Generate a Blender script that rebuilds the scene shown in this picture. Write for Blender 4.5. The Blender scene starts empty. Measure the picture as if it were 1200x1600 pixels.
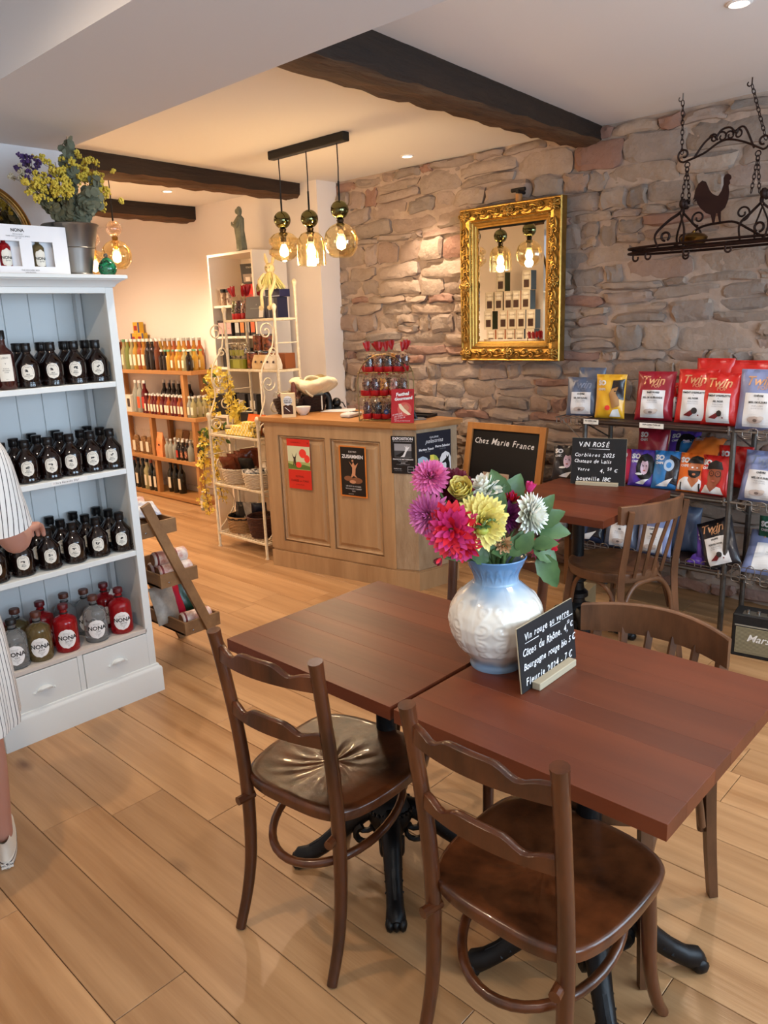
import bpy, math, random
import numpy as np
from mathutils import Vector, Matrix
rnd = random.Random(7)
R = math.radians
S = bpy.context.scene
COL = S.collection
ZC = 2.62      # ceiling height
XW = 4.30      # stone wall plane
# ---------------------------------------------------------------- camera
cd = bpy.data.cameras.new('camera'); cam = bpy.data.objects.new('camera', cd); COL.objects.link(cam)
cd.sensor_fit = 'HORIZONTAL'; cd.sensor_width = 36.0; cd.lens = 36.0 * 1200.0 / 1200.0; cd.clip_start = .05
_y, _p, _r = R(46.4426), R(13.9648), R(2.13835)
_f = Vector((math.sin(_y) * math.cos(_p), math.cos(_y) * math.cos(_p), -math.sin(_p)))
_rt = Vector((math.cos(_y), -math.sin(_y), 0)); _dn = _f.cross(_rt)
_x = _rt * math.cos(_r) + _dn * math.sin(_r); _d = _dn * math.cos(_r) - _rt * math.sin(_r)
m = Matrix((_x, -_d, -_f)).transposed().to_4x4(); m.translation = (0, 0, 1.6)
cam.matrix_world = m; S.camera = cam
# ---------------------------------------------------------------- view, world, lights
S.view_settings.view_transform = 'Standard'; S.view_settings.look = 'None'
S.view_settings.exposure = 0.16; S.view_settings.gamma = 1.0; S.view_settings.use_curve_mapping = False
try:
    S.cycles.use_denoising = True; S.cycles.max_bounces = 8; S.cycles.transparent_max_bounces = 16
    S.cycles.sample_clamp_indirect = 6.0; S.cycles.caustics_reflective = False; S.cycles.caustics_refractive = False
except Exception:
    pass
w = bpy.data.worlds.new('overcast_sky'); S.world = w; w.use_nodes = True
bg = w.node_tree.nodes['Background']; bg.inputs[0].default_value = (.63, .81, 1.0, 1); bg.inputs[1].default_value = 10.0
def area(name, loc, rot, sx, sy, power, col, portal=False):
    l = bpy.data.lights.new(name, 'AREA'); l.shape = 'RECTANGLE'; l.size = sx; l.size_y = sy; l.energy = power; l.color = col
    o = bpy.data.objects.new(name, l); o.location = loc; o.rotation_euler = rot; COL.objects.link(o)
    if portal: l.cycles.is_portal = True
    return o
# daylight enters through the two shop windows in the wall behind the camera (portals guide the sampling)
WINS = [(-.55, .95, .85, 2.40), (1.45, 3.75, .85, 2.40)]
for x0, x1, z0, z1 in WINS:
    area('window_portal', ((x0 + x1) / 2, -1.58, (z0 + z1) / 2), (R(90), 0, 0), x1 - x0, z1 - z0, 1, (1, 1, 1), True)
WARM = (1.0, .75, .52)
SPOTS = [(4.02, 3.50, 78), (3.48, 5.46, 95), (3.05, 1.12, 62), (2.1, 2.75, 55), (2.1, 4.15, 70), (2.3, 6.3, 130), (2.45, .25, 50), (.42, 1.85, 60), (.3, .2, 26), (2.62, 6.75, 130)]  # later entries are unseen spots, added to light walls, soffit and tables
# ---------------------------------------------------------------- materials
def lin(h):
    h = h.lstrip('#'); o = []
    for i in (0, 2, 4):
        c = int(h[i:i + 2], 16) / 255.; o.append(c / 12.92 if c <= .04045 else ((c + .055) / 1.055) ** 2.4)
    return (*o, 1.0)
MATS = {}
def mat(name, col, rough=.5, metal=0., spec=.5, col2=None, nscale=8., namt=.5, stretch=(1, 1, 1), bump=0., bscale=60., trans=0., ior=1.45,
        emit=None, estr=0., coat=0., sss=0., orand=0., contrast=0.):
    if name in MATS: return MATS[name]
    M = bpy.data.materials.new(name); M.use_nodes = True; nt = M.node_tree; N = nt.nodes; L = nt.links; b = N['Principled BSDF']
    b.inputs['Base Color'].default_value = lin(col); b.inputs['Roughness'].default_value = rough; b.inputs['Metallic'].default_value = metal
    b.inputs['Specular IOR Level'].default_value = spec; b.inputs['Transmission Weight'].default_value = trans; b.inputs['IOR'].default_value = ior
    b.inputs['Coat Weight'].default_value = coat
    if sss: b.inputs['Subsurface Weight'].default_value = sss; b.inputs['Subsurface Radius'].default_value = (.02, .008, .004)
    if emit: b.inputs['Emission Color'].default_value = lin(emit); b.inputs['Emission Strength'].default_value = estr
    if col2 or bump or orand:
        tc = N.new('ShaderNodeTexCoord'); mp = N.new('ShaderNodeMapping'); mp.inputs['Scale'].default_value = stretch
        oi = N.new('ShaderNodeObjectInfo')
        ad = N.new('ShaderNodeVectorMath'); ad.operation = 'ADD'
        sc = N.new('ShaderNodeVectorMath'); sc.operation = 'SCALE'; sc.inputs[0].default_value = (37., 91., 53.)
        L.new(oi.outputs['Random'], sc.inputs['Scale']); L.new(tc.outputs['Object'], ad.inputs[0]); L.new(sc.outputs[0], ad.inputs[1]); L.new(ad.outputs[0], mp.inputs[0])
    if col2:
        n = N.new('ShaderNodeTexNoise'); n.inputs['Scale'].default_value = nscale; n.inputs['Detail'].default_value = 5; n.inputs['Roughness'].default_value = .62
        L.new(mp.outputs[0], n.inputs['Vector'])
        r = N.new('ShaderNodeValToRGB'); r.color_ramp.elements[0].position = max(0, .5 - namt / 2); r.color_ramp.elements[1].position = min(1, .5 + namt / 2)
        r.color_ramp.elements[0].color = lin(col); r.color_ramp.elements[1].color = lin(col2)
        L.new(n.outputs['Fac'], r.inputs[0]); src = r.outputs[0]
        if orand:
            hs = N.new('ShaderNodeHueSaturation'); mr = N.new('ShaderNodeMapRange'); mr.inputs[3].default_value = 1 - orand; mr.inputs[4].default_value = 1 + orand
            L.new(oi.outputs['Random'], mr.inputs[0]); L.new(mr.outputs[0], hs.inputs['Value']); L.new(src, hs.inputs['Color']); src = hs.outputs[0]
        L.new(src, b.inputs['Base Color'])
    if bump:
        n2 = N.new('ShaderNodeTexNoise'); n2.inputs['Scale'].default_value = bscale; n2.inputs['Detail'].default_value = 6
        L.new(mp.outputs[0], n2.inputs['Vector']); bp = N.new('ShaderNodeBump'); bp.inputs['Strength'].default_value = bump; bp.inputs['Distance'].default_value = .01
        L.new(n2.outputs['Fac'], bp.inputs['Height']); L.new(bp.outputs[0], b.inputs['Normal'])
    MATS[name] = M; return M
def film(name, col, rough=.08, gloss=.12, col_g=(1, 1, 1, 1)):
    """thin clear or tinted sheet: transparent with a glossy coat, for thin glass and cellophane"""
    if name in MATS: return MATS[name]
    M = bpy.data.materials.new(name); M.use_nodes = True; nt = M.node_tree; N = nt.nodes; L = nt.links
    N.remove(N['Principled BSDF']); out = N['Material Output']
    t = N.new('ShaderNodeBsdfTransparent'); t.inputs[0].default_value = lin(col)
    g = N.new('ShaderNodeBsdfGlossy'); g.inputs[0].default_value = col_g; g.inputs[1].default_value = rough
    f = N.new('ShaderNodeLayerWeight'); f.inputs[0].default_value = .35
    mr = N.new('ShaderNodeMapRange'); mr.inputs[3].default_value = gloss * .5; mr.inputs[4].default_value = min(1, gloss * 4)
    x = N.new('ShaderNodeMixShader'); L.new(f.outputs['Facing'], mr.inputs[0]); L.new(mr.outputs[0], x.inputs[0]); L.new(t.outputs[0], x.inputs[1]); L.new(g.outputs[0], x.inputs[2])
    L.new(x.outputs[0], out.inputs[0]); MATS[name] = M; return M
def glow(name, col, s):
    if name in MATS: return MATS[name]
    M = bpy.data.materials.new(name); M.use_nodes = True; nt = M.node_tree; N = nt.nodes
    N.remove(N['Principled BSDF']); e = N.new('ShaderNodeEmission'); e.inputs[0].default_value = lin(col); e.inputs[1].default_value = s
    nt.links.new(e.outputs[0], N['Material Output'].inputs[0]); MATS[name] = M; return M
# ---------------------------------------------------------------- mesh builder
class MB:
    def __init__(s): s.v = []; s.f = []; s.m = []
    def add(s, v, f, m=0):
        o = len(s.v); s.v.extend([tuple(map(float, p)) for p in v]); s.f.extend([tuple(i + o for i in q) for q in f]); s.m.extend([m] * len(f)); return s
    def box(s, c, d, m=0, rz=0., ch=0., M=None):
        x, y, z = d[0] / 2., d[1] / 2., d[2] / 2.; ch = min(ch, x * .9, y * .9, z * .9)
        cr, sr = math.cos(rz), math.sin(rz)
        def T(p):
            q = (c[0] + p[0] * cr - p[1] * sr, c[1] + p[0] * sr + p[1] * cr, c[2] + p[2]); return tuple(M @ Vector(q)) if M else q
        sg = [(a, b, e) for a in (-1, 1) for b in (-1, 1) for e in (-1, 1)]
        if ch <= 0: V = [(a * x, b * y, e * z) for a, b, e in sg]; F = [(0, 1, 3, 2), (4, 6, 7, 5), (0, 4, 5, 1), (2, 3, 7, 6), (0, 2, 6, 4), (1, 5, 7, 3)]
        else:
            V = []; F = []
            for a, b, e in sg: V += [(a * x, b * (y - ch), e * (z - ch)), (a * (x - ch), b * y, e * (z - ch)), (a * (x - ch), b * (y - ch), e * z)]
            for ax, Q in ((0, ((0, 1, 3, 2), (4, 6, 7, 5))), (1, ((0, 4, 5, 1), (2, 3, 7, 6))), (2, ((0, 2, 6, 4), (1, 5, 7, 3)))):
                for q in Q: F.append(tuple(i * 3 + ax for i in q))
            for i in range(8):
                for bit, ax in ((4, 0), (2, 1), (1, 2)):
                    if not i & bit: o = [q for q in (0, 1, 2) if q != ax]; j = i | bit; F.append((i * 3 + o[0], j * 3 + o[0], j * 3 + o[1], i * 3 + o[1]))
                F.append((i * 3, i * 3 + 1, i * 3 + 2))
        G = []
        for q in F:
            A, B, D = (Vector(V[k]) for k in q[:3]); cen = sum((Vector(V[k]) for k in q), Vector()) / len(q)
            G.append(q if (B - A).cross(D - A).dot(cen) > 0 else q[::-1])
        return s.add([T(p) for p in V], G, m)
    def tube(s, P, r, m=0, n=8, closed=False, flat=1., up=None):
        P = [Vector(p) for p in P]; k = len(P); rs = r if isinstance(r, (list, tuple)) else [r] * k
        V = []; ref = None
        for i in range(k):
            t = (P[(i + 1) % k] - P[i - 1]) if closed else (P[min(i + 1, k - 1)] - P[max(i - 1, 0)])
            if t.length < 1e-9: t = Vector((0, 0, 1))
            t.normalize()
            if up is not None: a = Vector(up) - t * Vector(up).dot(t)
            elif ref is None:
                a = Vector((0, 0, 1)) if abs(t.z) < .9 else Vector((1, 0, 0)); a = a - t * a.dot(t)
            else: a = ref - t * ref.dot(t)
            if a.length < 1e-6: a = Vector((1, 0, 0)) - t * t.x
            a.normalize(); ref = a; b = t.cross(a)
            for j in range(n):
                an = 2 * math.pi * (j + .5) / n; V.append(P[i] + a * (math.cos(an) * rs[i]) + b * (math.sin(an) * rs[i] * flat))
        F = []
        for i in range(k if closed else k - 1):
            for j in range(n):
                a0 = i * n + j; a1 = i * n + (j + 1) % n; b0 = ((i + 1) % k) * n + j; b1 = ((i + 1) % k) * n + (j + 1) % n
                F.append((a0, a1, b1, b0))
        if not closed: F.append(tuple(range(n - 1, -1, -1))); F.append(tuple(range((k - 1) * n, k * n)))
        return s.add(V, F, m)
    def lathe(s, prof, n=24, m=0, c=(0, 0, 0), M=None, cap=True):
        V = []; F = []; k = len(prof)
        for r, z in prof:
            for j in range(n):
                a = 2 * math.pi * j / n; p = (c[0] + r * math.cos(a), c[1] + r * math.sin(a), c[2] + z); V.append(tuple(M @ Vector(p)) if M else p)
        for i in range(k - 1):
            for j in range(n): F.append((i * n + j, i * n + (j + 1) % n, (i + 1) * n + (j + 1) % n, (i + 1) * n + j))
        if cap:
            F.append(tuple(range(n - 1, -1, -1))); F.append(tuple(range((k - 1) * n, k * n)))
        return s.add(V, F, m)
    def prism(s, poly, z0, z1, m=0, M=None):
        k = len(poly); V = [(p[0], p[1], z0) for p in poly] + [(p[0], p[1], z1) for p in poly]
        if M: V = [tuple(M @ Vector(p)) for p in V]
        F = [tuple(range(k - 1, -1, -1)), tuple(range(k, 2 * k))] + [(i, (i + 1) % k, k + (i + 1) % k, k + i) for i in range(k)]
        return s.add(V, F, m)
    def flat(s, pts, m=0, M=None):
        V = [tuple(M @ Vector(p)) if M else p for p in pts]; return s.add(V, [tuple(range(len(pts)))], m)
    def grid(s, P, m=0, closed_u=False):
        P = np.asarray(P, float); nu, nv = P.shape[:2]; F = []
        for i in range(nu if closed_u else nu - 1):
            for j in range(nv - 1): F.append((i * nv + j, ((i + 1) % nu) * nv + j, ((i + 1) % nu) * nv + j + 1, i * nv + j + 1))
        return s.add(P.reshape(-1, 3), F, m)
    def ball(s, c, r, m=0, n=12, k=8, sc=(1, 1, 1)):
        pr = [(math.sin(math.pi * i / k), -math.cos(math.pi * i / k)) for i in range(k + 1)]; pr[0] = (.001, -1); pr[-1] = (.001, 1)
        V = []; F = []
        for a, z in pr:
            for j in range(n): t = 2 * math.pi * j / n; V.append((c[0] + r * sc[0] * a * math.cos(t), c[1] + r * sc[1] * a * math.sin(t), c[2] + r * sc[2] * z))
        for i in range(k):
            for j in range(n): F.append((i * n + j, i * n + (j + 1) % n, (i + 1) * n + (j + 1) % n, (i + 1) * n + j))
        return s.add(V, F, m)
    def xf(s, M): s.v = [tuple(M @ Vector(p)) for p in s.v]; return s
    def build(s, name, mats, parent=None, smooth=35, loc=None, rot=None):
        me = bpy.data.meshes.new(name); me.from_pydata(s.v, [], s.f)
        for q in (mats if isinstance(mats, (list, tuple)) else [mats]): me.materials.append(q)
        if len(me.polygons): me.polygons.foreach_set('material_index', s.m)
        if smooth: me.shade_smooth(); me.set_sharp_from_angle(angle=R(smooth))
        me.update()
        o = bpy.data.objects.new(name, me); COL.objects.link(o)
        if parent: o.parent = parent
        if loc is not None: o.location = loc
        if rot is not None: o.rotation_euler = rot
        return o
def tag(o, label=None, cat=None, group=None, kind=None):
    if label: o['label'] = label
    if cat: o['category'] = cat
    if group: o['group'] = group
    if kind: o['kind'] = kind
    return o
def thing(name, label, cat, loc=(0, 0, 0), rz=0., group=None, rot=None):
    o = bpy.data.objects.new(name, None); o.empty_display_size = .05; COL.objects.link(o); o.location = loc
    o.rotation_euler = rot if rot else (0, 0, rz); return tag(o, label, cat, group)
def kids(o): return [c for c in bpy.data.objects if c.parent == o] if False else list(o.children)
def dup(root, loc, rz=0., label=None, group=None, rot=None, scale=None):
    def cp(o, par):
        c = o.copy(); COL.objects.link(c)
        if par: c.parent = par
        for ch in o.children: cp(ch, c)
        return c
    r = cp(root, None); r.location = loc; r.rotation_euler = rot if rot else (0, 0, rz)
    if scale: r.scale = (scale,) * 3 if not isinstance(scale, tuple) else scale
    if label: r['label'] = label
    if group: r['group'] = group
    return r
def inst(o, parent, loc, rot=(0, 0, 0), scale=(1, 1, 1)):
    c = o.copy(); COL.objects.link(c); c.parent = parent; c.location = loc; c.rotation_euler = rot; c.scale = scale; return c
def frame(o, u, v=(0, 0, 1)):
    """local x along u, local y along v, local z out of the surface"""
    u = Vector(u).normalized(); v = Vector(v); n = u.cross(v).normalized(); v = n.cross(u); M = Matrix((u, v, n)).transposed().to_4x4(); M.translation = Vector(o); return M
_TX = {}
def T2(s, size=.02, sh=0., bold=0., sx=1.):
    key = (s, round(sh, 2), bold, sx)
    if key not in _TX:
        cu = bpy.data.curves.new('t', 'FONT'); cu.body = s; cu.size = 1.; cu.shear = sh; cu.offset = bold; cu.align_x = 'CENTER'; cu.align_y = 'CENTER'; cu.resolution_u = 2
        o = bpy.data.objects.new('t', cu); me = bpy.data.meshes.new_from_object(o)
        V = np.array([v.co[:] for v in me.vertices]) if len(me.vertices) else np.zeros((0, 3)); V[:, 0] *= sx
        _TX[key] = (V, [tuple(p.vertices) for p in me.polygons]); bpy.data.objects.remove(o); bpy.data.curves.remove(cu); bpy.data.meshes.remove(me)
    V, F = _TX[key]; return V * size, F
def put(mb, s, x, y, size, fn, m=0, sh=0., bold=0., rot=0., sx=1.):
    """lay lettering s centred at x,y through fn(u,v)->xyz"""
    V, F = T2(s, size, sh, bold, sx); c, q = math.cos(rot), math.sin(rot)
    mb.add([fn(x + p[0] * c - p[1] * q, y + p[0] * q + p[1] * c) for p in V], F, m)
def on(M, d=.0006): return lambda u, v: tuple(M @ Vector((u, v, d)))
def cyl(r, z0=0., d=.0004, face=-math.pi / 2):
    return lambda u, v: ((r + d) * math.cos(face + u / r), (r + d) * math.sin(face + u / r), z0 + v)
def stadium(wd, ht, rr, n=6):
    P = []
    for cx, cy, a0 in ((wd / 2 - rr, ht / 2 - rr, 0), (-wd / 2 + rr, ht / 2 - rr, 90), (-wd / 2 + rr, -ht / 2 + rr, 180), (wd / 2 - rr, -ht / 2 + rr, 270)):
        for i in range(n + 1): a = R(a0 + 90. * i / n); P.append((cx + rr * math.cos(a), cy + rr * math.sin(a)))
    return P
def ellipse(a, b, n=24): return [(a * math.cos(2 * math.pi * i / n), b * math.sin(2 * math.pi * i / n)) for i in range(n)]
def patch(mb, poly, fn, m=0, ny=10, nx=8, dx=0., dy=0.):
    """fill a convex 2d outline with a grid so that it can follow a curved surface"""
    P = np.array(poly); ys = np.linspace(P[:, 1].min(), P[:, 1].max(), ny); rows = []
    for y in ys:
        xs = []
        for i in range(len(P)):
            a, b = P[i], P[(i + 1) % len(P)]
            if abs(b[1] - a[1]) < 1e-9:
                if abs(a[1] - y) < 1e-9: xs += [a[0], b[0]]
            elif min(a[1], b[1]) - 1e-9 <= y <= max(a[1], b[1]) + 1e-9: xs.append(a[0] + (b[0] - a[0]) * (y - a[1]) / (b[1] - a[1]))
        x0, x1 = min(xs), max(xs); rows.append([fn(x0 + (x1 - x0) * t + dx, y + dy) for t in np.linspace(0, 1, nx)])
    P = np.array(rows); mb.grid(np.transpose(P, (1, 0, 2)), m)
ORD = ['first', 'second', 'third', 'fourth', 'fifth', 'sixth', 'seventh', 'eighth', 'ninth', 'tenth', 'eleventh', 'twelfth', 'thirteenth', 'fourteenth']
# ================================================================ STRUCTURE
m_wall = mat('cream_plaster', '#e9dfd6', .9, bump=.06, bscale=12); m_ceil = mat('white_ceiling_paint', '#e6e2de', .95, bump=.04, bscale=10)
m_soff = mat('pale_grey_paint', '#d3d2d3', .95); m_mortar = mat('pinkish_lime_mortar', '#a48f80', .95, col2='#bda999', nscale=9, namt=.5, bump=.6, bscale=40)
def wood(name, a, b, ax=1, rough=.45, ns=6., st=.06, bump=.15, orand=0., namt=.5, coat=0.):
    sc = [1., 1., 1.]; sc[ax] = st; return mat(name, a, rough, col2=b, nscale=ns, namt=namt, stretch=tuple(sc), bump=bump, bscale=ns * 6, orand=orand, coat=coat)
def struct(name, mb, mats, smooth=35, parent=None):
    o = mb.build(name, mats, parent, smooth)
    if not parent: o['kind'] = 'structure'
    return o
# --- floor: oak boards, each its own piece with an eased edge
def plank_mat():
    M = wood('oak_floorboard', '#845a33', '#c49b6f', 1, .36, 13., .05, .14, .10, .62); nt = M.node_tree; N = nt.nodes; L = nt.links; b = N['Principled BSDF']
    mp = [n for n in N if n.type == 'MAPPING'][0]
    v = N.new('ShaderNodeTexVoronoi'); v.inputs['Scale'].default_value = 3.1; mp2 = N.new('ShaderNodeMapping'); mp2.inputs['Scale'].default_value = (1, .45, 1)
    ad = [n for n in N if n.type == 'VECT_MATH' and n.operation == 'ADD'][0]; L.new(ad.outputs[0], mp2.inputs[0]); L.new(mp2.outputs[0], v.inputs['Vector'])
    rr = N.new('ShaderNodeValToRGB'); rr.color_ramp.elements[0].position = .02; rr.color_ramp.elements[0].color = (.22, .12, .07, 1); rr.color_ramp.elements[1].position = .10; rr.color_ramp.elements[1].color = (1, 1, 1, 1)
    L.new(v.outputs['Distance'], rr.inputs[0]); mx = N.new('ShaderNodeMix'); mx.data_type = 'RGBA'; mx.blend_type = 'MULTIPLY'; mx.inputs[0].default_value = .75
    src = b.inputs['Base Color'].links[0].from_socket; L.new(src, mx.inputs[6]); L.new(rr.outputs[0], mx.inputs[7]); L.new(mx.outputs[2], b.inputs['Base Color']); return M
m_plank = plank_mat()
fb = MB().box((1.75, 3.3, -.03), (5.6, 10., .04)); floor = struct('floor', fb, mat('dark_underlay', '#3a2416', .9))
PW, PL = .197, 1.38
pl0 = MB().box((0, 0, 0), (PW - .0022, PL - .002, .012), ch=.0012).build('plank', m_plank, floor, None)
offs = {0: 1.526, 1: 2.377, 2: .9, 3: 2.0, 9: .762}; first = True
for i in range(-8, 19):
    x = .605 + PW * (i + .5); o0 = offs.get(i, rnd.uniform(0, PL)); j0 = math.floor((-1.5 - o0) / PL)
    for j in range(j0, 8):
        y0 = o0 + j * PL
        if y0 > 7.6 or y0 + PL < -1.4 or x > 4.4: continue
        if (x < 1.3 and y0 > 3.6): continue
        if first: pl0.location = (x, y0 + PL / 2, -.004); first = False
        else: inst(pl0, floor, (x, y0 + PL / 2, -.004))
# --- walls
struct('wall_right', MB().box((XW + .10, 1.5, ZC / 2), (.15, 6.3, ZC)).grid(np.array([[(XW + .024 - rnd.uniform(0, .020), .7 + .055 * i, .0 + ZC * j / 60.) for j in range(61)] for i in range(69)])), m_mortar, 60); wall_right = bpy.data.objects['wall_right']
wb = MB(); wb.box((4.20, 6.2, ZC / 2), (.2, 3.48, ZC)); struct('wall_back_right', wb, m_wall, 0)
struct('wall_far', MB().box((2.7, 8.0, ZC / 2), (3.2, .12, ZC)), m_wall, 0)
struct('wall_back_left', MB().box((1.20, 5.75, ZC / 2), (.12, 4.45, ZC)), m_wall, 0)
struct('wall_left_stub', MB().box((.40, 3.50, ZC / 2), (2.66, .10, ZC)), mat('white_plaster', '#e3e1e2', .9), 0)
struct('wall_left', MB().box((-.97, .9, ZC / 2), (.12, 5.3, ZC)), m_wall, 0)
fw = MB(); xs = [-1.0, *[q for W in WINS for q in W[:2]], XW + .02]
for i in range(0, 6, 2): fw.box(((xs[i] + xs[i + 1]) / 2, -1.62, ZC / 2), (xs[i + 1] - xs[i], .14, ZC))
for x0, x1, z0, z1 in WINS:
    fw.box(((x0 + x1) / 2, -1.62, z0 / 2), (x1 - x0, .14, z0)); fw.box(((x0 + x1) / 2, -1.62, (z1 + ZC) / 2), (x1 - x0, .14, ZC - z1))
struct('wall_front', fw, m_wall, 0)
for k, (x0, x1, z0, z1) in enumerate(WINS):
    wbm = MB()
    for z in (z0 + .02, z1 - .02): wbm.box(((x0 + x1) / 2, -1.62, z), (x1 - x0, .08, .04))
    for x in (x0 + .02, (x0 + x1) / 2, x1 - .02): wbm.box((x, -1.62, (z0 + z1) / 2), (.04, .08, z1 - z0 - .08))
    wn = struct('window_%d' % (k + 1), wbm, mat('dark_window_frame', '#3b3a38', .5), 0)
    MB().box(((x0 + x1) / 2, -1.62, (z0 + z1) / 2), (x1 - x0 - .08, .006, z1 - z0 - .08)).build('pane', film('window_glass', '#ffffff', .02, .05), wn, 0)
struct('ceiling', MB().box((1.75, 3.2, ZC + .06), (5.7, 10., .12)), m_ceil, 0)
struct('trim_1', MB().box((1.403, .92, (2.36 + ZC) / 2), (.57, 5.06, ZC - 2.36)), m_soff, 0)       # dropped soffit
for k, (a, b) in enumerate((((4.09, 4.47), (4.09, 7.9)), ((1.27, 3.56), (1.27, 7.9)))):
    q = MB().box(((a[0] + b[0]) / 2, (a[1] + b[1]) / 2, .05), (.015, b[1] - a[1], .10)); struct('baseboard_' + ('right', 'left')[k], q, mat('white_skirting', '#ddd6cf', .6), 0)
# --- dark old beams with rough hewn faces
m_beam = wood('old_dark_oak_beam', '#140b07', '#33200f', 0, .75, 10., .12, .9); m_beam2 = wood('hewn_brown_beam_underside', '#2a180c', '#6b4a2c', 0, .85, 14., .10, 1.)
def beam(x0, x1, ya, yb, zb0, zb1, wd, label, seed):
    q = random.Random(seed); n = 40; P = []; top = ZC + .01
    for i in range(n + 1):
        t = i / n; x = x0 + (x1 - x0) * t; y = ya + (yb - ya) * t; zb = zb0 + (zb1 - zb0) * t; j = lambda a: q.uniform(-a, a)
        P.append([(x, y, top), (x, y + j(.006), (top + zb) / 2 + .02), (x, y + .004 + j(.006), zb + .018 + j(.006)), (x, y + .03 + j(.008), zb + j(.007)), (x, y + wd * .4, zb + j(.009)), (x, y + wd * .7, zb + j(.009)),
                  (x, y + wd - .03 + j(.008), zb + j(.008)), (x, y + wd + j(.007), zb + .02 + j(.006)), (x, y + wd, top)])
    mb = MB(); mb.grid(np.array(P)[:, ::-1])
    for k, f in enumerate(mb.f):
        if (f[0] % 9) in (2, 3, 4, 5): mb.m[k] = 1
    mb.f.append(tuple(range(0, 9))); mb.m.append(0); mb.f.append(tuple(range(n * 9, n * 9 + 9))[::-1]); mb.m.append(0)
    return tag(mb.build('ceiling_beam', [m_beam, m_beam2], None, 50), label, 'beam', None)
beam(1.66, 4.38, 2.075, 2.30, 2.45, 2.53, .19, 'thick dark hewn oak beam from the white soffit to the stone wall', 1)
beam(1.2, 4.12, 4.42, 4.64, 2.49, 2.52, .20, 'long dark beam in the back room, behind the three pendant shades', 2)
beam(1.2, 4.12, 6.00, 6.02, 2.50, 2.50, .19, 'farthest dark ceiling beam, above the globe pendants', 3)
# --- rubble stone wall: every stone its own piece, uneven and proud of the mortar
def stone_mat(name, cols, rough=.95):
    M = mat(name, cols[0], rough, col2=cols[1], nscale=13, namt=.7, bump=1., bscale=28, orand=.01); nt = M.node_tree; N = nt.nodes; L = nt.links; b = N['Principled BSDF']
    oi = [n for n in N if n.type == 'OBJECT_INFO'][0]; ge = N.new('ShaderNodeNewGeometry'); ad = N.new('ShaderNodeMath'); ad.operation = 'ADD'; L.new(oi.outputs['Random'], ad.inputs[0]); L.new(ge.outputs['Random Per Island'], ad.inputs[1])
    fr = N.new('ShaderNodeMath'); fr.operation = 'FRACT'; L.new(ad.outputs[0], fr.inputs[0]); r = N.new('ShaderNodeValToRGB'); r.color_ramp.interpolation = 'LINEAR'
    while len(r.color_ramp.elements) < len(cols) - 2: r.color_ramp.elements.new(.5)
    for i, c in enumerate(cols[2:]): r.color_ramp.elements[i].position = i / (len(cols) - 3.); r.color_ramp.elements[i].color = lin(c)
    L.new(fr.outputs[0], r.inputs[0]); mx = N.new('ShaderNodeMix'); mx.data_type = 'RGBA'; mx.inputs[0].default_value = .62
    L.new(b.inputs['Base Color'].links[0].from_socket, mx.inputs[6]); L.new(r.outputs[0], mx.inputs[7]); L.new(mx.outputs[2], b.inputs['Base Color']); return M
m_stone = stone_mat('weathered_fieldstone', ['#7d6d62', '#bcaa9b', '#84776d', '#a3907f', '#8d7c70', '#b5a08e', '#77706b', '#a8968a', '#94786a', '#b09a86'])
m_brick = stone_mat('old_red_brick', ['#84665a', '#ab8f80', '#8f6858', '#9c7868', '#88706a'])
def stone_geo(mb, y0, y1, z0, z1, q, prot, m=0):
    """one split rubble face: uneven plan outline, blunt edges, chipped relief on the face"""
    nu, nv = (8, 5); cy, cz = (y0 + y1) / 2, (z0 + z1) / 2; hw, hh = (y1 - y0) / 2, (z1 - z0) / 2; tl = q.uniform(-.10, .10); lean = q.uniform(-.012, .012); leanz = q.uniform(-.010, .014)
    ks = [q.uniform(.90, 1.07) for _ in range(4)]; rows = []; jj = lambda a: q.uniform(-a, a); ph = [q.uniform(0, 6) for _ in range(4)]
    for i in range(nu):
        u = -1 + 2. * i / (nu - 1); row = []
        for j in range(nv):
            v = -1 + 2. * j / (nv - 1); kw = ks[0] + (ks[1] - ks[0]) * (v + 1) / 2; kh = ks[2] + (ks[3] - ks[2]) * (u + 1) / 2; ed = abs(u) == 1 or abs(v) == 1; corner = abs(u) == 1 and abs(v) == 1; sh = .90 if corner else 1.
            uu = math.copysign(abs(u) ** .75, u); vv = math.copysign(abs(v) ** .7, v); yy = cy + uu * hw * kw * sh + jj(.007) + .006 * math.sin(v * 3 + ph[0]); zz = cz + vv * hh * kh * sh + tl * u * hw * .2 + .008 * math.sin(u * 2.6 + ph[1]) * min(1, hh / .04) + jj(.004)
            xx = XW + .028 - prot * (.50 if corner else .72 if ed else 1.0) - (0 if ed else jj(.007) + .004 * math.sin(u * 5 + ph[2]) * math.sin(v * 4 + ph[3])) + lean * u + leanz * v
            row.append((xx, yy, min(zz, ZC - .003)))
        rows.append(row)
    o = len(mb.v); back = [[(XW + .05, p[1], p[2]) for p in r] for r in (rows[0], rows[-1])]; mb.grid(np.array([back[0]] + rows + [back[1]]), m)
    for j in (0, nv - 1):
        o2 = len(mb.v); mb.v += [(XW + .05, r[j][1], r[j][2]) for r in rows]
        for i in range(nu - 1):
            a, b = o + (i + 1) * nv + j, o + (i + 2) * nv + j; f = (a, o2 + i, o2 + i + 1, b); mb.f.append(f if j == 0 else f[::-1]); mb.m.append(m)
rows_ = []; z = .0
while z < ZC - .02:
    h = rnd.choice([.055, .075, .095, .105, .125, .145, .065, .11]); h = min(h, ZC - z); rows_.append((z, h)); z += h
STN = []
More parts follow.
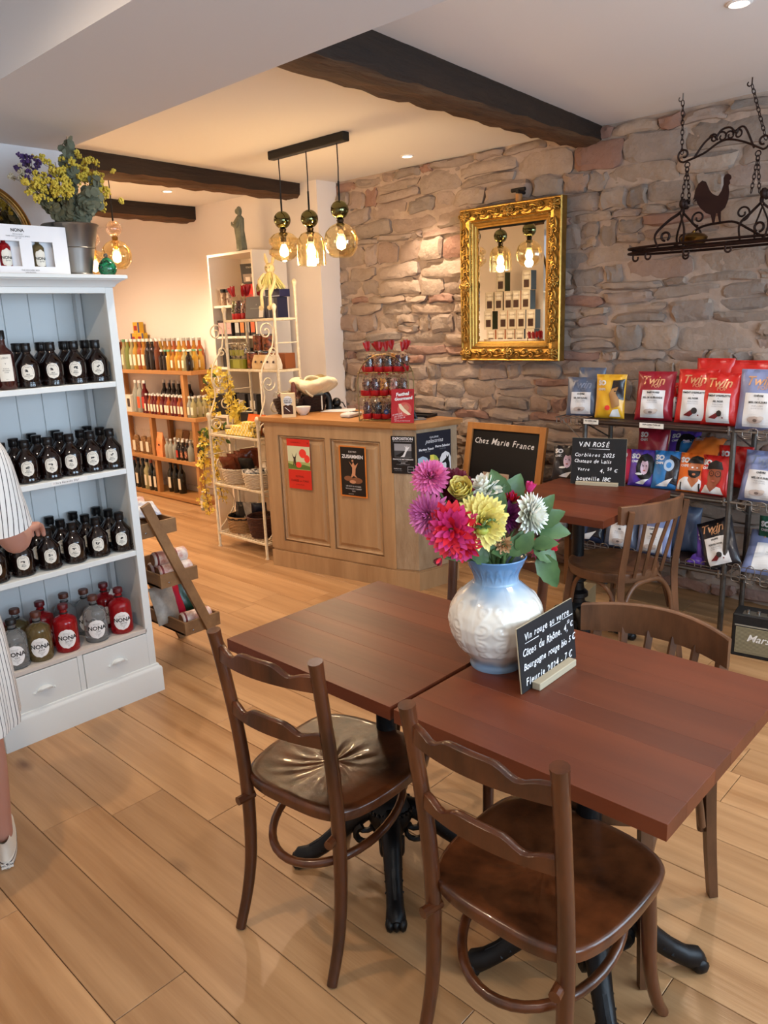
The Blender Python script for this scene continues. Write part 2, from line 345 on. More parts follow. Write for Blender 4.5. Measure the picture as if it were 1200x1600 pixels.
for z, h in rows_:
    y = .95 + rnd.uniform(-.2, 0)
    while y < 4.47:
        wd = rnd.choice([.10, .14, .18, .22, .26, .31, .36]) * (1.15 if h > .1 else 1.); y1 = min(y + wd, 4.475)
        if y1 - y < .05: y1 = 4.475
        drift = .018 * math.sin(y * 2.1 + z * 3) ; a, b = z + drift, z + h + .018 * math.sin(y * 2.1 + (z + h) * 3)
        b = min(b, ZC - .004); a = max(a, 0)
        if h > .11 and rnd.random() < .35: mid = (a + b) / 2 + rnd.uniform(-.012, .012); STN += [(y, y1, a, mid), (y, y1, mid, b)]
        else: STN.append((y, y1, a, b))
        y = y1
q = random.Random(5); rest = MB()
def vis(s):
    cy, cz = (s[0] + s[1]) / 2, (s[2] + s[3]) / 2
    if not (1.12 < cy) or cz < .72: return False
    if 2.55 < cy < 3.15 and 1.40 < cz < 2.2: return False
    return True
V = [s for s in STN if vis(s)]; V.sort(key=lambda s: -(s[1] - s[0]) * (s[3] - s[2]) / (((s[0] + s[1]) / 2) ** 2 + 18)); big = set(V[:296])
for s in STN:
    g = .002 + q.uniform(0, .004); br = q.random() < (.16 if s[3] - s[2] < .075 else .05); prot = q.uniform(.022, .050)
    mb = MB() if s in big else rest; stone_geo(mb, s[0] + g, s[1] - g, s[2] + g, s[3] - g, q, prot, 1 if (br and mb is rest) else 0)
    if s in big: mb.build('brick' if br else 'stone', m_brick if br else m_stone, wall_right, 32)
tag(rest.build('stone', [m_stone, m_brick], wall_right, 32), kind='stuff')
# --- recessed ceiling spots; the unseen ones are added to brighten the room
m_white = mat('white_enamel', '#efece8', .4)
SP = None
for k, (x, y, pw) in enumerate(SPOTS):
    lab = ('recessed ceiling spot above the stone wall, beside the pendant bar', 'recessed ceiling spot between the two far beams', 'recessed ceiling spot in the front ceiling, above the right table')[min(k, 2)] if k < 3 else 'added unseen ceiling spot, ' + ('', '', '', 'over the soffit edge', 'over the counter front', 'over the back shelf', 'over the front tables', 'over the white bookcase', 'over the camera', 'at the far left')[k]
    t = thing('ceiling_spot', lab, 'spotlight', (x, y, ZC), group=None if k < 3 else 'added unseen ceiling spots')
    MB().lathe([(.043, 0), (.043, -.004), (.034, -.007), (.031, -.002)], 20, cap=False).build('trim_ring', m_white, t)
    MB().lathe([(.030, -.0035), (.001, -.0035)], 16, cap=False).build('lens', glow('lit_spot_lens', '#ffe9cf', 14.), t)
    l = bpy.data.lights.new('spot_lamp', 'SPOT'); l.energy = pw; l.color = WARM if k in (0, 1, 4, 5, 7, 9) else (1., .87, .74); l.spot_size = R({0: 82, 5: 160, 7: 168, 9: 160}.get(k, 112)); l.spot_blend = .7; l.shadow_soft_size = .03
    o = bpy.data.objects.new('spot_lamp', l); COL.objects.link(o); o.parent = t; o.location = (0, 0, -.015)
# --- pendants
m_black = mat('matt_black_metal', '#0d0c0c', .45); m_mirror_ball = mat('olive_chrome', '#70704e', .06, 1.); m_brass = mat('aged_brass', '#8c6a35', .3, 1.)
m_amber = film('amber_glass', '#fdf0cc', .05, .20, (1, .95, .78, 1)); m_clear = film('clear_thin_glass', '#fff4e4', .03, .16); m_bulb = glow('lit_filament_bulb', '#ffd9a0', 26.)
def pendant(t, x, y, drop, prof, ball=m_mirror_ball, br=.052, wr=.004):
    """cable, ball, socket, glass shade and bulb hanging under a canopy"""
    zb = -drop; c = MB().tube([(x, y, 0), (x + .003, y, zb * .5), (x, y, zb + .10)], .0035, n=6).tube([(x, y, zb + .10), (x, y, zb)], .006, n=8).build('cable', m_black, t)
    MB().ball((x, y, zb - br), br, n=20, k=14).build('ball', ball, t)
    MB().lathe([(.012, 0), (.022, -.006), (.018, -.02), (.026, -.03), (.018, -.05), (.017, -.08)], 16, c=(x, y, zb - 2 * br + .004)).build('socket', m_brass if ball is not m_mirror_ball else mat('bronze', '#3a2f22', .35, .8), t)
    z0 = zb - 2 * br - .02; sh = MB().lathe([(r, z0 + z) for r, z in prof], 36, c=(x, y, 0), cap=False).build('glass_shade', m_amber, t)
    zc = z0 - .115; MB().lathe([(.012, .045), (.02, .03), (.029, .005), (.024, -.02), (.001, -.032)], 14, c=(x, y, zc)).build('bulb', m_bulb, t)
    l = bpy.data.lights.new('bulb_lamp', 'POINT'); l.energy = 9.5; l.color = WARM; l.shadow_soft_size = .03; o = bpy.data.objects.new('bulb_lamp', l); COL.objects.link(o); o.parent = t; o.location = (x, y, zc - .05)
globe = [(.025, 0), (.06, -.018), (.088, -.05), (.099, -.095), (.092, -.14), (.066, -.178), (.05, -.185)]
bell = [(.025, 0), (.055, -.012), (.076, -.04), (.084, -.08), (.082, -.10), (.086, -.11), (.085, -.19), (.081, -.192)]
disc = [(.028, 0), (.062, -.012), (.09, -.038), (.091, -.062), (.076, -.078), (.076, -.088), (.094, -.104), (.094, -.124), (.06, -.155), (.03, -.168), (.001, -.172)]
t = thing('pendant_lamp', 'black bar pendant with three amber glass shades under olive chrome balls', 'lamp', (3.25, 3.60, ZC))
MB().box((0, 0, -.024), (.05, .66, .048), ch=.004).build('canopy', m_black, t)
pendant(t, 0, .26, .345, disc); pendant(t, 0, .01, .365, bell); pendant(t, 0, -.25, .345, globe)
m_cgl = film('pale_clear_ball_glass', '#ffeedd', .03, .2)
for k, (x, y, dr, lab) in enumerate(((2.76, 5.02, .215, 'amber globe pendant with clear glass ball, right of the pair behind the metal bucket'), (2.72, 5.26, .26, 'amber globe pendant partly hidden behind the metal bucket'))):
    t = thing('pendant_lamp', lab, 'lamp', (x, y, ZC)); MB().lathe([(.05, 0), (.05, -.02), (.001, -.024)], 20, cap=False).build('canopy', m_black, t); pendant(t, 0, 0, dr + .09, globe, m_cgl)
# ================================================================ TABLES AND CHAIRS
m_top = wood('red_brown_varnished_top', '#40180a', '#73371d', 1, .40, 5., .10, .06, .07, .6, 0.); m_edge = m_top
m_iron = mat('black_cast_iron', '#0b0b0d', .42, .3, bump=.15, bscale=30)
m_chair = mat('dark_bentwood', '#190a04', .28, col2='#64351a', nscale=11, namt=.55, stretch=(1, 1, .25), bump=.08, bscale=30, orand=.05, coat=.3)
m_worn = mat('worn_brown_bentwood', '#342012', .42, col2='#7a5236', nscale=12, namt=.6, stretch=(1, 1, .3), bump=.12, bscale=40, orand=.05)
def cafe_table(label, loc, w, d, rz=0., feet=45., cols=4, plain=False):
    t = thing('bistro_table', label, 'table', loc, rz, 'cafe tables')
    tp = bpy.data.objects.new('table_top', None); COL.objects.link(tp); tp.parent = t
    ns = 6; x0 = -w / 2
    for k in range(ns):
        sw = w / ns * (1 + (.25 if k % 2 else -.25)); MB().box((x0 + sw / 2, 0, .733), (sw - .0003, d, .034), ch=.0004).build('stave', m_top, tp, 0); x0 += sw
    MB().box((0, 0, .708), (.34, .34, .012)).build('mounting_plate', m_iron, t)
    MB().lathe([(.030, .70), (.030, .36), (.042, .35), (.045, .335), (.032, .325), (.036, .29), (.054, .275), (.056, .255), (.040, .245), (.040, .225), (.066, .20), (.072, .17), (.06, .14), (.045, .11), (.03, .10)], 20).build('column', m_iron, t)
    b = MB()
    for i in range(28):
        a = 2 * math.pi * i / 28; b.ball((.068 * math.cos(a), .068 * math.sin(a), .195), .0075, n=6, k=4)
    b.build('beaded_collar', m_iron, t)
    for i in range(4):
        mb = MB(); P = [(.045, .185), (.085, .175), (.13, .135), (.17, .095), (.21, .062), (.245, .042), (.275, .032), (.292, .026)]
        mb.tube([(x, 0, z) for x, z in P], [.030, .033, .030, .027, .025, .026, .030, .018], n=10, flat=.95)
        mb.tube([(x, 0, z + .022) for x, z in P[1:6]], [.010, .012, .011, .010, .008], n=6)
        for sgn in (-1, 1): mb.tube([(.075 + .03 * math.cos(a) , sgn * .026, .12 + .03 * math.sin(a)) for a in np.linspace(1.2, -4.2, 12)], list(np.linspace(.012, .006, 12)), n=6)
        for k in range(3): mb.ball((.282, (k - 1) * .017, .022), .017, n=8, k=6, sc=(1.35, .8, 1.2))
        for k in range(6): mb.tube([(.10 + k * .022, -.024, .155 - k * .019), (.106 + k * .022, 0, .178 - k * .019), (.10 + k * .022, .024, .155 - k * .019)], .0045, n=5)
        for k in range(len(mb.v)):
            if mb.v[k][2] < .002: mb.v[k] = (mb.v[k][0], mb.v[k][1], .002)
        mb.build('paw_foot', m_iron, t, 50, rot=(0, 0, R(feet + 90 * i)))
    return t
cafe_table('left brown bistro table with warm sheen, behind the left chair', (1.455, 1.405, 0), .620, .622)
cafe_table('right brown bistro table in front, carrying the blue and white vase', (1.470, .764, 0), .655, .632, feet=42)
cafe_table('far brown bistro table under the rosé wine chalk sign', (3.235, 1.785, 0), .70, .60, rz=R(1))
def sweep(P, r, n=10, flat=1., m=0, up=None):
    """smooth tube through key points"""
    P = np.array(P, float); k = len(P); tt = np.linspace(0, k - 1, (k - 1) * 5 + 1); Q = []; rr = []; rs = np.array(r if isinstance(r, (list, tuple)) else [r] * k, float)
    for t in tt:
        i = min(int(t), k - 2); u = t - i; p0, p1, p2, p3 = P[max(i - 1, 0)], P[i], P[i + 1], P[min(i + 2, k - 1)]
        Q.append(.5 * ((2 * p1) + (p2 - p0) * u + (2 * p0 - 5 * p1 + 4 * p2 - p3) * u * u + (3 * p1 - p0 - 3 * p2 + p3) * u ** 3)); rr.append(rs[i] * (1 - u) + rs[i + 1] * u)
    return MB().tube(Q, rr, m, n, flat=flat, up=up)
def seat_mesh(out, top, th, shell=None, dish=.008, rim=0.):
    """seat board from a plan outline: crowned edge, saddle and optional pressed shell rays"""
    out = np.array(out); c = out.mean(0); n = len(out); rings = [.001, .12, .24, .36, .48, .6, .72, .82, .9, .96, 1.0]; P = []
    for t in rings:
        row = []
        for k in range(n):
            p = c + (out[k] - c) * t; z = top - dish * (1 - t ** 2) ** 1.0
            if rim and t > .84: z += rim
            if shell is not None:
                dx, dy = p[0] - shell[0], p[1] - shell[1]; rd = math.hypot(dx, dy); th_ = math.atan2(dy, dx)
                if rd < shell[2]: z += .0018 * math.cos(th_ * 16) * math.sin(math.pi * rd / shell[2])
            if t == 1.0: z -= .004
            row.append((p[0], p[1], z))
        P.append(row)
    P.append([(p[0], p[1], top - .010) for p in (c + (out - c) * 1.012)]); P.append([(p[0], p[1], top - th) for p in (c + (out - c) * .99)]); P.append([(p[0], p[1], top - th) for p in (c + (out - c) * .05)])
    P = np.array(P); P = np.concatenate([P, P[:, :1]], 1); return MB().grid(P)
def smooth_outline(pts, n=64):
    P = np.array(pts, float); k = len(P); O = []
    for t in np.linspace(0, k, n, endpoint=False):
        i = int(t); u = t - i; p0, p1, p2, p3 = P[i - 1], P[i % k], P[(i + 1) % k], P[(i + 2) % k]
        O.append(.5 * ((2 * p1) + (p2 - p0) * u + (2 * p0 - 5 * p1 + 4 * p2 - p3) * u * u + (3 * p1 - p0 - 3 * p2 + p3) * u ** 3))
    return O
def ladder_chair(label, loc, rz):
    t = thing('bistro_chair', label, 'chair', loc, rz, 'ladder-back bistro chairs')
    out = smooth_outline([(.005, -.10), (.0, 0), (.005, .10), (.035, .165), (.12, .198), (.25, .208), (.36, .195), (.405, .12), (.415, 0), (.405, -.12), (.36, -.195), (.25, -.208), (.12, -.198), (.035, -.165)], 72)
    seat_mesh(out, .455, .034, (.16, 0, .15)).build('seat', m_chair, t, 50)
    for s in (-1, 1):
        sweep([(-.045, s * .165, .004), (-.01, s * .163, .10), (.012, s * .160, .22), (.018, s * .160, .40), (.008, s * .161, .56), (-.010, s * .164, .70), (-.030, s * .168, .83), (-.037, s * .169, .873)], [.0135, .015, .0165, .018, .0175, .0165, .0165, .018], 12).build('back_post', m_chair, t, 50)
        sweep([(.35, s * .165, .43), (.362, s * .168, .30), (.375, s * .172, .16), (.405, s * .178, .06), (.435, s * .183, .004)], [.018, .0175, .016, .0145, .014], 12).build('front_leg', m_chair, t, 50)
        MB().tube([(-.02, s * .158, .385), (.03, s * .150, .385)], .012, n=10).build('seat_bolt', m_chair, t)
    for z0, hh, xo in ((.812, .044, -.028), (.655, .040, -.004)):
        P = []
        for u in np.linspace(-1, 1, 25):
            a = abs(u); bump = .014 / (1 + math.exp((a - .42) * 22)); dip = -.010 * math.exp(-((a - .62) / .13) ** 2); x = xo - .032 * (1 - u * u)
            zt = z0 + hh / 2 + bump + dip; zb = z0 - hh / 2 + .006 * (1 - u * u); e = .003
            P.append([(x - .009, u * .158, zb + e), (x - .009, u * .158, zt - e), (x - .004, u * .158, zt), (x + .004, u * .158, zt), (x + .009, u * .158, zt - e), (x + .009, u * .158, zb + e), (x + .004, u * .158, zb), (x - .004, u * .158, zb), (x - .009, u * .158, zb + e)])
        MB().grid(np.array(P)[:, ::-1]).build('back_rail', m_chair, t, 40)
    P = [(.20 + .205 * math.cos(a), .160 * math.sin(a), .305 + .035 * math.cos(a)) for a in np.linspace(0, 2 * math.pi, 40, endpoint=False)]
    MB().tube(P, .0115, n=10, closed=True).build('hoop_stretcher', m_chair, t, 60)
    return t
ladder_chair('ladder-back chair at left with golden light on its seat', (1.045, 1.375, 0), R(6))
ladder_chair('ladder-back chair nearest the camera, with worn golden posts', (1.045, .748, 0), R(0))
ladder_chair('ladder-back chair behind the flower vase, mostly hidden', (1.985, 1.40, 0), R(188))
def slat_chair(label, loc, rz):
    t = thing('bentwood_chair', label, 'chair', loc, rz, 'slat-back bentwood chairs')
    out = [(.205 + .205 * math.cos(a), .205 * math.sin(a)) for a in np.linspace(0, 2 * math.pi, 64, endpoint=False)]
    seat_mesh(out, .462, .042, None, .006, .004).build('seat', m_worn, t, 40)
    for s in (-1, 1):
        sweep([(-.045, s * .195, .004), (-.02, s * .185, .20), (.0, s * .178, .44), (-.022, s * .178, .62), (-.045, s * .178, .775)], [.0165, .019, .0205, .0185, .0165], 4, up=(1, 1, 0)).build('back_post', m_worn, t, 30)
        sweep([(.325, s * .150, .43), (.345, s * .165, .25), (.37, s * .185, .004)], [.021, .019, .016], 4, up=(1, 1, 0)).build('front_leg', m_worn, t, 30)
        sweep([(.32, s * .155, .26), (.295, s * .157, .36), (.24, s * .165, .412), (.14, s * .17, .414), (.06, s * .172, .37), (.015, s * .175, .25)], .010, 8).build('side_brace', m_worn, t, 60)
    sweep([(-.01, -.165, .22), (.0, -.150, .33), (.005, -.09, .405), (.005, 0, .42), (.005, .09, .405), (.0, .150, .33), (-.01, .165, .22)], .0115, 8).build('rear_arch', m_worn, t, 60)
    P = []
    for u in np.linspace(-1, 1, 21):
        x = -.075 + .075 * u * u; y = u * .205; zt, zb = .805 - .010 * u * u, .715
        P.append([(x - .009, y, zb), (x - .010, y, zt - .004), (x - .004, y, zt), (x + .004, y, zt), (x + .010, y, zt - .004), (x + .009, y, zb), (x - .009, y, zb)])
    mb = MB().grid(np.array(P)[:, ::-1]); n = len(P) * 7; mb.f += [tuple(range(6)), tuple(range(n - 7, n - 1))[::-1]]; mb.m += [0, 0]; mb.build('top_rail', m_worn, t, 40)
    for u in (-.5, -.17, .17, .5):
        MB().tube([(.005, u * .178 * 1.6 * .62, .45), (-.03, u * .19, .60), (-.074 + .07 * u * u, u * .205, .73)], .009, n=4, flat=1.4, up=(1, 1, 0)).build('slat', m_worn, t, 30)
    return t
slat_chair('curved-rail wooden chair tucked under the right side of the front table', (1.885, .815, 0), R(180))
slat_chair('slat-back wooden chair in front of the wire shelf, at the far table', (3.19, 1.405, 0), R(75))
# ================================================================ VASE, CHALK SIGNS
def vase():
    n, k = 160, 120; pr = [(.064, 0), (.066, .006), (.063, .018), (.066, .024), (.092, .055), (.110, .090), (.117, .125), (.113, .155), (.096, .185), (.072, .207), (.055, .222), (.053, .235), (.058, .250), (.068, .268), (.0745, .282)]
    s = np.array([math.hypot(pr[i + 1][0] - pr[i][0], pr[i + 1][1] - pr[i][1]) for i in range(len(pr) - 1)]); s = np.concatenate([[0], np.cumsum(s)]); tt = np.linspace(0, s[-1], k)
    r = np.interp(tt, s, [p[0] for p in pr]); z = np.interp(tt, s, [p[1] for p in pr])
    for _ in range(3): r[1:-1] = (r[:-2] + 2 * r[1:-1] + r[2:]) / 4; z[1:-1] = (z[:-2] + 2 * z[1:-1] + z[2:]) / 4
    th = np.linspace(0, 2 * math.pi, n, endpoint=False); A, Zg = np.meshgrid(th, z, indexing='ij'); Rg = np.tile(r, (n, 1)); per = math.pi / 3
    U = (np.mod(A, per) / per - .5); ax = np.abs(U) * .105; rel = np.zeros_like(Rg)
    def ridge(pts, wdt, h):
        d = np.full(Rg.shape, 9.)
        for px, pz in pts: d = np.minimum(d, np.hypot(ax - px, Zg - pz))
        return h * np.exp(-(d / wdt) ** 2)
    def spiral(cx, cz, r0, turns, a0, sgn=1): return [(cx + r0 * (1 - .75 * t) * math.cos(a0 + sgn * turns * 6.28 * t), cz + r0 * (1 - .75 * t) * math.sin(a0 + sgn * turns * 6.28 * t)) for t in np.linspace(0, 1, 30)]
    pts = spiral(.024, .085, .017, 1.2, 1.5) + spiral(.022, .132, .020, 1.3, -1.5, -1) + spiral(.016, .175, .014, 1.2, -1.2, 1) + [(.006 + .03 * math.sin(t * 3.1), .055 + .12 * t) for t in np.linspace(0, 1, 50)] + spiral(.02, .058, .010, 1, 0)
    rel = ridge(pts, .0042, .0030); rel += ridge(spiral(.020, .255, .011, 1.2, 1.5) + [(.006 + .014 * t, .234 + .03 * t) for t in np.linspace(0, 1, 14)] + [(.034 - .01 * t, .236 + .02 * t) for t in np.linspace(0, 1, 10)], .003, .0022)
    rel += .0020 * np.exp(-((.0525 - ax) / .0022) ** 2) + .0014 * np.exp(-((.045 - ax) / .0016) ** 2); rel *= np.clip((Zg - .03) / .015, 0, 1) * np.clip((.276 - Zg) / .01, 0, 1); rel -= .0012 * np.exp(-((Zg - .222) / .004) ** 2)
    P = np.stack([(Rg + rel) * np.cos(A), (Rg + rel) * np.sin(A), Zg], -1); mb = MB().grid(P, closed_u=True)
    mb.lathe([(.0745, .282), (.0755, .284), (.074, .286), (.070, .284), (.060, .262), (.048, .236), (.050, .21), (.001, .20)], 60, cap=False); mb.lathe([(.001, 0), (.064, 0)], 40, cap=False)
    M = mat('blue_fading_glazed_stoneware', '#e2ddd2', .16, coat=.4); nt = M.node_tree; N = nt.nodes; L = nt.links; b = N['Principled BSDF']
    tc = N.new('ShaderNodeTexCoord'); sx = N.new('ShaderNodeSeparateXYZ'); L.new(tc.outputs['Object'], sx.inputs[0]); nz = N.new('ShaderNodeTexNoise'); nz.inputs['Scale'].default_value = 14; L.new(tc.outputs['Object'], nz.inputs['Vector'])
    ma = N.new('ShaderNodeMath'); ma.operation = 'MULTIPLY_ADD'; ma.inputs[1].default_value = .05; L.new(nz.outputs['Fac'], ma.inputs[0]); L.new(sx.outputs['Z'], ma.inputs[2])
    mr = N.new('ShaderNodeMapRange'); mr.inputs[1].default_value = 0.025; mr.inputs[2].default_value = .31; L.new(ma.outputs[0], mr.inputs[0]); rp = N.new('ShaderNodeValToRGB'); E = rp.color_ramp.elements
    E[0].position = 0; E[0].color = lin('#7f9ab5'); E[1].position = 1; E[1].color = lin('#5a83ad')
    for p, c in ((.05, '#7f9ab5'), (.13, '#d9d6cf'), (.60, '#e0dbcf'), (.78, '#8fabc4'), (.88, '#6389af')): e = E.new(p); e.color = lin(c)
    L.new(mr.outputs[0], rp.inputs[0]); L.new(rp.outputs[0], b.inputs['Base Color'])
    t = thing('flower_vase', 'large relief-moulded vase, blue neck fading to cream, on the front table', 'vase', (1.484, 1.040, .75), 0); mb.build('vase_body', M, t, 70)
vase()
m_slate = mat('black_chalkboard', '#100f11', .55); m_chalk = mat('white_chalk_pen', '#e9e9ea', .8); m_lime = mat('pale_limed_wood', '#b9ad94', .6, col2='#a69a80', nscale=12, stretch=(.1, 1, 1)); m_oakf = wood('honey_oak_frame', '#a0662f', '#c58a4c', 2, .5, 10., .1)
def hand(mb, s, x, y, size, fn, m=0, q=None, slope=0., w=.62):
    """chalk handwriting: each letter set on its own, a little uneven"""
    q = q or random.Random(len(s)); k = 0; X = x
    for ch in s:
        if ch == '€': put(mb, '=', X + size * .2, y + slope * (X - x), size * .8, fn, m); ch = 'C'
        if ch == ' ': X += size * .38; continue
        ad = size * (.30 if ch in "iljt.,'1f-" else .72 if ch in 'mwMW' else .52) * (w / .62) ; put(mb, ch, X + ad / 2, y + slope * (X - x) + q.uniform(-.04, .04) * size, size * q.uniform(.92, 1.08), fn, m, sh=.22 + q.uniform(-.08, .08), bold=.012, rot=q.uniform(-.07, .07), sx=.92); X += ad
def chalk_sign(label, loc, rz, wd, ht, lines, lean, base_w, seed):
    t = thing('chalk_sign', label, 'sign', loc, rz); t['group'] = 'slate price signs'; Mx = Matrix.Rotation(R(lean), 4, 'X'); bd = MB(); bd.box((0, 0, ht / 2 + .002), (wd, .004, ht), m=0, M=Mx); bo = bd.build('board', m_slate, t, 0)
    MB().box((0, .001, ht / 2 + .002), (wd + .0015, .003, ht + .0015), M=Mx).build('board_edge', m_lime, t, 0)
    fnM = Mx @ frame((-wd / 2, -.0026, .002), (1, 0, 0)); fn = on(fnM); ch = MB(); q = random.Random(seed)
    for s, x, y, sz, *u in lines:
        hand(ch, s, x * wd, y * ht, sz * ht, fn, 0, q, w=u[1] if len(u) > 1 else .62)
        if u and u[0]:
            for a, b, yy in u[0]: ch.flat([fn(a * wd, yy * ht), fn(b * wd, yy * ht - .001), fn(b * wd, yy * ht + .0012), fn(a * wd, yy * ht + .001)], 0)
    ch.build('chalk_writing', m_chalk, bo, 0); MB().box((base_w[0], -.013, .009), (base_w[1], .022, .018), ch=.0015).build('sign_foot', m_lime, t, 30)
chalk_sign('black slate sign of red wines beside the vase on the front table', (1.508, .898, .75), R(1), .252, .156,
    [('Vin rouge au verre', .10, .82, .15, [(.10, .34, .725), (.55, .74, .75), (.78, .98, .755)], .62), ('Côtes du Rhône. 4,', .05, .585, .165, None, .60), ('50', .86, .665, .08), ('€', .925, .60, .12), ('Bourgogne rouge bio 5 €', .05, .37, .15, None, .55), ('Fleurie 2024 - 7 €', .06, .13, .16, None, .66)], -6, (.0, .172), 3)
chalk_sign('black slate rosé wine sign standing on the far table', (3.518, 1.842, .75), R(-72), .270, .235,
    [('ViN ROSÉ', .12, .86, .145, [(.32, .70, .765)], .75), ('Corbières 2025', .06, .635, .115, None, .66), ('Chateau de Lalis', .06, .50, .11, None, .60), ('Verre', .12, .32, .10, None, .62), ('4,', .53, .30, .13), ('50', .67, .345, .09), ('€', .80, .31, .11), ('bouteille 18€', .10, .12, .125, None, .66)], -7, (-.0, .21), 9)
# ================================================================ WHITE BOOKCASE WITH BOTTLES
m_cab = mat('blue_white_painted_wood', '#d9dfdf', .45, bump=.05, bscale=25); m_cabin = mat('blue_grey_painted_boards', '#d2d6d7', .55)
CX, CY = 1.2735, 2.985; SH = (1.401, 1.037, .676, .310)
t = thing('bookcase', 'tall white bookcase with two drawers, filled with dark bottles', 'bookcase', (CX, CY, 0)); D = .285
for s in (-1, 1): MB().box((s * .3245, D / 2 + .0095, .93), (.019, D - .019, 1.70)).build('side_panel', m_cab, t, 0)
for k in range(6): MB().box((-.2625 + k * .105, D - .006, 1.03), (.1035, .010, 1.46), ch=.002).build('back_board', m_cabin, t, 0)
MB().box((.300, D - .03, 1.03), (.022, .03, 1.46)).build('corner_batten', m_cabin, t, 0)
for s in (-1, 1): MB().box((s * .317, .009, .94), (.034, .018, 1.66), ch=.001).build('stile', m_cab, t, 0)
MB().box((0, .009, 1.762), (.60, .018, .03), ch=.001).build('top_rail', m_cab, t, 0)
for z in SH[:3]: MB().box((0, D / 2 - .008, z - .0125), (.598, D - .016, .022), ch=.0015).build('shelf', m_cab, t, 0)
MB().box((0, D / 2, SH[3] - .009), (.61, D, .018), ch=.001).build('shelf', mat('greyish_bottom_shelf', '#cbc4bd', .6), t, 0)
cr = MB(); PR = [(0, 1.770), (.006, 1.772), (.012, 1.782), (.028, 1.794), (.036, 1.797), (.038, 1.800), (.045, 1.802), (.045, 1.814), (.040, 1.816)]
P = []
for o, z in PR: P.append([(-.334 - o, D, z), (-.334 - o, -o, z), (.334 + o, -o, z), (.334 + o, D, z)])
cr.grid(np.array(P)[:, ::-1]); cr.box((0, D / 2 - .02, 1.8145), (.74, D + .04, .003)); cr.build('cornice', m_cab, t, 25)
pb = MB(); P = []
for o, z in ((0, .136), (.006, .134), (.008, .126), (.014, .120), (.017, .112), (.017, .002), (0, .0005)): P.append([(-.334 - o, D, z), (-.334 - o, -o, z), (.334 + o, -o, z), (.334 + o, D, z)])
pb.grid(np.array(P)); pb.build('plinth', m_cab, t, 25)
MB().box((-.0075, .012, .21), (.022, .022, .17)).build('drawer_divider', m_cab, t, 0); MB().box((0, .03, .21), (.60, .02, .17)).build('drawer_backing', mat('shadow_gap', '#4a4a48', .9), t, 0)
for s in (-1, 1):
    dx = s * .1535 - .0075 * 0 + (.0 if s > 0 else -.013); d = MB().box((dx, .010, .211), (.294, .020, .153), ch=.002).build('drawer', m_cab, t, 0)
    h = MB(); P = []
    for i in range(17):
        a = math.pi * i / 16; P.append([(dx - .034 * math.cos(a) * k1, -.001 - .020 * math.sin(math.pi * q_ / 2) * math.sin(a) ** .6, .198 + .024 * math.sin(a) * k1) for q_, k1 in ((0, 1.), (.5, .95), (.9, .75), (1, .45))])
    h.grid(np.array(P)[:, ::-1]); h.prism(stadium(.094, .013, .006), -.001, .0025, 0, Matrix(((1, 0, 0, dx), (0, 0, -1, 0), (0, 1, 0, .199), (0, 0, 0, 1))))
    for e in (-1, 1): h.ball((dx + e * .041, -.003, .199), .004, n=8, k=5)
    h.build('cup_handle', m_cab, d, 40)
tg = thing('price_label', 'paper price label on the edge of the middle bookcase shelf', 'label', (1.325, CY - .0008, 1.0255)); MB().box((0, 0, 0), (.150, .0008, .014)).build('paper', mat('white_paper', '#e8e8e6', .8), tg, 0)
lb = MB(); hand(lb, '1 litre Bacanha 20cl', -.066, 0, .0105, on(frame((0, -.0004, 0), (1, 0, 0))), 0, w=.70); lb.build('handwriting', mat('ink', '#1a1a22', .6), tg, 0)
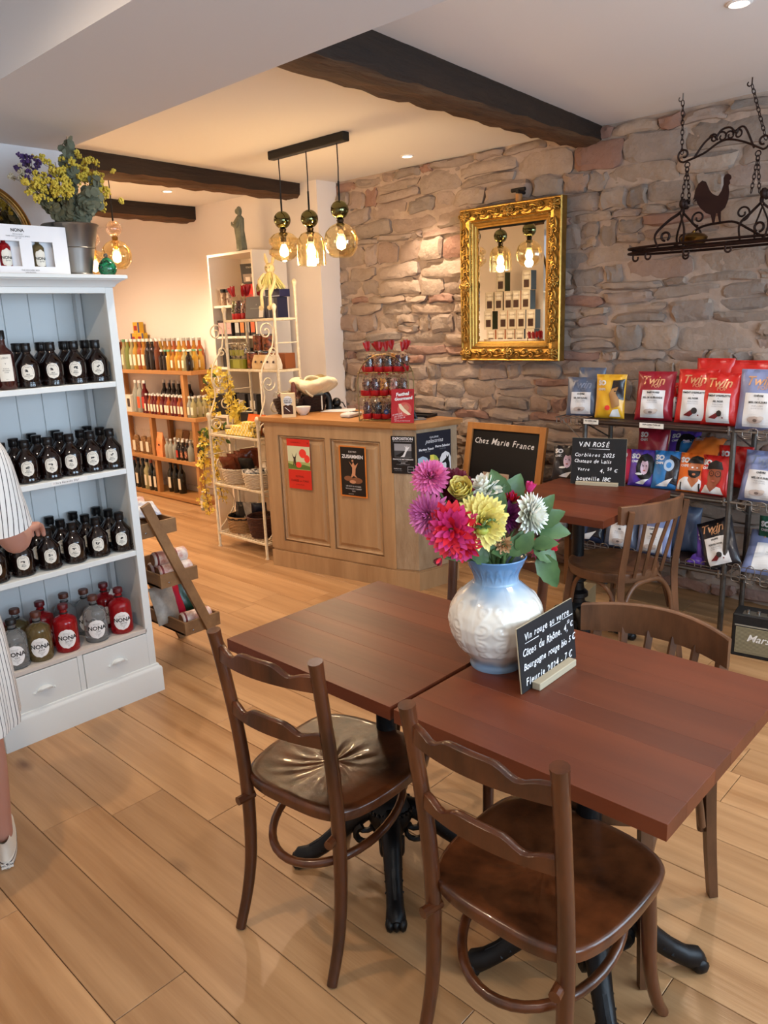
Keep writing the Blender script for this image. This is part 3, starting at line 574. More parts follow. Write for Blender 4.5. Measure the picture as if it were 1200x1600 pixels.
# --- brown syrup bottles
m_brown = mat('near_black_amber_glass', '#120706', .07, spec=.6, coat=.5); m_cap = mat('black_screw_cap', '#100e0f', .28); m_label = mat('cream_paper_label', '#e4e1d6', .7); m_ink = mat('label_ink', '#1b1b1b', .7)
BP = [(.040, 0), (.0435, .003), (.044, .012), (.0428, .016), (.0428, .022), (.044, .026), (.044, .085), (.0425, .092), (.021, .122), (.0165, .127), (.016, .137)]
FL = ['CITRONNADE', 'CITRONNADE', 'BASILIC', 'MENTHE', 'ORGEAT', 'VIOLETTE', 'PÊCHE', 'CASSIS', 'PISTACHE', 'MENTHE', 'PÊCHE', 'FRAISE', 'CANNELLE', 'MYRTILLE', 'VANILLE']
bases = {}
def syrup(flav):
    if flav in bases: return bases[flav]
    t = thing('syrup_bottle', 'x', 'bottle'); g = MB().lathe(BP, 28)
    for i in range(26):
        for j in range(2): g.ball((.0436 * math.cos(i * .2417 + j * .12), .0436 * math.sin(i * .2417 + j * .12), .008 + j * .012), .0022, n=5, k=4)
    g.build('glass_body', m_brown, t, 40); MB().lathe([(.0185, .134), (.0195, .136), (.0195, .152), (.0185, .158), (.0195, .160), (.0195, .165), (.017, .167)], 24).build('cap', m_cap, t, 40)
    l = MB(); patch(l, stadium(.046, .060, .0225), cyl(.044, .058), 0, 14, 10); l = l.build('label', m_label, t, 40)
    p = MB(); f = cyl(.044, .058, .0008)
    for k in range(24):
        a0, a1 = [math.pi * 2 * (k + e) / 24 for e in (0, .8)]
        if -.45 < math.sin(a0) : p.add([f(.0195 * math.cos(a), .0265 * math.sin(a)) for a in (a0, a1)] + [f(.0185 * math.cos(a), .0255 * math.sin(a)) for a in (a1, a0)], [(0, 1, 2, 3)])
    for s, y, z in (('BRUT', -.008, .0052), (flav, -.0140, min(.0058, .044 / len(flav))), ('BACANHA', .0185, .0035), ('sirop', -.0205, .0035)): put(p, s, 0, y, z, f, 0, bold=.02)
    q = random.Random(flav)
    for k in range(5): a = q.uniform(0, 3.1); c0 = (q.uniform(-.006, .006), .004 + q.uniform(-.003, .005)); p.add([f(c0[0] + .0055 * math.cos(a + b) * e, c0[1] + .0028 * math.sin(a + b)) for b, e in ((0, 1), (1.2, .6), (3.1, 1), (4.3, .6))], [(0, 1, 2, 3)])
    p.build('label_print', m_ink, l, 0); bases[flav] = [t, False]; return bases[flav]
def put_syrup(x, y, z, flav, lab, rz):
    b = syrup(flav)
    if not b[1]: b[1] = True; o = b[0]; o.location = (x, y, z); o.rotation_euler = (0, 0, rz); o['label'] = lab
    else: o = dup(b[0], (x, y, z), rz, lab)
    o['group'] = 'brown syrup bottles on the bookcase'; return o
def shelfrow(z, xs, y, flavs, shelf, row, jit=.10, side='from the left'):
    for i, (x, fl) in enumerate(zip(xs, flavs)):
        nm = ORD[i] + ' from left' if i < len(xs) - 1 else 'rightmost'
        put_syrup(x, y + rnd.uniform(-.004, .004), z, fl, 'brown syrup bottle, %s, %s row, %s bookcase shelf' % (nm, row, shelf), R(-22) + rnd.uniform(-jit, jit))
shelfrow(SH[0], (1.254, 1.349, 1.444, 1.534), 3.055, FL[0:4], 'top', 'front'); shelfrow(SH[0], (1.262, 1.353, 1.450, 1.540), 3.150, FL[1:5], 'top', 'back')
shelfrow(SH[1], (1.000, 1.107, 1.196, 1.286, 1.376, 1.465, 1.552 - .004), 3.052, ['PÊCHE'] + FL[4:10], 'second', 'front'); shelfrow(SH[1], (1.10, 1.19, 1.283, 1.375, 1.465, 1.553), 3.142, FL[4:10], 'second', 'middle'); shelfrow(SH[1], (1.12, 1.30, 1.40, 1.54), 3.231, FL[4:9], 'second', 'rear')
shelfrow(SH[2], (1.020, 1.122, 1.230, 1.336, 1.440, 1.545), 3.050, [FL[9]] + FL[10:15], 'third', 'front'); shelfrow(SH[2], (1.03, 1.135, 1.226, 1.330, 1.436, 1.545), 3.141, FL[9:15], 'third', 'middle'); shelfrow(SH[2], (1.12, 1.215, 1.325, 1.428, 1.535), 3.231, FL[10:15], 'third', 'rear')
# tall rose bottles at the frame's left edge
m_rose = mat('rose_wine_glass', '#3a1512', .08, spec=.6, coat=.5)
for k, (x, lab) in enumerate(((1.166, 'tall dark rosé bottle with a long white label, left on the top bookcase shelf'), (1.078, 'tall dark rosé bottle cut by the picture edge on the top bookcase shelf'))):
    t = thing('tall_bottle', lab, 'bottle', (x, 3.045, SH[0]), R(-15), 'tall rosé bottles'); MB().lathe([(.034, 0), (.036, .004), (.036, .128), (.030, .142), (.0165, .155), (.0135, .165), (.0135, .205)], 28).build('glass_body', m_rose, t, 40)
    MB().lathe([(.0155, .185), (.0155, .214), (.013, .217)], 20).build('cap', m_cap, t, 40); l = MB(); patch(l, stadium(.052, .098, .001, 1), cyl(.036, .080), 0, 4, 10); l = l.build('label', m_label, t, 40); p = MB(); f = cyl(.036, .080, .0008)
    for s, y, z in (('LISSO', .036, .010), ('Y', .015, .008), ('ROSÉ DE', -.003, .005), ('PROVENCE', -.010, .005), ('CUVÉE', -.017, .005), ('75 cl', -.042, .0045)): put(p, s, 0, y, z, f)
    p.build('label_print', m_ink, l, 0)
# --- gin bottles
m_gl = mat('clear_gin_glass', '#f4f8f8', .03, trans=.84, ior=1.33); m_red = mat('red_spritz_liquid', '#d61f2a', .05, trans=.62, ior=1.34, coat=.4); m_gold = mat('pale_amber_liquid', '#a58e5c', .05, trans=.70, ior=1.34, coat=.4)
m_cork = {'r': mat('dark_red_stopper', '#5d1016', .35), 'b': mat('brown_stopper', '#5b2f20', .4), 'k': mat('black_stopper', '#1a1615', .4)}; m_neck = film('neck_glass', '#e9eeee', .03, .25)
GP = [(.044, 0), (.0475, .004), (.0485, .012), (.0485, .120), (.046, .133), (.037, .144), (.022, .151), (.0155, .156)]
def gin(x, y, z, lm, cork, word, lab, rz=R(-22), small=1., group='NONA bottles on the bottom bookcase shelf'):
    key = (lm.name, cork)
    if key in bases: t = dup(bases[key], (x, y, z), rz, lab); return t
    t = thing('gin_bottle', lab, 'bottle', (x, y, z), rz, 'round gin bottles on the bottom shelf'); bases[key] = t
    MB().lathe(GP, 32).build('glass_body', lm, t, 40); MB().lathe([(.0155, .155), (.0145, .166), (.0145, .182)], 20, cap=False).build('neck', lm if lm is m_red else m_gl, t, 40)
    MB().lathe([(.0165, .178), (.0205, .181), (.0205, .198), (.018, .201)], 20).build('stopper', m_cork[cork], t, 40); MB().lathe([(.0158, .160), (.0175, .163), (.0158, .167)], 18, cap=False).build('collar', m_ink, t, 40)
    l = MB(); patch(l, ellipse(.037, .042, 32), cyl(.0485, .062), 0, 16, 12); l = l.build('label', mat('white_oval_label', '#edeeee', .6), t, 40); p = MB(); f = cyl(.0485, .062, .0009)
    put(p, 'NONA', .001, .004, .0245, f, bold=.03, sx=1.02); put(p, word, .004, -.010, .013, f, sh=.3); put(p, 'SANS ALCOOL', 0, .024, .0042, f); put(p, 'Distilled in Belgium', 0, .019, .0032, f)
    for k, s in enumerate(('NON ALCOHOLIC', 'BOTANICAL', 'SPIRIT', '70 cl')): put(p, s, .004, -.019 - .0048 * k, .0036, f)
    p.build('label_print', m_ink, l, 0); return t
G = ((1.042, 3.050, m_gl, 'k', 'Gin', 'clear gin bottle, first in the front row, partly behind the person'), (1.140, 3.050, m_gold, 'b', 'June', 'pale amber gin bottle in the front row of the bottom shelf'), (1.252, 3.050, m_red, 'r', 'Spritz', 'red spritz bottle in the middle of the bottom shelf, front row'),
     (1.382, 3.050, m_gl, 'b', 'Gin', 'clear gin bottle in the front row between the two red bottles'), (1.500, 3.052, m_red, 'r', 'Spritz', 'red spritz bottle at the right end of the bottom shelf'), (1.205, 3.165, m_red, 'r', 'Spritz', 'red spritz bottle behind the amber one, with a dark red stopper'),
     (1.315, 3.180, m_gl, 'b', 'Gin', 'clear gin bottle in the back row, left of the middle'), (1.395, 3.160, m_gl, 'b', 'Gin', 'clear gin bottle directly behind the front clear one'), (1.492, 3.170, m_red, 'r', 'Spritz', 'red spritz bottle in the back row with a paper neck tag'),
     (1.100, 3.160, m_gold, 'b', 'June', 'amber gin bottle in the back row on the left'), (1.03, 3.20, m_red, 'r', 'Spritz', 'red bottle deep in the bottom shelf behind the person'))
for x, y, lm, c, wd, lab in G: o = gin(x, y, SH[3], lm, c, wd, lab)
tg = thing('neck_tag', 'paper tag with a code panel hanging from the back red bottle', 'tag', (1.522, 3.140, SH[3] + .165), R(-20)); MB().box((0, 0, -.02), (.022, .0012, .044), M=Matrix.Rotation(R(28), 4, 'Y')).build('card', m_label, tg, 0)
MB().tube([(-.026, .015, -.003), (-.012, .006, .004), (.0, 0, .0)], .0008, n=5).build('string', m_ink, tg)
# --- on top of the bookcase
TZ = 1.8165
t = thing('gift_box', 'white three-window gift box of small bottles on the bookcase', 'box', (1.258, 3.055, TZ), R(0)); GW, GH, GD = .432, .180, .085
bx = MB(); bx.box((0, .055, GH / 2), (GW, .05, GH)); xs = [-.216, -.175, -.095, -.048, .032, .078, .158, .216]; zs = (.0, .032, .122, GH)
for i in range(7):
    for k in range(3):
        if i % 2 == 1 and k == 1: continue
        bx.box(((xs[i] + xs[i + 1]) / 2, .0, (zs[k] + zs[k + 1]) / 2), (xs[i + 1] - xs[i], .003, zs[k + 1] - zs[k]))
bx.box((0, .025, GH - .001), (GW, .05, .002)); bx.box((0, .025, .001), (GW, .05, .002))
for e in (-1, 1): bx.box((e * (GW / 2 - .001), .025, GH / 2), (.002, .05, GH))
bo = bx.build('carton', mat('white_carton', '#e9e9ec', .6), t, 0); p = MB(); f = on(frame((0, -.0016, 0), (1, 0, 0)))
for c in (-.135, -.008, .118):
    pass
put(p, 'NONA', .03, .160, .016, f, bold=.03)
for k, s in enumerate(('DÉCOUVERTE', 'THREE NON ALCOHOLIC SPIRITS', 'GIFT SET')): put(p, s, .03, .146 - .007 * k, .006, f)
put(p, 'THE DISCOVERY BOX', .06, .018, .007, f); put(p, 'SANS ALCOOL', .06, .010, .006, f); p.build('box_print', m_ink, bo, 0)
for c, lm in ((-.135, m_gl), (-.008, m_red), (.118, m_gold)):
    mb = MB(); mb.lathe([(.030, .006), (.031, .01), (.031, .102), (.024, .112), (.010, .118), (.010, .13)], 22, c=(c - .006, .0, 0)); b = mb.build('small_bottle', lm, t, 40, loc=(0, .033, 0)) if False else MB().lathe([(.022, .006), (.023, .01), (.023, .102), (.017, .112), (.008, .118), (.008, .13)], 22, c=(c - .008, .0265, 0)).build('small_bottle', lm, t, 40)
    l = MB(); f2 = cyl(.023, .062); g2 = lambda u, v, c=c: (f2(u, v)[0] + c - .008, f2(u, v)[1] + .0265, f2(u, v)[2]); patch(l, stadium(.040, .066, .018), g2, 0, 10, 8); l.build('small_label', m_label, b, 40)
    p = MB(); f3 = cyl(.023, .062, .0008); g3 = lambda u, v, c=c: (f3(u, v)[0] + c - .008, f3(u, v)[1] + .0265, f3(u, v)[2]); put(p, 'NONA', 0, .0, .0145, g3, bold=.03); put(p, 'Spritz', 0, -.010, .008, g3, sh=.3); p.build('label_print', m_ink, b, 0)
m_zinc = mat('dull_zinc', '#9a9793', .30, .9, col2='#77736e', nscale=9, namt=.8, stretch=(1, 1, .15))
t = thing('metal_bucket', 'dented zinc champagne bucket holding the dried bouquet', 'bucket', (1.535, 3.135, TZ)); MB().lathe([(.062, 0), (.067, .003), (.068, .010), (.065, .014), (.082, .10), (.103, .190), (.108, .196), (.110, .199), (.107, .202), (.101, .198), (.080, .10), (.061, .012), (.001, .012)], 40, cap=False).build('bucket_body', m_zinc, t, 40)
MB().lathe([(.0838, .108), (.0862, .110), (.0850, .112)], 40, cap=False).build('band', m_zinc, t, 40)
t = thing('glass_ornament', 'dark green speckled glass pear beside the metal bucket', 'ornament', (1.648, 3.085, TZ)); MB().lathe([(.012, 0), (.027, .006), (.036, .022), (.038, .036), (.033, .052), (.022, .066), (.014, .074), (.008, .078)], 28).build('body', mat('green_flecked_glass', '#04251a', .08, col2='#1f8a5c', nscale=95, namt=.25, coat=.6), t, 50)
MB().tube([(0, 0, .074), (.004, 0, .084), (.001, 0, .090), (-.006, 0, .088), (-.008, 0, .080)], .0045, n=8).build('glass_loop', mat('brownish_glass', '#5a5048', .1), t, 60)
m_gold_fr = mat('old_gilt', '#a57a3a', .32, .75, col2='#6d4a1f', nscale=18, namt=.8)
t = thing('round_mirror', 'round gilt-framed mirror behind the bouquet on the bookcase', 'mirror', (1.275, 3.36, TZ + .165 + .013), 0, rot=(R(-6), 0, 0)); MB().tube([(.195 * math.cos(a), 0, .195 * math.sin(a)) for a in np.linspace(0, 2 * math.pi, 64, endpoint=False)], .014, n=10, closed=True).tube([(.183 * math.cos(a), -.006, .183 * math.sin(a)) for a in np.linspace(0, 2 * math.pi, 64, endpoint=False)], .005, n=8, closed=True).build('gilt_frame', m_gold_fr, t, 60)
m_mirror = mat('mirror_silver', '#e8ebe9', .015, 1.); MB().lathe([(.19, .0), (.001, .0)], 48, M=Matrix.Rotation(R(90), 4, 'X'), cap=False).build('mirror_glass', m_mirror, t, 0)
# dried bouquet: every sprig its own thing, stems in the bucket
m_stem = mat('dry_stem', '#5a4a2f', .8); m_yel = mat('yellow_statice', '#c7a92b', .8, col2='#e0cb58', nscale=60); m_pur = mat('purple_statice', '#3a2350', .8, col2='#553a72', nscale=60); m_euc = mat('grey_green_eucalyptus', '#50543f', .75, col2='#7b7d68', nscale=14); m_pale = mat('pale_dry_flower', '#b9ae93', .9); m_dull = mat('dried_brown_leaf', '#4b4a36', .8, col2='#6b6448', nscale=20)
BB = Vector((1.528, 3.125, TZ)); q = random.Random(11)
def sprig(name, lab, tip, fn):
    t = thing(name, lab, 'flower', tuple(BB + Vector((0, 0, .02)))); T = Vector(tip) - BB - Vector((0, 0, .02)); d = Vector((T.x * .20, T.y * .20, .165)); d.x = max(-.07, min(.07, d.x)); d.y = max(-.07, min(.07, d.y)); P = [Vector((d.x * .3, d.y * .3, 0)), d, d.lerp(T, .55) + Vector((0, 0, .015)), T]
    sweep([tuple(p) for p in P], [.0022, .002, .0016, .001], 5).build('stem', m_stem, t, 60); fn(t, P); return t
def statice(m, n=9, spread=.035, r=.011):
    def fn(t, P):
        mb = MB(); sb = MB()
        for k in range(n):
            u = q.uniform(.55, 1.05); c = P[2].lerp(P[3], (u - .4) / .6) + Vector((q.gauss(0, 1), q.gauss(0, 1), q.gauss(0, .8))) * spread * .62; b = P[2].lerp(P[3], max(0, (u - .55) / .6)); sb.tube([b, b.lerp(c, .5) + Vector((0, 0, -.004)), c], .0009, n=4)
            for j in range(16): dv = Vector((q.gauss(0, 1), q.gauss(0, 1), q.gauss(.3, .8))).normalized(); mb.ball(tuple(c + dv * r * .8), r * q.uniform(.28, .42), n=5, k=4)
        tag(mb.build('florets', m, t, 60), kind='stuff'); sb.build('twiglets', m_stem, t, 60)
    return fn
def leaf_disc(mb, c, n, r, m=0, asp=1.):
    n = n.normalized(); a = n.orthogonal().normalized(); a.rotate(Matrix.Rotation(q.uniform(0, 6.28), 3, n)); b = n.cross(a); mb.flat([tuple(c + a * math.cos(x) * r * asp + b * math.sin(x) * r + n * (.12 * r * math.cos(2 * x))) for x in np.linspace(0, 2 * math.pi, 9)[:-1]], m)
def euca(n=26, r=.021, m=m_euc):
    def fn(t, P):
        for k in range(n):
            u = .30 + .70 * k / n; c = (P[1].lerp(P[2], (u - .3) / .3) if u < .6 else P[2].lerp(P[3], (u - .6) / .4)); mb = MB(); 
            for s in (-1, 1):
                dv = Vector((q.gauss(0, 1), q.gauss(0, 1), q.gauss(0, .5))).normalized(); leaf_disc(mb, c + dv * r * .95, Vector((q.gauss(0, .6), -1 + q.gauss(0, .4), q.gauss(0, .6))), r * q.uniform(.8, 1.15) * (1.1 - .35 * u))
            mb.build('leaf_pair', m, t, 60)
    return fn
for lab, tip in (('yellow statice sprig arching over the left of the dried bouquet', (1.425, 3.09, 2.18)), ('yellow statice sprig lowest on the left of the dried bouquet', (1.385, 3.06, 2.135)), ('yellow statice sprig in the upper middle of the dried bouquet', (1.500, 3.12, 2.245)), ('yellow statice sprig drooping at the middle front of the dried bouquet', (1.480, 3.05, 2.15)), ('yellow statice sprig tall beside the eucalyptus tip', (1.600, 3.12, 2.265)), ('yellow statice sprig at the upper right of the dried bouquet', (1.670, 3.13, 2.235)), ('yellow statice sprig at the far right of the dried bouquet', (1.700, 3.12, 2.165))):
    sprig('statice_sprig', lab, tip, statice(m_yel, 24, .045, .0125))['group'] = 'yellow statice in the dried bouquet'
sprig('statice_sprig', 'purple statice sprig at the left of the dried bouquet', (1.405, 3.14, 2.225), statice(m_pur, 20, .034, .012)); sprig('dried_sprig', 'pale feathery dried sprig farthest left in the bouquet', (1.348, 3.12, 2.205), statice(m_pale, 26, .036, .008))
for lab, tip in (('tall eucalyptus branch rising highest from the bouquet', (1.560, 3.12, 2.345)), ('eucalyptus branch hanging at the right front of the bouquet', (1.600, 3.04, 2.145)), ('eucalyptus branch in the middle of the bouquet', (1.555, 3.10, 2.22)), ('low eucalyptus branch right of the bucket rim', (1.640, 3.07, 2.11)), ('eucalyptus branch hanging in front of the bucket rim', (1.585, 3.03, 2.09)), ('eucalyptus branch leaning right in the bouquet', (1.655, 3.10, 2.20))): sprig('eucalyptus_branch', lab, tip, euca())['group'] = 'eucalyptus in the dried bouquet'
for lab, tip in (('dull brown leafy sprig low on the left of the bouquet', (1.44, 3.07, 2.08)), ('dull brown leafy sprig at the far left under the yellow flowers', (1.40, 3.08, 2.11)), ('dull brown leafy sprig behind the drooping yellow sprig', (1.46, 3.12, 2.13)), ('dull brown leafy sprig at the right over the bucket rim', (1.61, 3.12, 2.10)), ('dull brown leafy sprig low in the middle of the bouquet', (1.50, 3.06, 2.09)), ('dull brown leafy sprig at the back of the bouquet', (1.47, 3.18, 2.15))): sprig('dried_sprig', lab, tip, euca(26, .016, m_dull))
# ================================================================ COUNTER AND WHAT STANDS ON IT
_R = [Vector(_x), Vector(_d), Vector(_f)]
def ray(px, py): return _R[0] * ((px - 600) / 1200.) + _R[1] * ((py - 800) / 1200.) + _R[2]
def PZ(px, py, z):            # point of a horizontal surface at height z seen at this place of the photograph
    d = ray(px, py); k = (z - 1.6) / d.z; return (d.x * k, d.y * k, z)
def PX(px, py, x): d = ray(px, py); k = x / d.x; return (x, d.y * k, 1.6 + d.z * k)
m_cw = wood('stripped_old_pine', '#86623f', '#bf9f76', 2, .6, 8., .10, .35, 0, .7); m_cw2 = wood('paint_flecked_pine', '#80664a', '#b9a588', 2, .75, 16., .3, .5, 0, .7); m_ctop = wood('warm_pine_top', '#8f5f33', '#b9864f', 1, .45, 7., .1, .1)
P0, P1, P2, P3 = Vector((3.122, 4.03, 0)), Vector((3.280, 3.03, 0)), Vector((3.33, 2.89, 0)), Vector((3.64, 2.83, 0)); P4 = Vector((3.70, 4.10, 0))
t = thing('counter', 'old stripped-wood shop counter with panelled front and cut corner', 'counter', (0, 0, 0))
def inset(poly, d):
    k = len(poly); c = sum((Vector(p) for p in poly), Vector()) / k; out = []
    for i in range(k):
        a, b, e = poly[i - 1], poly[i], poly[(i + 1) % k]; n1 = Vector((b - a).to_2d().orthogonal().normalized()); n2 = Vector((e - b).to_2d().orthogonal().normalized()); n = (n1 + n2)
        n = n / max(.3, n.length_squared / 2); s = 1 if n.dot((b - c).to_2d()) < 0 else -1; out.append((b.x + n.x * d * s, b.y + n.y * d * s))
    return out
poly = [P0, P1, P2, P3, P4]; ct = (0, 0, 0)
MB().prism(inset(poly, .020), .01, .985).build('carcass', m_cw2, t, 0); MB().prism(inset(poly, .0), .0, .115).prism(inset(poly, .008), .115, .128).build('plinth', m_cw, t, 0)
MB().prism(inset(poly, -.022), .994, 1.020).prism(inset(poly, -.012), .984, .994).build('counter_top', m_ctop, t, 0)
for A, B, segs, mm in ((P0, P1, ((.114, .506), (.544, .924)), m_cw), (P1, P2, (), m_cw2), (P2, P3, (), m_cw2)):
    L_ = (B - A).length; M = frame(A, B - A); M.translation = A
    if segs:
        fr = MB(); zb, zt = .19, .905; us = [.0, segs[0][0], segs[0][1], segs[1][0], segs[1][1], L_]
        for i in (0, 2, 4): fr.box(((us[i] + us[i + 1]) / 2, (.128 + .984) / 2, -.012), (us[i + 1] - us[i], .856, .02), M=M)
        for a, b in segs: fr.box(((a + b) / 2, (.128 + zb) / 2, -.012), (b - a, zb - .128, .02), M=M); fr.box(((a + b) / 2, (zt + .984) / 2, -.012), (b - a, .984 - zt, .02), M=M)
        fr.build('face_frame', mm, t, 0)
        for a, b in segs:
            pn = MB(); w_, h_ = b - a, zt - zb; cx, cz = (a + b) / 2, (zb + zt) / 2
            ring = [(0, -.018), (.012, -.006), (.020, -.016), (.030, -.018), (.050, -.008)]; rows = []
            for o, dz in ring: rows.append([tuple(M @ Vector(p)) for p in ((a + o, zb + o, dz), (b - o, zb + o, dz), (b - o, zt - o, dz), (a + o, zt - o, dz), (a + o, zb + o, dz))])
            pn.grid(np.array(rows)[:, ::-1]); pn.flat([(a + .05, zb + .05, -.008), (b - .05, zb + .05, -.008), (b - .05, zt - .05, -.008), (a + .05, zt - .05, -.008)], 0, M); pn.build('raised_panel', m_cw, t, 0)
    else: MB().box((L_ / 2, .556, -.012), (L_ - .004, .85, .018), M=M).build('side_board', mm, t, 0)
# posters pasted on it
m_pk = mat('poster_black', '#0c0b0e', .5); m_pw = mat('poster_white', '#dcdde0', .5); m_pr = mat('poster_red', '#c8281d', .5); m_po = mat('poster_orange', '#c9762c', .5)
def poster(name, lab, A, B, u, z, w_, h_, base, layers, off=.003):
    M = frame(A, B - A); M = M @ Matrix.Translation((u, z, off)); t = thing(name, lab, 'poster', tuple(M.translation)); M0 = M.copy(); M0.translation = (0, 0, 0); MB().box((0, 0, -.0006), (w_, h_, .0012), M=M0).build('sheet', base, t, 0)
    mats = []; mb = MB(); k = 0
    for L in layers:
        if L[0] not in mats: mats.append(L[0])
        mi = mats.index(L[0]); k += 1; f = on(M0, .0004 + .00012 * k)
        if L[1] == 't': put(mb, L[2], L[3] * w_, L[4] * h_, L[5], f, mi, **(L[6] if len(L) > 6 else {}))
        elif L[1] == 'r': x, y, a, b = [L[2][0] * w_, L[2][1] * h_, L[2][2] * w_ / 2, L[2][3] * h_ / 2]; mb.flat([f(x - a, y - b), f(x + a, y - b), f(x + a, y + b), f(x - a, y + b)], mi)
        else: mb.flat([f(px * w_, py * h_) for px, py in L[2]], mi)
    if mb.v: mb.build('poster_print', mats, t, 0)
    return t
def C_(n, c): return mat('ink_' + n, c, .6)
el = lambda cx, cy, a, b, n=14: [(cx + a * math.cos(2 * math.pi * i / n), cy + b * math.sin(2 * math.pi * i / n)) for i in range(n)]
g1, g2, r1, sk = C_('meadow', '#9fae6c'), C_('sky', '#c9cfae'), C_('poppy', '#e0382e'), C_('skin', '#c08a66')
poster('poster', 'red poster with a poppy meadow picture on the counter front', P0, P1, .288, .725, .190, .325, m_pr, [(g2, 'r', (0, .13, .98, .46)), (g1, 'r', (0, -.03, .98, .16)), (C_('grass', '#566f2e'), 'p', [(-.49, -.10), (.49, -.10), (.49, -.03), (.2, .0), (-.1, -.04), (-.49, .01)]),
    (r1, 'p', el(.18, .22, .16, .09)), (r1, 'p', el(.36, .12, .12, .08)), (r1, 'p', el(-.02, -.01, .13, .06)), (C_('dark', '#3a2a1c'), 'p', [(-.30, .22), (-.22, .14), (-.16, .14), (-.08, .24), (-.14, .10), (-.13, -.03), (-.18, -.03), (-.18, .06), (-.22, -.03), (-.26, -.03), (-.23, .10)]),
    (m_pk, 't', 'FESTIVAL', .0, -.25, .018), (m_pk, 't', 'DANSE en MAIA', 0, -.335, .021), (m_pk, 't', 'du 18 au 25 août', 0, -.41, .010), (m_pk, 't', 'COMMUNE DE VILLE', -.1, .43, .009), (m_pk, 't', '8', .42, .43, .016)])
poster('poster', 'black ZUSAMMEN poster with an orange edge on the counter front', P0, P1, .717, .710, .205, .318, m_po, [(m_pk, 'r', (0, 0, .90, .95)), (m_pw, 't', 'ÉLECTRO', 0, .385, .014, dict(sh=.2)), (m_pw, 't', 'ZUSAMMEN', 0, .29, .030, dict(bold=.03)), (sk, 'p', [(-.14, .20), (-.03, .13), (.02, .19), (.08, .12), (.20, .18), (.10, .06), (.08, -.06), (.16, -.12), (.02, -.08), (-.10, -.14), (-.03, -.02), (-.02, .08)]),
    (C_('bodies', '#7d5034'), 'p', el(-.18, -.14, .16, .05)), (C_('bodies', '#7d5034'), 'p', el(.14, -.17, .2, .06)), (sk, 'p', el(-.02, -.2, .12, .035)), (sk, 'p', el(.0, .215, .035, .022)), (m_pw, 't', 'LES 24 ET 25 OCTOBRE', 0, -.29, .011), (m_pw, 't', 'UN CONCERT CABARET', 0, -.34, .011), (m_pw, 't', '20h30', 0, -.385, .010), (m_pw, 't', 'www.salle.fr', -.1, -.44, .008)])
gr = C_('grey', '#8d8e92'); gd = C_('darkgrey', '#3b3c40')
poster('poster', 'black and white EXPOSITION poster on the cut corner of the counter', P1, P2, .066, .835, .150, .222, m_pk, [(m_pw, 't', 'EXPOSITION', 0, .43, .0225, dict(bold=.03)), (m_pw, 't', 'DU 5 JUILLET AU 30 NOVEMBRE 2025', 0, .365, .0075), (gr, 'r', (0, .12, .72, .36)), (gd, 'r', (0, .03, .72, .17)), (m_pw, 'p', [(-.1, -.05), (.05, .08), (.12, .17), (.08, .25), (.15, .20), (.18, .26), (.20, .20), (.30, .24), (.22, .15), (.16, .10), (.06, -.05)]), (m_pk, 'p', [(-.36, -.04), (-.1, .05), (.1, .12), (.0, .0), (-.1, -.05)]),
    (m_pw, 't', 'FRANÇOIS MITTERRAND', 0, -.115, .0115, dict(bold=.02)), (gr, 't', 'LE PROMENEUR', 0, -.165, .008), (m_pw, 't', 'ENTRÉE', 0, -.215, .008), (gr, 't', 'DU MARDI AU DIMANCHE', 0, -.25, .007), (m_pw, 't', 'MUSÉE DU LIEU', -.24, -.37, .007), (gr, 't', '19 Rue Henri Martin', -.22, -.42, .006), (gr, 'r', (.31, -.38, .26, .16)), (m_pk, 'r', (.31, -.345, .22, .06)), (m_pk, 'r', (.31, -.415, .22, .06))])
poster('poster', 'tall dark blue gallery poster with animal silhouette on the counter side', P2, P3, .132, .795, .258, .335, C_('navy', '#11101f'), [(m_pw, 'r', (0, -.345, .99, .30)), (m_pw, 't', 'GALERIE', .0, .40, .014, dict(sx=1.3)), (m_pw, 't', 'palestrina', .0, .335, .034, dict(sh=.4)), (m_pw, 't', 'Martine Tatoir', -.23, .20, .019, dict(bold=.03)), (m_pw, 't', 'Pierre Sabatier', .25, .225, .019, dict(bold=.03)), (gr, 't', 'PEINTURE', -.2, .155, .009), (gr, 't', 'SCULPTURE', .25, .175, .009),
    (C_('bluegrey', '#9fb0c0'), 'p', [(-.48, -.2), (-.16, -.2), (-.16, -.02), (-.22, .05), (-.34, .09), (-.48, .06)]), (C_('leafy', '#a5b04a'), 'p', [(-.13, -.2), (.12, -.2), (.12, .0), (.06, .06), (-.02, .09), (-.13, .09)]), (C_('yellowy', '#d4c94f'), 'p', [(-.13, -.1), (.0, -.1), (-.02, .09), (-.13, .09)]), (m_pw, 'p', [(.16, -.28), (.49, -.28), (.49, .0), (.44, .08), (.33, .12), (.22, .08), (.16, .0)]),
    (m_pk, 'p', [(.34, -.28), (.46, -.28), (.45, -.10), (.42, -.03), (.44, .06), (.39, .01), (.35, .05), (.35, .0), (.30, -.03), (.22, -.07), (.24, -.09), (.33, -.08), (.35, -.12)]), (m_pk, 't', 'VERNISSAGE', -.22, -.30, .014, dict(bold=.02)), (m_pk, 't', 'à partir de 18h', -.2, -.345, .010), (m_pk, 't', '2025', -.22, -.43, .016)])
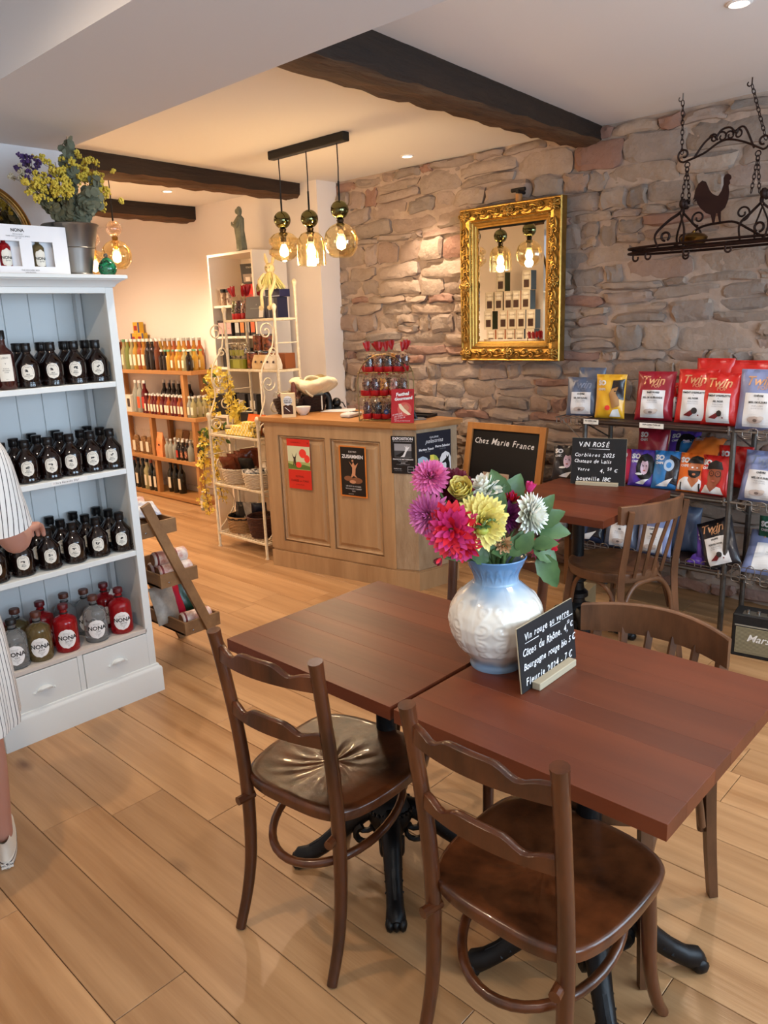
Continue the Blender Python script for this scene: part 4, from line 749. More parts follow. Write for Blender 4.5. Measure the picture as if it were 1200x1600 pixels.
# --- baskets
m_wick = mat('dark_wicker', '#21110b', .75, col2='#3a1f13', nscale=40, bump=.5, bscale=90); m_cell = film('cellophane', '#fbfaf6', .12, .09); m_saus = mat('dry_sausage', '#4a2118', .5, col2='#7c4a3a', nscale=30)
def basket(name, lab, loc, r0, r1, h, m, rz=0., sy=1., rows=9, cat='basket', lining=None):
    t = thing(name, lab, cat, loc, rz); mb = MB(); n = 56
    for i in range(rows):
        u = (i + .5) / rows; rr = r0 + (r1 - r0) * u ** .75; mb.tube([((rr + .0025 * math.cos(a * 14 + i * math.pi)) * math.cos(a), (rr + .0025 * math.cos(a * 14 + i * math.pi)) * math.sin(a) * sy, h * u) for a in np.linspace(0, 2 * math.pi, n, endpoint=False)], h / rows * .58, n=5, closed=True)
    mb.lathe([(.001, .003), (r0 * .98, .003)], 30, cap=False, M=Matrix.Diagonal((1, sy, 1, 1))); mb.build('woven_body', m, t, 60)
    MB().tube([(r1 * 1.01 * math.cos(a), r1 * 1.01 * math.sin(a) * sy, h) for a in np.linspace(0, 2 * math.pi, 40, endpoint=False)], h * .045, n=7, closed=True).build('rim', m, t, 60)
    if lining: MB().lathe([(.001, .012), (r0 * .93, .012), (r1 * .95, h * 1.02), (r1 * 1.04, h * 1.0), (r1 * 1.05, h * .86)], 40, cap=False, M=Matrix.Diagonal((1, sy, 1, 1))).build('lining', lining, t, 60)
    return t
K = 1.0205; b1 = PZ(420, 645, K); basket('wicker_basket', 'dark wicker basket of wrapped sausages at the left end of the counter', (3.34, 4.02, K), .072, .105, .095, m_wick, 0, .85)
for k in range(7):
    c = (3.34 + q.uniform(-.06, .06), 4.02 + q.uniform(-.05, .06), K + .085 + q.uniform(0, .03)); a = q.uniform(0, 3.1); mb = MB(); d = Vector((math.cos(a) * .045, math.sin(a) * .045, q.uniform(.01, .03))); sweep_ = [tuple(-d), tuple(-d * .9), (0, 0, .004), tuple(d * .9), tuple(d)]
    t = thing('dry_sausage', 'wrapped dry sausage in the left wicker basket, %s' % ('nearest the packet', 'on the left', 'on the right', 'at the back', 'on top', 'under the top one', 'in the middle')[k], 'sausage', c, 0, 'sausages in the dark basket'); sweep(sweep_, [.006, .015, .018, .015, .006], 8).build('sausage', m_saus, t, 60); sweep([tuple(-d * 1.5), tuple(-d), (0, 0, .004), tuple(d), tuple(d * 1.5)], [.022, .02, .024, .02, .024], 8).build('wrapper', m_cell, t, 60)
t = thing('dry_sausage', 'tall dark sausage standing up in the left wicker basket', 'sausage', (3.36, 3.985, K + .06), 0); sweep([(0, 0, 0), (.003, 0, .04), (0, 0, .10), (-.004, 0, .145)], [.012, .02, .020, .010], 9).build('sausage', m_saus, t, 60)
basket('wicker_basket', 'dark wicker basket under a gathered cream net, behind the bowl', (3.52, 3.995, K), .085, .118, .105, m_wick, 0, .8)
nt_ = thing('net_cover', 'gathered cream tulle net bulging over the second basket', 'net', (3.52, 3.98, K + .09)); mb = MB(); Pn = []
for i in range(49):
    a = 2 * math.pi * i / 48; row = []
    for j in range(17):
        v = j / 16.; ruf = 1 + .10 * math.sin(a * 9 + v * 4) * v + .05 * math.sin(a * 17); rr = (.10 * math.sin(math.pi * min(1, v * .62 + .10)) * 1.25) * ruf; row.append((rr * math.cos(a) * 1.25 + .0, rr * math.sin(a) * 1.25 - .03 * v, .004 + .15 * v ** .8 - .02 * v * v + .012 * math.sin(a * 3)))
    Pn.append(row)
mb.grid(np.array(Pn)); mt = mat('cream_tulle', '#e6d8b6', .8, trans=.0, bump=.4, bscale=50); mb.build('tulle', mt, nt_, 70)
MB().tube([(.10 * math.cos(a) - .02, -.06 + .05 * math.sin(a), .07 + .07 * math.sin(a)) for a in np.linspace(.3, 4, 24)], .012, n=8, flat=.5).build('gathered_fold', mt, nt_, 70); MB().tube([(-.03, -.125, .02), (-.035, -.13, -.03), (-.03, -.125, -.075)], .006, n=6, flat=.4).build('ribbon', m_label, nt_, 60)
m_crm = mat('cream_card', '#d9c29a', .6); m_brn = mat('chocolate_brown', '#3b1d12', .5)
cb = thing('chocolate_box', 'cream chocolate packet with a brown window, standing on the counter', 'box', PZ(452, 652, K), R(-50)); MB().box((0, 0, .0775), (.088, .035, .155), ch=.001).build('carton', m_crm, cb, 0); pm = MB(); f = on(frame((0, -.0178, 0), (1, 0, 0)))
pm.flat([f(-.031, .022), f(.031, .022), f(.031, .075), f(.012, .083), f(0, .075), f(-.012, .083), f(-.031, .075)], 1); pm.flat([f(*p) for p in [(x, y + .108) for x, y in ellipse(.029, .03, 20)]], 0); f = on(frame((0, -.0182, 0), (1, 0, 0)))
for s, y, z in (('CHOCOLAT', .119, .009), ('BARILLET', .107, .0125), ('AMANDE', .095, .0125)): put(pm, s, 0, y, z, f, 2, bold=.03)
pm.flat([f(-.022, .065), f(-.019, .067), f(.012, .04), (f(.010, .037))], 0); pm.build('box_print', [m_pw, m_brn, m_ink], cb, 0)
bw = thing('bowl', 'small white ceramic bowl on the counter before the second basket', 'bowl', PZ(474, 648, K)); MB().lathe([(.022, 0), (.024, .004), (.040, .018), (.050, .042), (.051, .054), (.0485, .054), (.046, .040), (.030, .014), (.001, .010)], 36, cap=False).build('bowl_body', mat('white_ceramic', '#dedad2', .25), bw, 60)
m_pb = mat('black_plastic', '#0e0e10', .35); m_gp = mat('light_grey_plastic', '#c9c6c1', .45)
sc_ = thing('barcode_scanner', 'black handheld barcode scanner standing on the counter', 'scanner', PZ(515, 640, K), R(-35)); sweep([(0, 0, .0), (.0, 0, .05), (-.008, 0, .09), (-.03, 0, .108), (-.06, 0, .098)], [.03, .022, .024, .03, .028], 12, .8).build('scanner_body', m_pb, sc_, 60); MB().box((-.064, 0, .092), (.012, .05, .036), ch=.004).build('scan_window', mat('scanner_window', '#2b2b2e', .15), sc_, 0)
MB().lathe([(.036, 0), (.034, .012), (.02, .02)], 20, c=(.055, .03, 0)).ball((.055, .03, .045), .032, n=14, k=8).tube([(.07, .03, .05), (.10, .04, .04), (.12, .06, .004)], .004, n=6).build('stand', m_pb, sc_, 50)
pp = thing('paper_stack', 'loose white papers under the barcode scanner', 'paper', PZ(527, 642, K), R(-60))
for k in range(3): MB().box((.01 * k, .008 * k, .0012 + .0014 * k), (.20, .14, .0012), rz=.12 * k).build('sheet', m_pw, pp, 0)
ct_ = thing('card_terminal', 'white card payment terminal lying on the counter', 'terminal', PZ(549, 651, K), R(-80)); MB().box((0, 0, .014), (.075, .15, .026), ch=.008).build('case', m_gp, ct_, 40); MB().box((0, .04, .0275), (.055, .04, .002)).build('screen', m_pb, ct_, 0)
kb = MB()
for i in range(3):
    for j in range(4): kb.box(((i - 1) * .018, -.052 + j * .017, .028), (.013, .011, .003), ch=.001)
kb.build('keypad', m_pw, ct_, 0)
st = thing('tablet_stand', 'dark angled card display behind the red flyer', 'stand', (3.50, 3.03, K), R(-40)); MB().box((0, 0, .003), (.10, .13, .005), ch=.002).build('foot_plate', mat('silver_plastic', '#8d8e90', .35, .5), st, 0); MB().box((.0, .02, .055), (.012, .10, .11), ch=.003, M=Matrix.Rotation(R(-22), 4, 'Y')).build('screen_panel', mat('dark_grey_plastic', '#33363a', .35), st, 0)
ty = thing('black_tray', 'flat black tray at the back corner of the counter', 'tray', (3.60, 3.10, K), R(8)); MB().box((0, 0, .004), (.12, .20, .006)).build('tray_base', m_pb, ty, 0)
rm_ = MB()
for e in (-1, 1): rm_.box((e * .058, 0, .009), (.006, .20, .014)); rm_.box((0, e * .098, .009), (.12, .006, .014))
rm_.build('tray_rim', m_pb, ty, 0)
# --- candy bags on an arched wire stand
m_rf = mat('red_foil_tuft', '#b8141a', .45, coat=0., col2='#8e0d12', nscale=30); m_rb = mat('red_bag_base', '#a8151a', .3)
CAND = [mat('dark_chocolate_sweets', '#1c0f12', .35, col2='#47303a', nscale=90, namt=.2), mat('brown_praline_sweets', '#4c2a1c', .4, col2='#8a5a44', nscale=80, namt=.2), mat('orange_sweets', '#b5651e', .4, col2='#d99a3c', nscale=80, namt=.2), mat('pink_white_sweets', '#a34a45', .4, col2='#d9b9a6', nscale=70, namt=.2), mat('plum_sweets', '#33161f', .35, col2='#6a3442', nscale=80, namt=.2), mat('green_sweets', '#4b4a22', .4, col2='#8a8443', nscale=80, namt=.2)]
CB = {}
def candy(loc, kind, rz, tilt, lab, group, sc=1.):
    if kind not in CB:
        t = thing('candy_bag', lab, 'bag', loc, rz); CB[kind] = t; qq = random.Random(kind)
        MB().lathe([(.022, 0), (.0265, .004), (.027, .028)], 14, M=Matrix.Diagonal((1, .8, 1, 1)), cap=True).build('printed_base', m_rb, t, 60)
        b = MB()
        for i in range(46):
            a = qq.uniform(0, 6.28); z = .030 + .055 * qq.random(); rr = .0205 * math.sqrt(qq.random()) * (1 if z < .07 else .75); b.ball((rr * math.cos(a), .8 * rr * math.sin(a), z), .0068 * qq.uniform(.8, 1.1), n=6, k=4)
        tag(b.build('sweets', CAND[kind], t, 60), kind='stuff')
        w_ = MB(); Pw = []
        for i in range(17):
            a = 2 * math.pi * i / 16; row = []
            for r_, z in ((.0275, .028), (.0285, .05), (.027, .08), (.019, .098), (.006, .112), (.0045, .117)): k1 = 1 + .07 * math.sin(a * 5 + z * 90); row.append((r_ * k1 * math.cos(a), .82 * r_ * k1 * math.sin(a), z))
            Pw.append(row)
        w_.grid(np.array(Pw)); w_.build('cellophane', m_cell, t, 60)
        f = MB(); Pf = []
        for i in range(9):
            u = -1 + i / 4.; row = []
            for z, w2 in ((.115, .005), (.128, .011), (.146, .018), (.162, .021)): row.append((u * w2, .0045 * math.sin(u * 5 + z * 50), z - .006 * abs(u) + (.004 * math.sin(i * 2.1) if z > .16 else 0)))
            Pf.append(row)
        f.grid(np.array(Pf)); f.grid(np.array(Pf)[:, ::-1] + np.array([0, .0012, 0])); f.tube([(0, 0, .111), (0, 0, .119)], .0062, n=8); o = f.build('red_tuft', m_rf, t, 60); o.rotation_euler = (0, R(qq.uniform(-18, 18)), 0); o.location = (0, 0, 0)
        t.rotation_euler = (0, tilt, rz); t.scale = (sc,) * 3
    else: t = dup(CB[kind], loc, rz, lab, None, (0, tilt, rz), sc)
    t['group'] = group; return t
ds = thing('wire_display', 'arched brass wire display with three tiers on the counter', 'display stand', (3.375, 3.155, K), R(-64)); m_bw = mat('brass_wire', '#7d6a42', .35, .8)
for e in (-1, 1): MB().tube([(-.155, e * .06, 0), (-.155, e * .06, .235)] + [(-.155 * math.cos(a), e * .06, .235 + .155 * math.sin(a)) for a in np.linspace(.15, math.pi - .15, 20)] + [(.155, e * .06, .235), (.155, e * .06, 0)], .0035, n=6).build('arch_wire', m_bw, ds, 60)
TI = (.006, .145, .285)
for z in TI:
    mb = MB()
    for e in (-1, 1): mb.tube([(-.155, e * .06, z), (.155, e * .06, z)], .0028, n=6); mb.tube([(e * .155, -.06, z), (e * .155, .06, z)], .0028, n=6)
    for k in range(9): mb.tube([(-.13 + k * .0325, -.06, z), (-.13 + k * .0325, .06, z)], .0018, n=5)
    mb.build('wire_shelf', m_bw, ds, 60)
MD = Matrix.Translation((3.375, 3.155, K)) @ Matrix.Rotation(R(-64), 4, 'Z')
def dpos(x, y, z): return tuple(MD @ Vector((x, y, z)))
for ti, z, xs, kinds in ((0, TI[0] + .004, (-.115, -.055, .005, .065, .122), (4, 0, 1, 1, 3)), (1, TI[1] + .004, (-.122, -.062, -.004, .056, .114), (1, 4, 2, 3, 1)), (2, TI[2] + .004, (-.095, -.035, .025, .085), (0, 1, 0, 4))):
    for i, (x, k) in enumerate(zip(xs, kinds)):
        what = {0: 'dark chocolates', 1: 'brown pralines', 2: 'orange sweets', 3: 'pink and white sweets', 4: 'plum sweets', 5: 'green'}[k]
        candy(dpos(x, -.022, z), k, R(-64) + q.uniform(-.3, .3), q.uniform(-.08, .08), 'red-tufted candy bag of %s, %s on the %s tier' % (what, ORD[i] + ' from left', ('bottom', 'middle', 'top')[ti]), 'candy bags on the wire display', 1.14 if ti < 2 else 1.08)
        if i < 4: candy(dpos(x + .02, .032, z), (k + 2) % 5, R(-64), q.uniform(-.1, .1), 'red-tufted candy bag in the back row of the %s display tier, %s' % (('bottom', 'middle', 'top')[ti], ORD[i]), 'candy bags on the wire display', 1.12)
tk = thing('round_sticker', 'round blue sticker on a candy bag of the bottom tier', 'sticker', dpos(.012, -.049, .055), R(-64)); MB().lathe([(.001, 0), (.0145, 0), (.0145, .001), (.001, .001)], 22, M=Matrix.Rotation(R(90), 4, 'X'), cap=False).build('disc', C_('sticker_blue', '#28407c'), tk, 0); s_ = MB(); put(s_, '60', 0, 0, .013, on(frame((0, -.0015, 0), (1, 0, 0))), 0); s_.build('lettering', m_pw, tk, 0)
fl = thing('flyer', 'red Festival Gourmand flyer leaning on the wire display', 'flyer', (3.298, 2.962, K), R(-62)); Mf = Matrix.Rotation(R(-9), 4, 'X'); MB().box((0, 0, .10), (.135, .002, .195), M=Mf).build('card', C_('flyer_red', '#a61a24'), fl, 0); pm = MB(); Mq = Mf @ frame((0, -.0014, .10), (1, 0, 0)); f = on(Mq); cb2 = on(Mq, .0009)
pm.flat([f(-.055, .06), f(.055, .072), f(.055, .084), f(-.03, .076)], 0)
put(pm, 'Festival', -.002, .068, .026, cb2, 1, bold=.05, rot=.10, sh=.15); put(pm, 'Gourmand', .004, .043, .024, cb2, 1, bold=.05, rot=.10, sh=.15)
pm.flat([f(x + .012, y - .018) for x, y in ellipse(.042, .040, 24)], 2); pm.flat([cb2(*p) for p in ((-.025, .012), (-.012, .014), (.012, -.015), (.05, -.048), (.035, -.052), (.005, -.035), (-.018, -.012))], 3); pm.flat([cb2(*p) for p in ((.0, .0), (.022, .012), (.040, -.008), (.030, -.03))], 4)
for k, s in enumerate(('LE MARCHÉ', 'LES CHEFS', 'DU 17 AU 26')): put(pm, s, -.032 + .008 * k, -.047 - .011 * k, .0115, cb2, 1, rot=.2)
put(pm, 'FESTIVAL DU BIEN MANGER', 0, -.085, .0075, cb2, 1); pm.build('flyer_print', [C_('flyer_red2', '#8d1420'), m_pw, C_('rose', '#c2554f'), C_('cream_fig', '#dcd0b4'), C_('tan_fig', '#b8745c')], fl, 0)
# ================================================================ WHITE SCROLLED BAKER'S RACK, WHITE CABINET, GARLAND
m_wi = mat('chipped_cream_iron', '#e3d6bd', .45, col2='#cbb995', nscale=40, namt=.4)
RX0, RX1, RX2, RY0, RY1 = 3.175, 3.385, 3.575, 4.165, 4.73
rk = thing('bakers_rack', "cream wrought-iron baker's rack with scrolls, left of the counter", 'rack', (0, 0, 0))
def scroll(c, r, turns, a0, d, ax, n=40):
    """spiral of wire; ax 'x' lies in the xz plane, 'y' in the yz plane"""
    P = []
    for i in range(n + 1):
        u = i / n; a = a0 + d * turns * 2 * math.pi * u; rr = r * (1 - .82 * u); p, z = rr * math.cos(a), rr * math.sin(a); P.append((c[0] + p, c[1], c[2] + z) if ax == 'x' else (c[0], c[1] + p, c[2] + z))
    return P
for y in (RY0, RY1):
    for x, h in ((RX0, .965), (RX1, 1.70), (RX2, 1.86)): MB().lathe([(.015, 0), (.016, .008), (.010, .016), (.0105, h - .01), (.013, h), (.017, h + .012), (.018, h + .022), (.012, h + .036), (.002, h + .042)], 12, c=(x, y, 0)).build('post', m_wi, rk, 50)
def rshelf(z, x0, x1, mesh=True):
    mb = MB()
    for x in (x0, x1): mb.box((x, (RY0 + RY1) / 2, z - .008), (.012, RY1 - RY0, .018), ch=.003)
    for y in (RY0, RY1): mb.box(((x0 + x1) / 2, y, z - .008), (x1 - x0, .012, .018), ch=.003)
    nx = int((x1 - x0) / .028); ny = 20
    for i in range(1, nx): mb.tube([(x0 + (x1 - x0) * i / nx, RY0, z - .003), (x0 + (x1 - x0) * i / nx, RY1, z - .003)], .0022, n=4)
    for j in range(1, ny): mb.tube([(x0, RY0 + (RY1 - RY0) * j / ny, z - .006), (x1, RY0 + (RY1 - RY0) * j / ny, z - .006)], .0022, n=4)
    mb.build('wire_shelf', m_wi, rk, 40)
for z in (.115, .490, .855): rshelf(z, RX0, RX2)
for z in (1.300, 1.645): rshelf(z, RX1, RX2)
for y in (RY0 - .004, RY1 + .004):
    for P in (scroll((RX0 + .065, y, .91), .052, 1.4, math.pi, -1, 'x'), scroll((3.30, y, 1.56), .062, 1.4, 0, 1, 'x'), scroll((3.29, y, 1.22), .058, 1.4, 0, -1, 'x'), scroll((RX0 + .075, y, .62), .05, 1.4, 0, 1, 'x'), scroll((3.34, y, 1.42), .035, 1.3, 0, 1, 'x'), scroll((RX1 - .05, y, 1.05), .05, 1.4, 0, 1, 'x')): MB().tube(P, .0052, n=6).build('scroll', m_wi, rk, 60)
    sweep([(RX0 + .01, y, .93), (3.20, y, 1.0), (3.25, y, 1.12), (3.235, y, 1.22)], .0055, 6).build('scroll', m_wi, rk, 60); sweep([(3.36, y, 1.56), (3.34, y, 1.45), (3.25, y, 1.33), (3.232, y, 1.22)], .0055, 6).build('scroll', m_wi, rk, 60)
    sweep([(RX0 + .01, y, .46), (3.30, y, .40), (3.33, y, .28), (3.20, y, .14)], .0055, 6).build('scroll', m_wi, rk, 60); sweep([(RX0 + .02, y, .82), (RX0 + .13, y, .76), (RX0 + .125, y, .62)], .0055, 6).build('scroll', m_wi, rk, 60)
    for z in (.70, 1.0, 1.15, 1.48): MB().tube([(RX1 if z > .99 else RX0, y, z), (RX2, y, z)], .005, n=6).build('cross_bar', m_wi, rk, 60)
# --- white cabinet behind it, with the statue
m_wl = mat('warm_white_laminate', '#e8dccb', .5)
wc = thing('display_cabinet', 'tall open white cabinet behind the iron rack, statue on top', 'cabinet', (3.75, 4.83, 0)); WZ = 2.155
for y in (.009, .571): MB().box((.165, y, WZ / 2), (.33, .018, WZ)).build('side_panel', m_wl, wc, 0)
MB().box((.165, .29, WZ - .009), (.33, .544, .018)).build('top_panel', m_wl, wc, 0); MB().box((.322, .29, WZ / 2), (.008, .544, WZ - .04)).build('back_panel', m_wl, wc, 0)
for z in (.45, .90, 1.28, 1.525, 1.765): MB().box((.165, .29, z - .009), (.30, .544, .018)).build('shelf', m_wl, wc, 0)
stt = thing('madonna_statue', 'grey-green robed statue standing on the white cabinet', 'statue', (3.86, 5.09, WZ), R(-130)); m_st = mat('grey_green_patina', '#5d5f4d', .6, col2='#8a8a74', nscale=14, bump=.2); mb = MB(); Ps = []
for i in range(33):
    a = 2 * math.pi * i / 32; row = []
    for r_, z in ((.055, 0), (.058, .012), (.050, .018), (.049, .03), (.047, .09), (.045, .16), (.049, .20), (.050, .225), (.042, .25), (.026, .268), (.018, .275), (.023, .285), (.027, .30), (.026, .318), (.018, .333), (.002, .340)):
        fold = 1 + (.07 * math.sin(a * 9 + z * 12) if .02 < z < .24 else 0) ; fr = 1 + (.22 * math.cos(a + math.pi / 2) if .15 < z < .25 else 0); row.append((r_ * fold * math.cos(a) * 1.05, r_ * fold * math.sin(a) * .8 * fr, z))
    Ps.append(row)
mb.grid(np.array(Ps)); mb.build('robed_body', m_st, stt, 60); MB().ball((0, -.016, .303), .019, n=12, k=8, sc=(.85, .9, 1.15)).build('face', m_st, stt, 60)
for e in (-1, 1): sweep([(e * .04, -.005, .235), (e * .045, -.03, .19), (e * .006, -.058, .205)], [.014, .013, .008], 8).build('arm', m_st, stt, 60)
MB().ball((0, -.062, .212), .011, n=8, k=6, sc=(.8, .7, 1.6)).build('praying_hands', m_st, stt, 60)
def carton(name, lab, loc, rz, d, col, art=(), group=None, cat='box', tilt=0., rough=.5):
    """small printed carton; art = list of (colour, x, z, w, h | text) fractions on the front (-y) face"""
    t = thing(name, lab, cat, loc, 0, group, (tilt, 0, rz)) if tilt else thing(name, lab, cat, loc, rz, group); MB().box((0, 0, d[2] / 2), d, ch=.001).build('carton', mat('card_' + col, '#' + col, rough), t, 0)
    mats = []; mb = MB()
    for k, a in enumerate(art):
        M_ = mat('card_' + a[0], '#' + a[0], .5)
        if M_ not in mats: mats.append(M_)
        f = on(frame((0, -d[1] / 2, 0), (1, 0, 0)), .0006 + .0003 * k)
        if len(a) == 4: put(mb, a[3], a[1] * d[0], a[2] * d[2], d[2] * .11, f, mats.index(M_))
        else: x, z, w_, h_ = a[1] * d[0], a[2] * d[2], a[3] * d[0] / 2, a[4] * d[2] / 2; mb.flat([f(x - w_, z - h_), f(x + w_, z - h_), f(x + w_, z + h_), f(x - w_, z + h_)], mats.index(M_))
    if mb.v: mb.build('carton_print', mats, t, 0)
    return t
FX = R(-90)   # faces -X
carton('red_box', 'slanted bright red box inside the top of the white cabinet', (3.86, 4.96, 1.765), FX, (.25, .06, .15), 'b3220f'); carton('tin_box', 'black printed tin tilted on top of the red box', (3.85, 4.975, 1.917), R(-75), (.17, .035, .15), '2a2623', (('8f7e70', 0, .30, .8, .4), ('d7cbbc', -.15, .25, .25, .2), ('d7cbbc', .2, .4, .25, .15), ('e8e0d4', .1, .82, 'COLLECTOR')), tilt=R(6))
for k in range(2): t = thing('small_tube', 'small patterned paper tube on the upper cabinet shelf, %s' % ('left', 'right')[k], 'tube', (3.80, 5.30 - .075 * k, 1.765), 0, 'paper tubes'); MB().lathe([(.022, 0), (.022, .10), (.018, .103)], 18).build('tube_body', mat('tube_%d' % k, ('#c9b49a', '#ddd0bb')[k], .5, col2='#5a3327', nscale=30, namt=.3), t, 50); MB().lathe([(.0225, .10), (.0225, .125), (.02, .127)], 18).build('lid', m_ink, t, 50)
for k in range(2): carton('tea_box', 'pink-labelled dark tea box on the second cabinet shelf, %s' % ('left', 'right')[k], (3.80, 5.325 - .10 * k, 1.525), FX, (.088, .06, .125), '231a1c', (('c79a94', 0, .5, .78, .7), ('6d3a3a', 0, .5, 'THÉ')), 'tea boxes in the cabinet')
for k, c in enumerate(('b0b0ac', 'c7793f', '9d9a96', 'c4623c')): carton('spice_box', 'small %s-labelled box on the second cabinet shelf' % ('grey', 'orange', 'pale grey', 'red-orange')[k], (3.80, 5.12 - .068 * k, 1.525), FX, (.058, .05, .13), '1d1718', ((c, 0, .5, .85, .6),), 'small boxes in the cabinet')
for k in range(3): carton('black_box', 'black box on the third cabinet shelf, %s' % ('left', 'middle', 'right')[k], (3.81, 5.30 - .14 * k, 1.28), FX, (.10, .06, .15), '131215', (('8a8378', 0, .7, 'N'),), 'black boxes in the cabinet')
for k in range(3): carton('black_box', 'dark box on the fourth cabinet shelf, %s' % ('left', 'middle', 'right')[k], (3.81, 5.30 - .15 * k, .90), FX, (.11, .06, .17), '18161a', (('b9b2a6', 0, .5, .6, .4),), 'dark boxes in the cabinet')
ped = thing('white_pedestal', 'low white cube shelf left of the iron rack', 'pedestal', (3.58, 4.99, 0)); MB().box((0, 0, .935), (.28, .24, .02)).build('top_board', m_wl, ped, 0)
for e in (-1, 1): MB().box((0, e * .11, .4625), (.28, .02, .925)).build('side_board', m_wl, ped, 0)
MB().box((.13, 0, .46), (.015, .20, .92)).build('back_board', m_wl, ped, 0)
for k in range(2): carton('black_carton', 'black carton with small white lettering on the white pedestal, %s' % ('left', 'right')[k], (3.49 + .012 * k, 5.05 - .110 * k, .945), R(-75), (.095, .07, .155), '0f0e10', (('cfcac2', 0, .80, 'G'), ('cfcac2', 0, .38, '1 3'[2 * k])), 'black cartons on the pedestal')
# --- upper rack: bags, dark boxes, rabbit, tins
for k, (y, kd) in enumerate(((4.685, 5), (4.635, 4), (4.575, 3), (4.515, 5))): candy((3.455, y, 1.648), kd, q.uniform(0, 3), q.uniform(-.08, .08), 'red-tufted sweet bag on the top rack shelf, %s from left' % ORD[k], 'candy bags on the iron rack', 1.45)
for k, y in enumerate((4.65, 4.59, 4.53)): candy((3.53, y, 1.648), (0, 3, 4)[k], q.uniform(0, 3), 0, 'red-tufted sweet bag in the back row of the top rack shelf, %s' % ORD[k], 'candy bags on the iron rack', 1.5)
carton('gift_case', 'flat dark grey gift case leaning on the top rack shelf', (3.425, 4.415, 1.648), R(-82), (.185, .03, .148), '4b474b', (('8f8b8c', .05, .62, .04, .06), ('9a9697', 0, .45, .5, .015), ('d9d2c4', .33, .22, .22, .38)), tilt=R(-10))
for k in range(3): carton('navy_box', 'dark navy striped box on the top rack shelf, %s' % ('left', 'middle', 'right')[k], (3.48, 4.315 - .052 * k, 1.648), R(-90), (.048, .09, .135), '14142e', (('a9adc4', -.42, .5, .10, .95),), 'navy boxes')
carton('navy_bag', 'dark navy box lying across the navy boxes', (3.49, 4.245, 1.785), R(-90), (.155, .09, .05), '17173a', (('8d90a8', 0, .1, .95, .12),))
rb = thing('raffia_rabbit', 'straw rabbit figure in a raffia skirt sitting above the rack', 'decoration', (3.47, 4.285, 1.838), R(-60)); m_raf = mat('yellow_green_raffia', '#b7ad63', .8, col2='#d6cc8e', nscale=60); m_str = mat('pale_straw', '#d9c79a', .8, col2='#bfa873', nscale=50, bump=.4)
mb = MB()
for i in range(110):
    a = 2 * math.pi * q.random(); r_ = q.uniform(.075, .105); mb.tube([(.01 * math.cos(a), .01 * math.sin(a), .115), (r_ * .45 * math.cos(a), r_ * .45 * math.sin(a), .085), (r_ * math.cos(a + .1), r_ * .8 * math.sin(a + .1), .0 + q.uniform(-.015, .02))], [.004, .0045, .003], n=4)
tag(mb.build('raffia_skirt', m_raf, rb, 60), kind='stuff'); MB().ball((0, 0, .135), .035, n=14, k=10, sc=(1, .95, 1.05)).ball((0, -.03, .125), .016, n=10, k=8).build('head', m_str, rb, 60)
for e in (-1, 1):
    sweep([(e * .014, .004, .16), (e * .026, .006, .195), (e * .03, .0, .235)], [.009, .013, .004], 8, .5).build('ear', m_str, rb, 60); MB().ball((e * .012, -.032, .143), .0035, n=8, k=6).build('eye', m_pb, rb, 60)
    sweep([(e * .03, -.03, .10), (e * .055, -.07, .05), (e * .03, -.10, .0 - .035 * (e > 0))], [.010, .012, .012], 8).build('arm', m_str, rb, 60); sweep([(e * .02, -.06, .02), (e * .03, -.105, -.03), (e * .03, -.11, -.11), (e * .03, -.13, -.125)], [.012, .011, .012, .018], 8).build('leg', m_str, rb, 60)
# second shelf
tr = carton('green_tray', 'olive green tray box on the second rack shelf', (3.44, 4.655, 1.303), FX, (.175, .09, .065), '7b7a1f', (('9a9a3a', .05, .5, .45, .9),))
for k in range(3):
    t = thing('nougat_bag', 'clear bag of pale nougat in the green tray, %s' % ('left', 'middle', 'right')[k], 'bag', (3.44, 4.71 - .058 * k, 1.370), 0, 'bags in the green tray'); b = MB()
    for i in range(30): b.ball((q.uniform(-.022, .022), q.uniform(-.022, .022), .012 + q.uniform(0, .10)), .010, n=6, k=4)
    tag(b.build('nougat', mat('pale_nougat', '#cdbb97', .7, col2='#7a5a3c', nscale=60), t, 60), kind='stuff'); MB().box((-.030, 0, .045), (.002, .05, .04)).build('label', mat('olive_label', '#8d8a2c', .5), t, 0); MB().lathe([(.030, 0), (.034, .05), (.032, .10), (.02, .125), (.008, .135), (.016, .155)], 14, cap=False).build('cellophane', m_cell, t, 60)
m_tin = mat('tin_metal', '#8f8d8a', .25, .9); m_tl = mat('black_copper_tin_label', '#1a1413', .4, col2='#a3572e', nscale=38, namt=.25)
def tin(loc, lab, h=.115, r=.042):
    t = thing('tin_can', lab, 'tin', loc, R(q.uniform(0, 90)), 'black tins on the rack'); MB().lathe([(r, .004), (r, h - .004)], 24).build('label_wrap', m_tl, t, 50); MB().lathe([(r + .001, 0), (r + .001, .005)], 24).lathe([(r + .001, h - .006), (r + .001, h), (r - .002, h + .003), (r - .006, h + .001)], 24).build('tin_rims', m_tin, t, 50)
    t.children[-1]['kind'] = 'stuff'
for y, z, w2 in ((4.535, 0, 'lower left'), (4.445, 0, 'lower right'), (4.50, .12, 'upper left'), (4.395, .12, 'upper right')): tin((3.50 if z or y < 4.5 else 3.46, y, 1.303 + z), 'black tin with copper print on the second rack shelf, ' + w2)
m_kr = mat('kraft_cream_bag', '#d0b283', .6, col2='#b8935f', nscale=20)
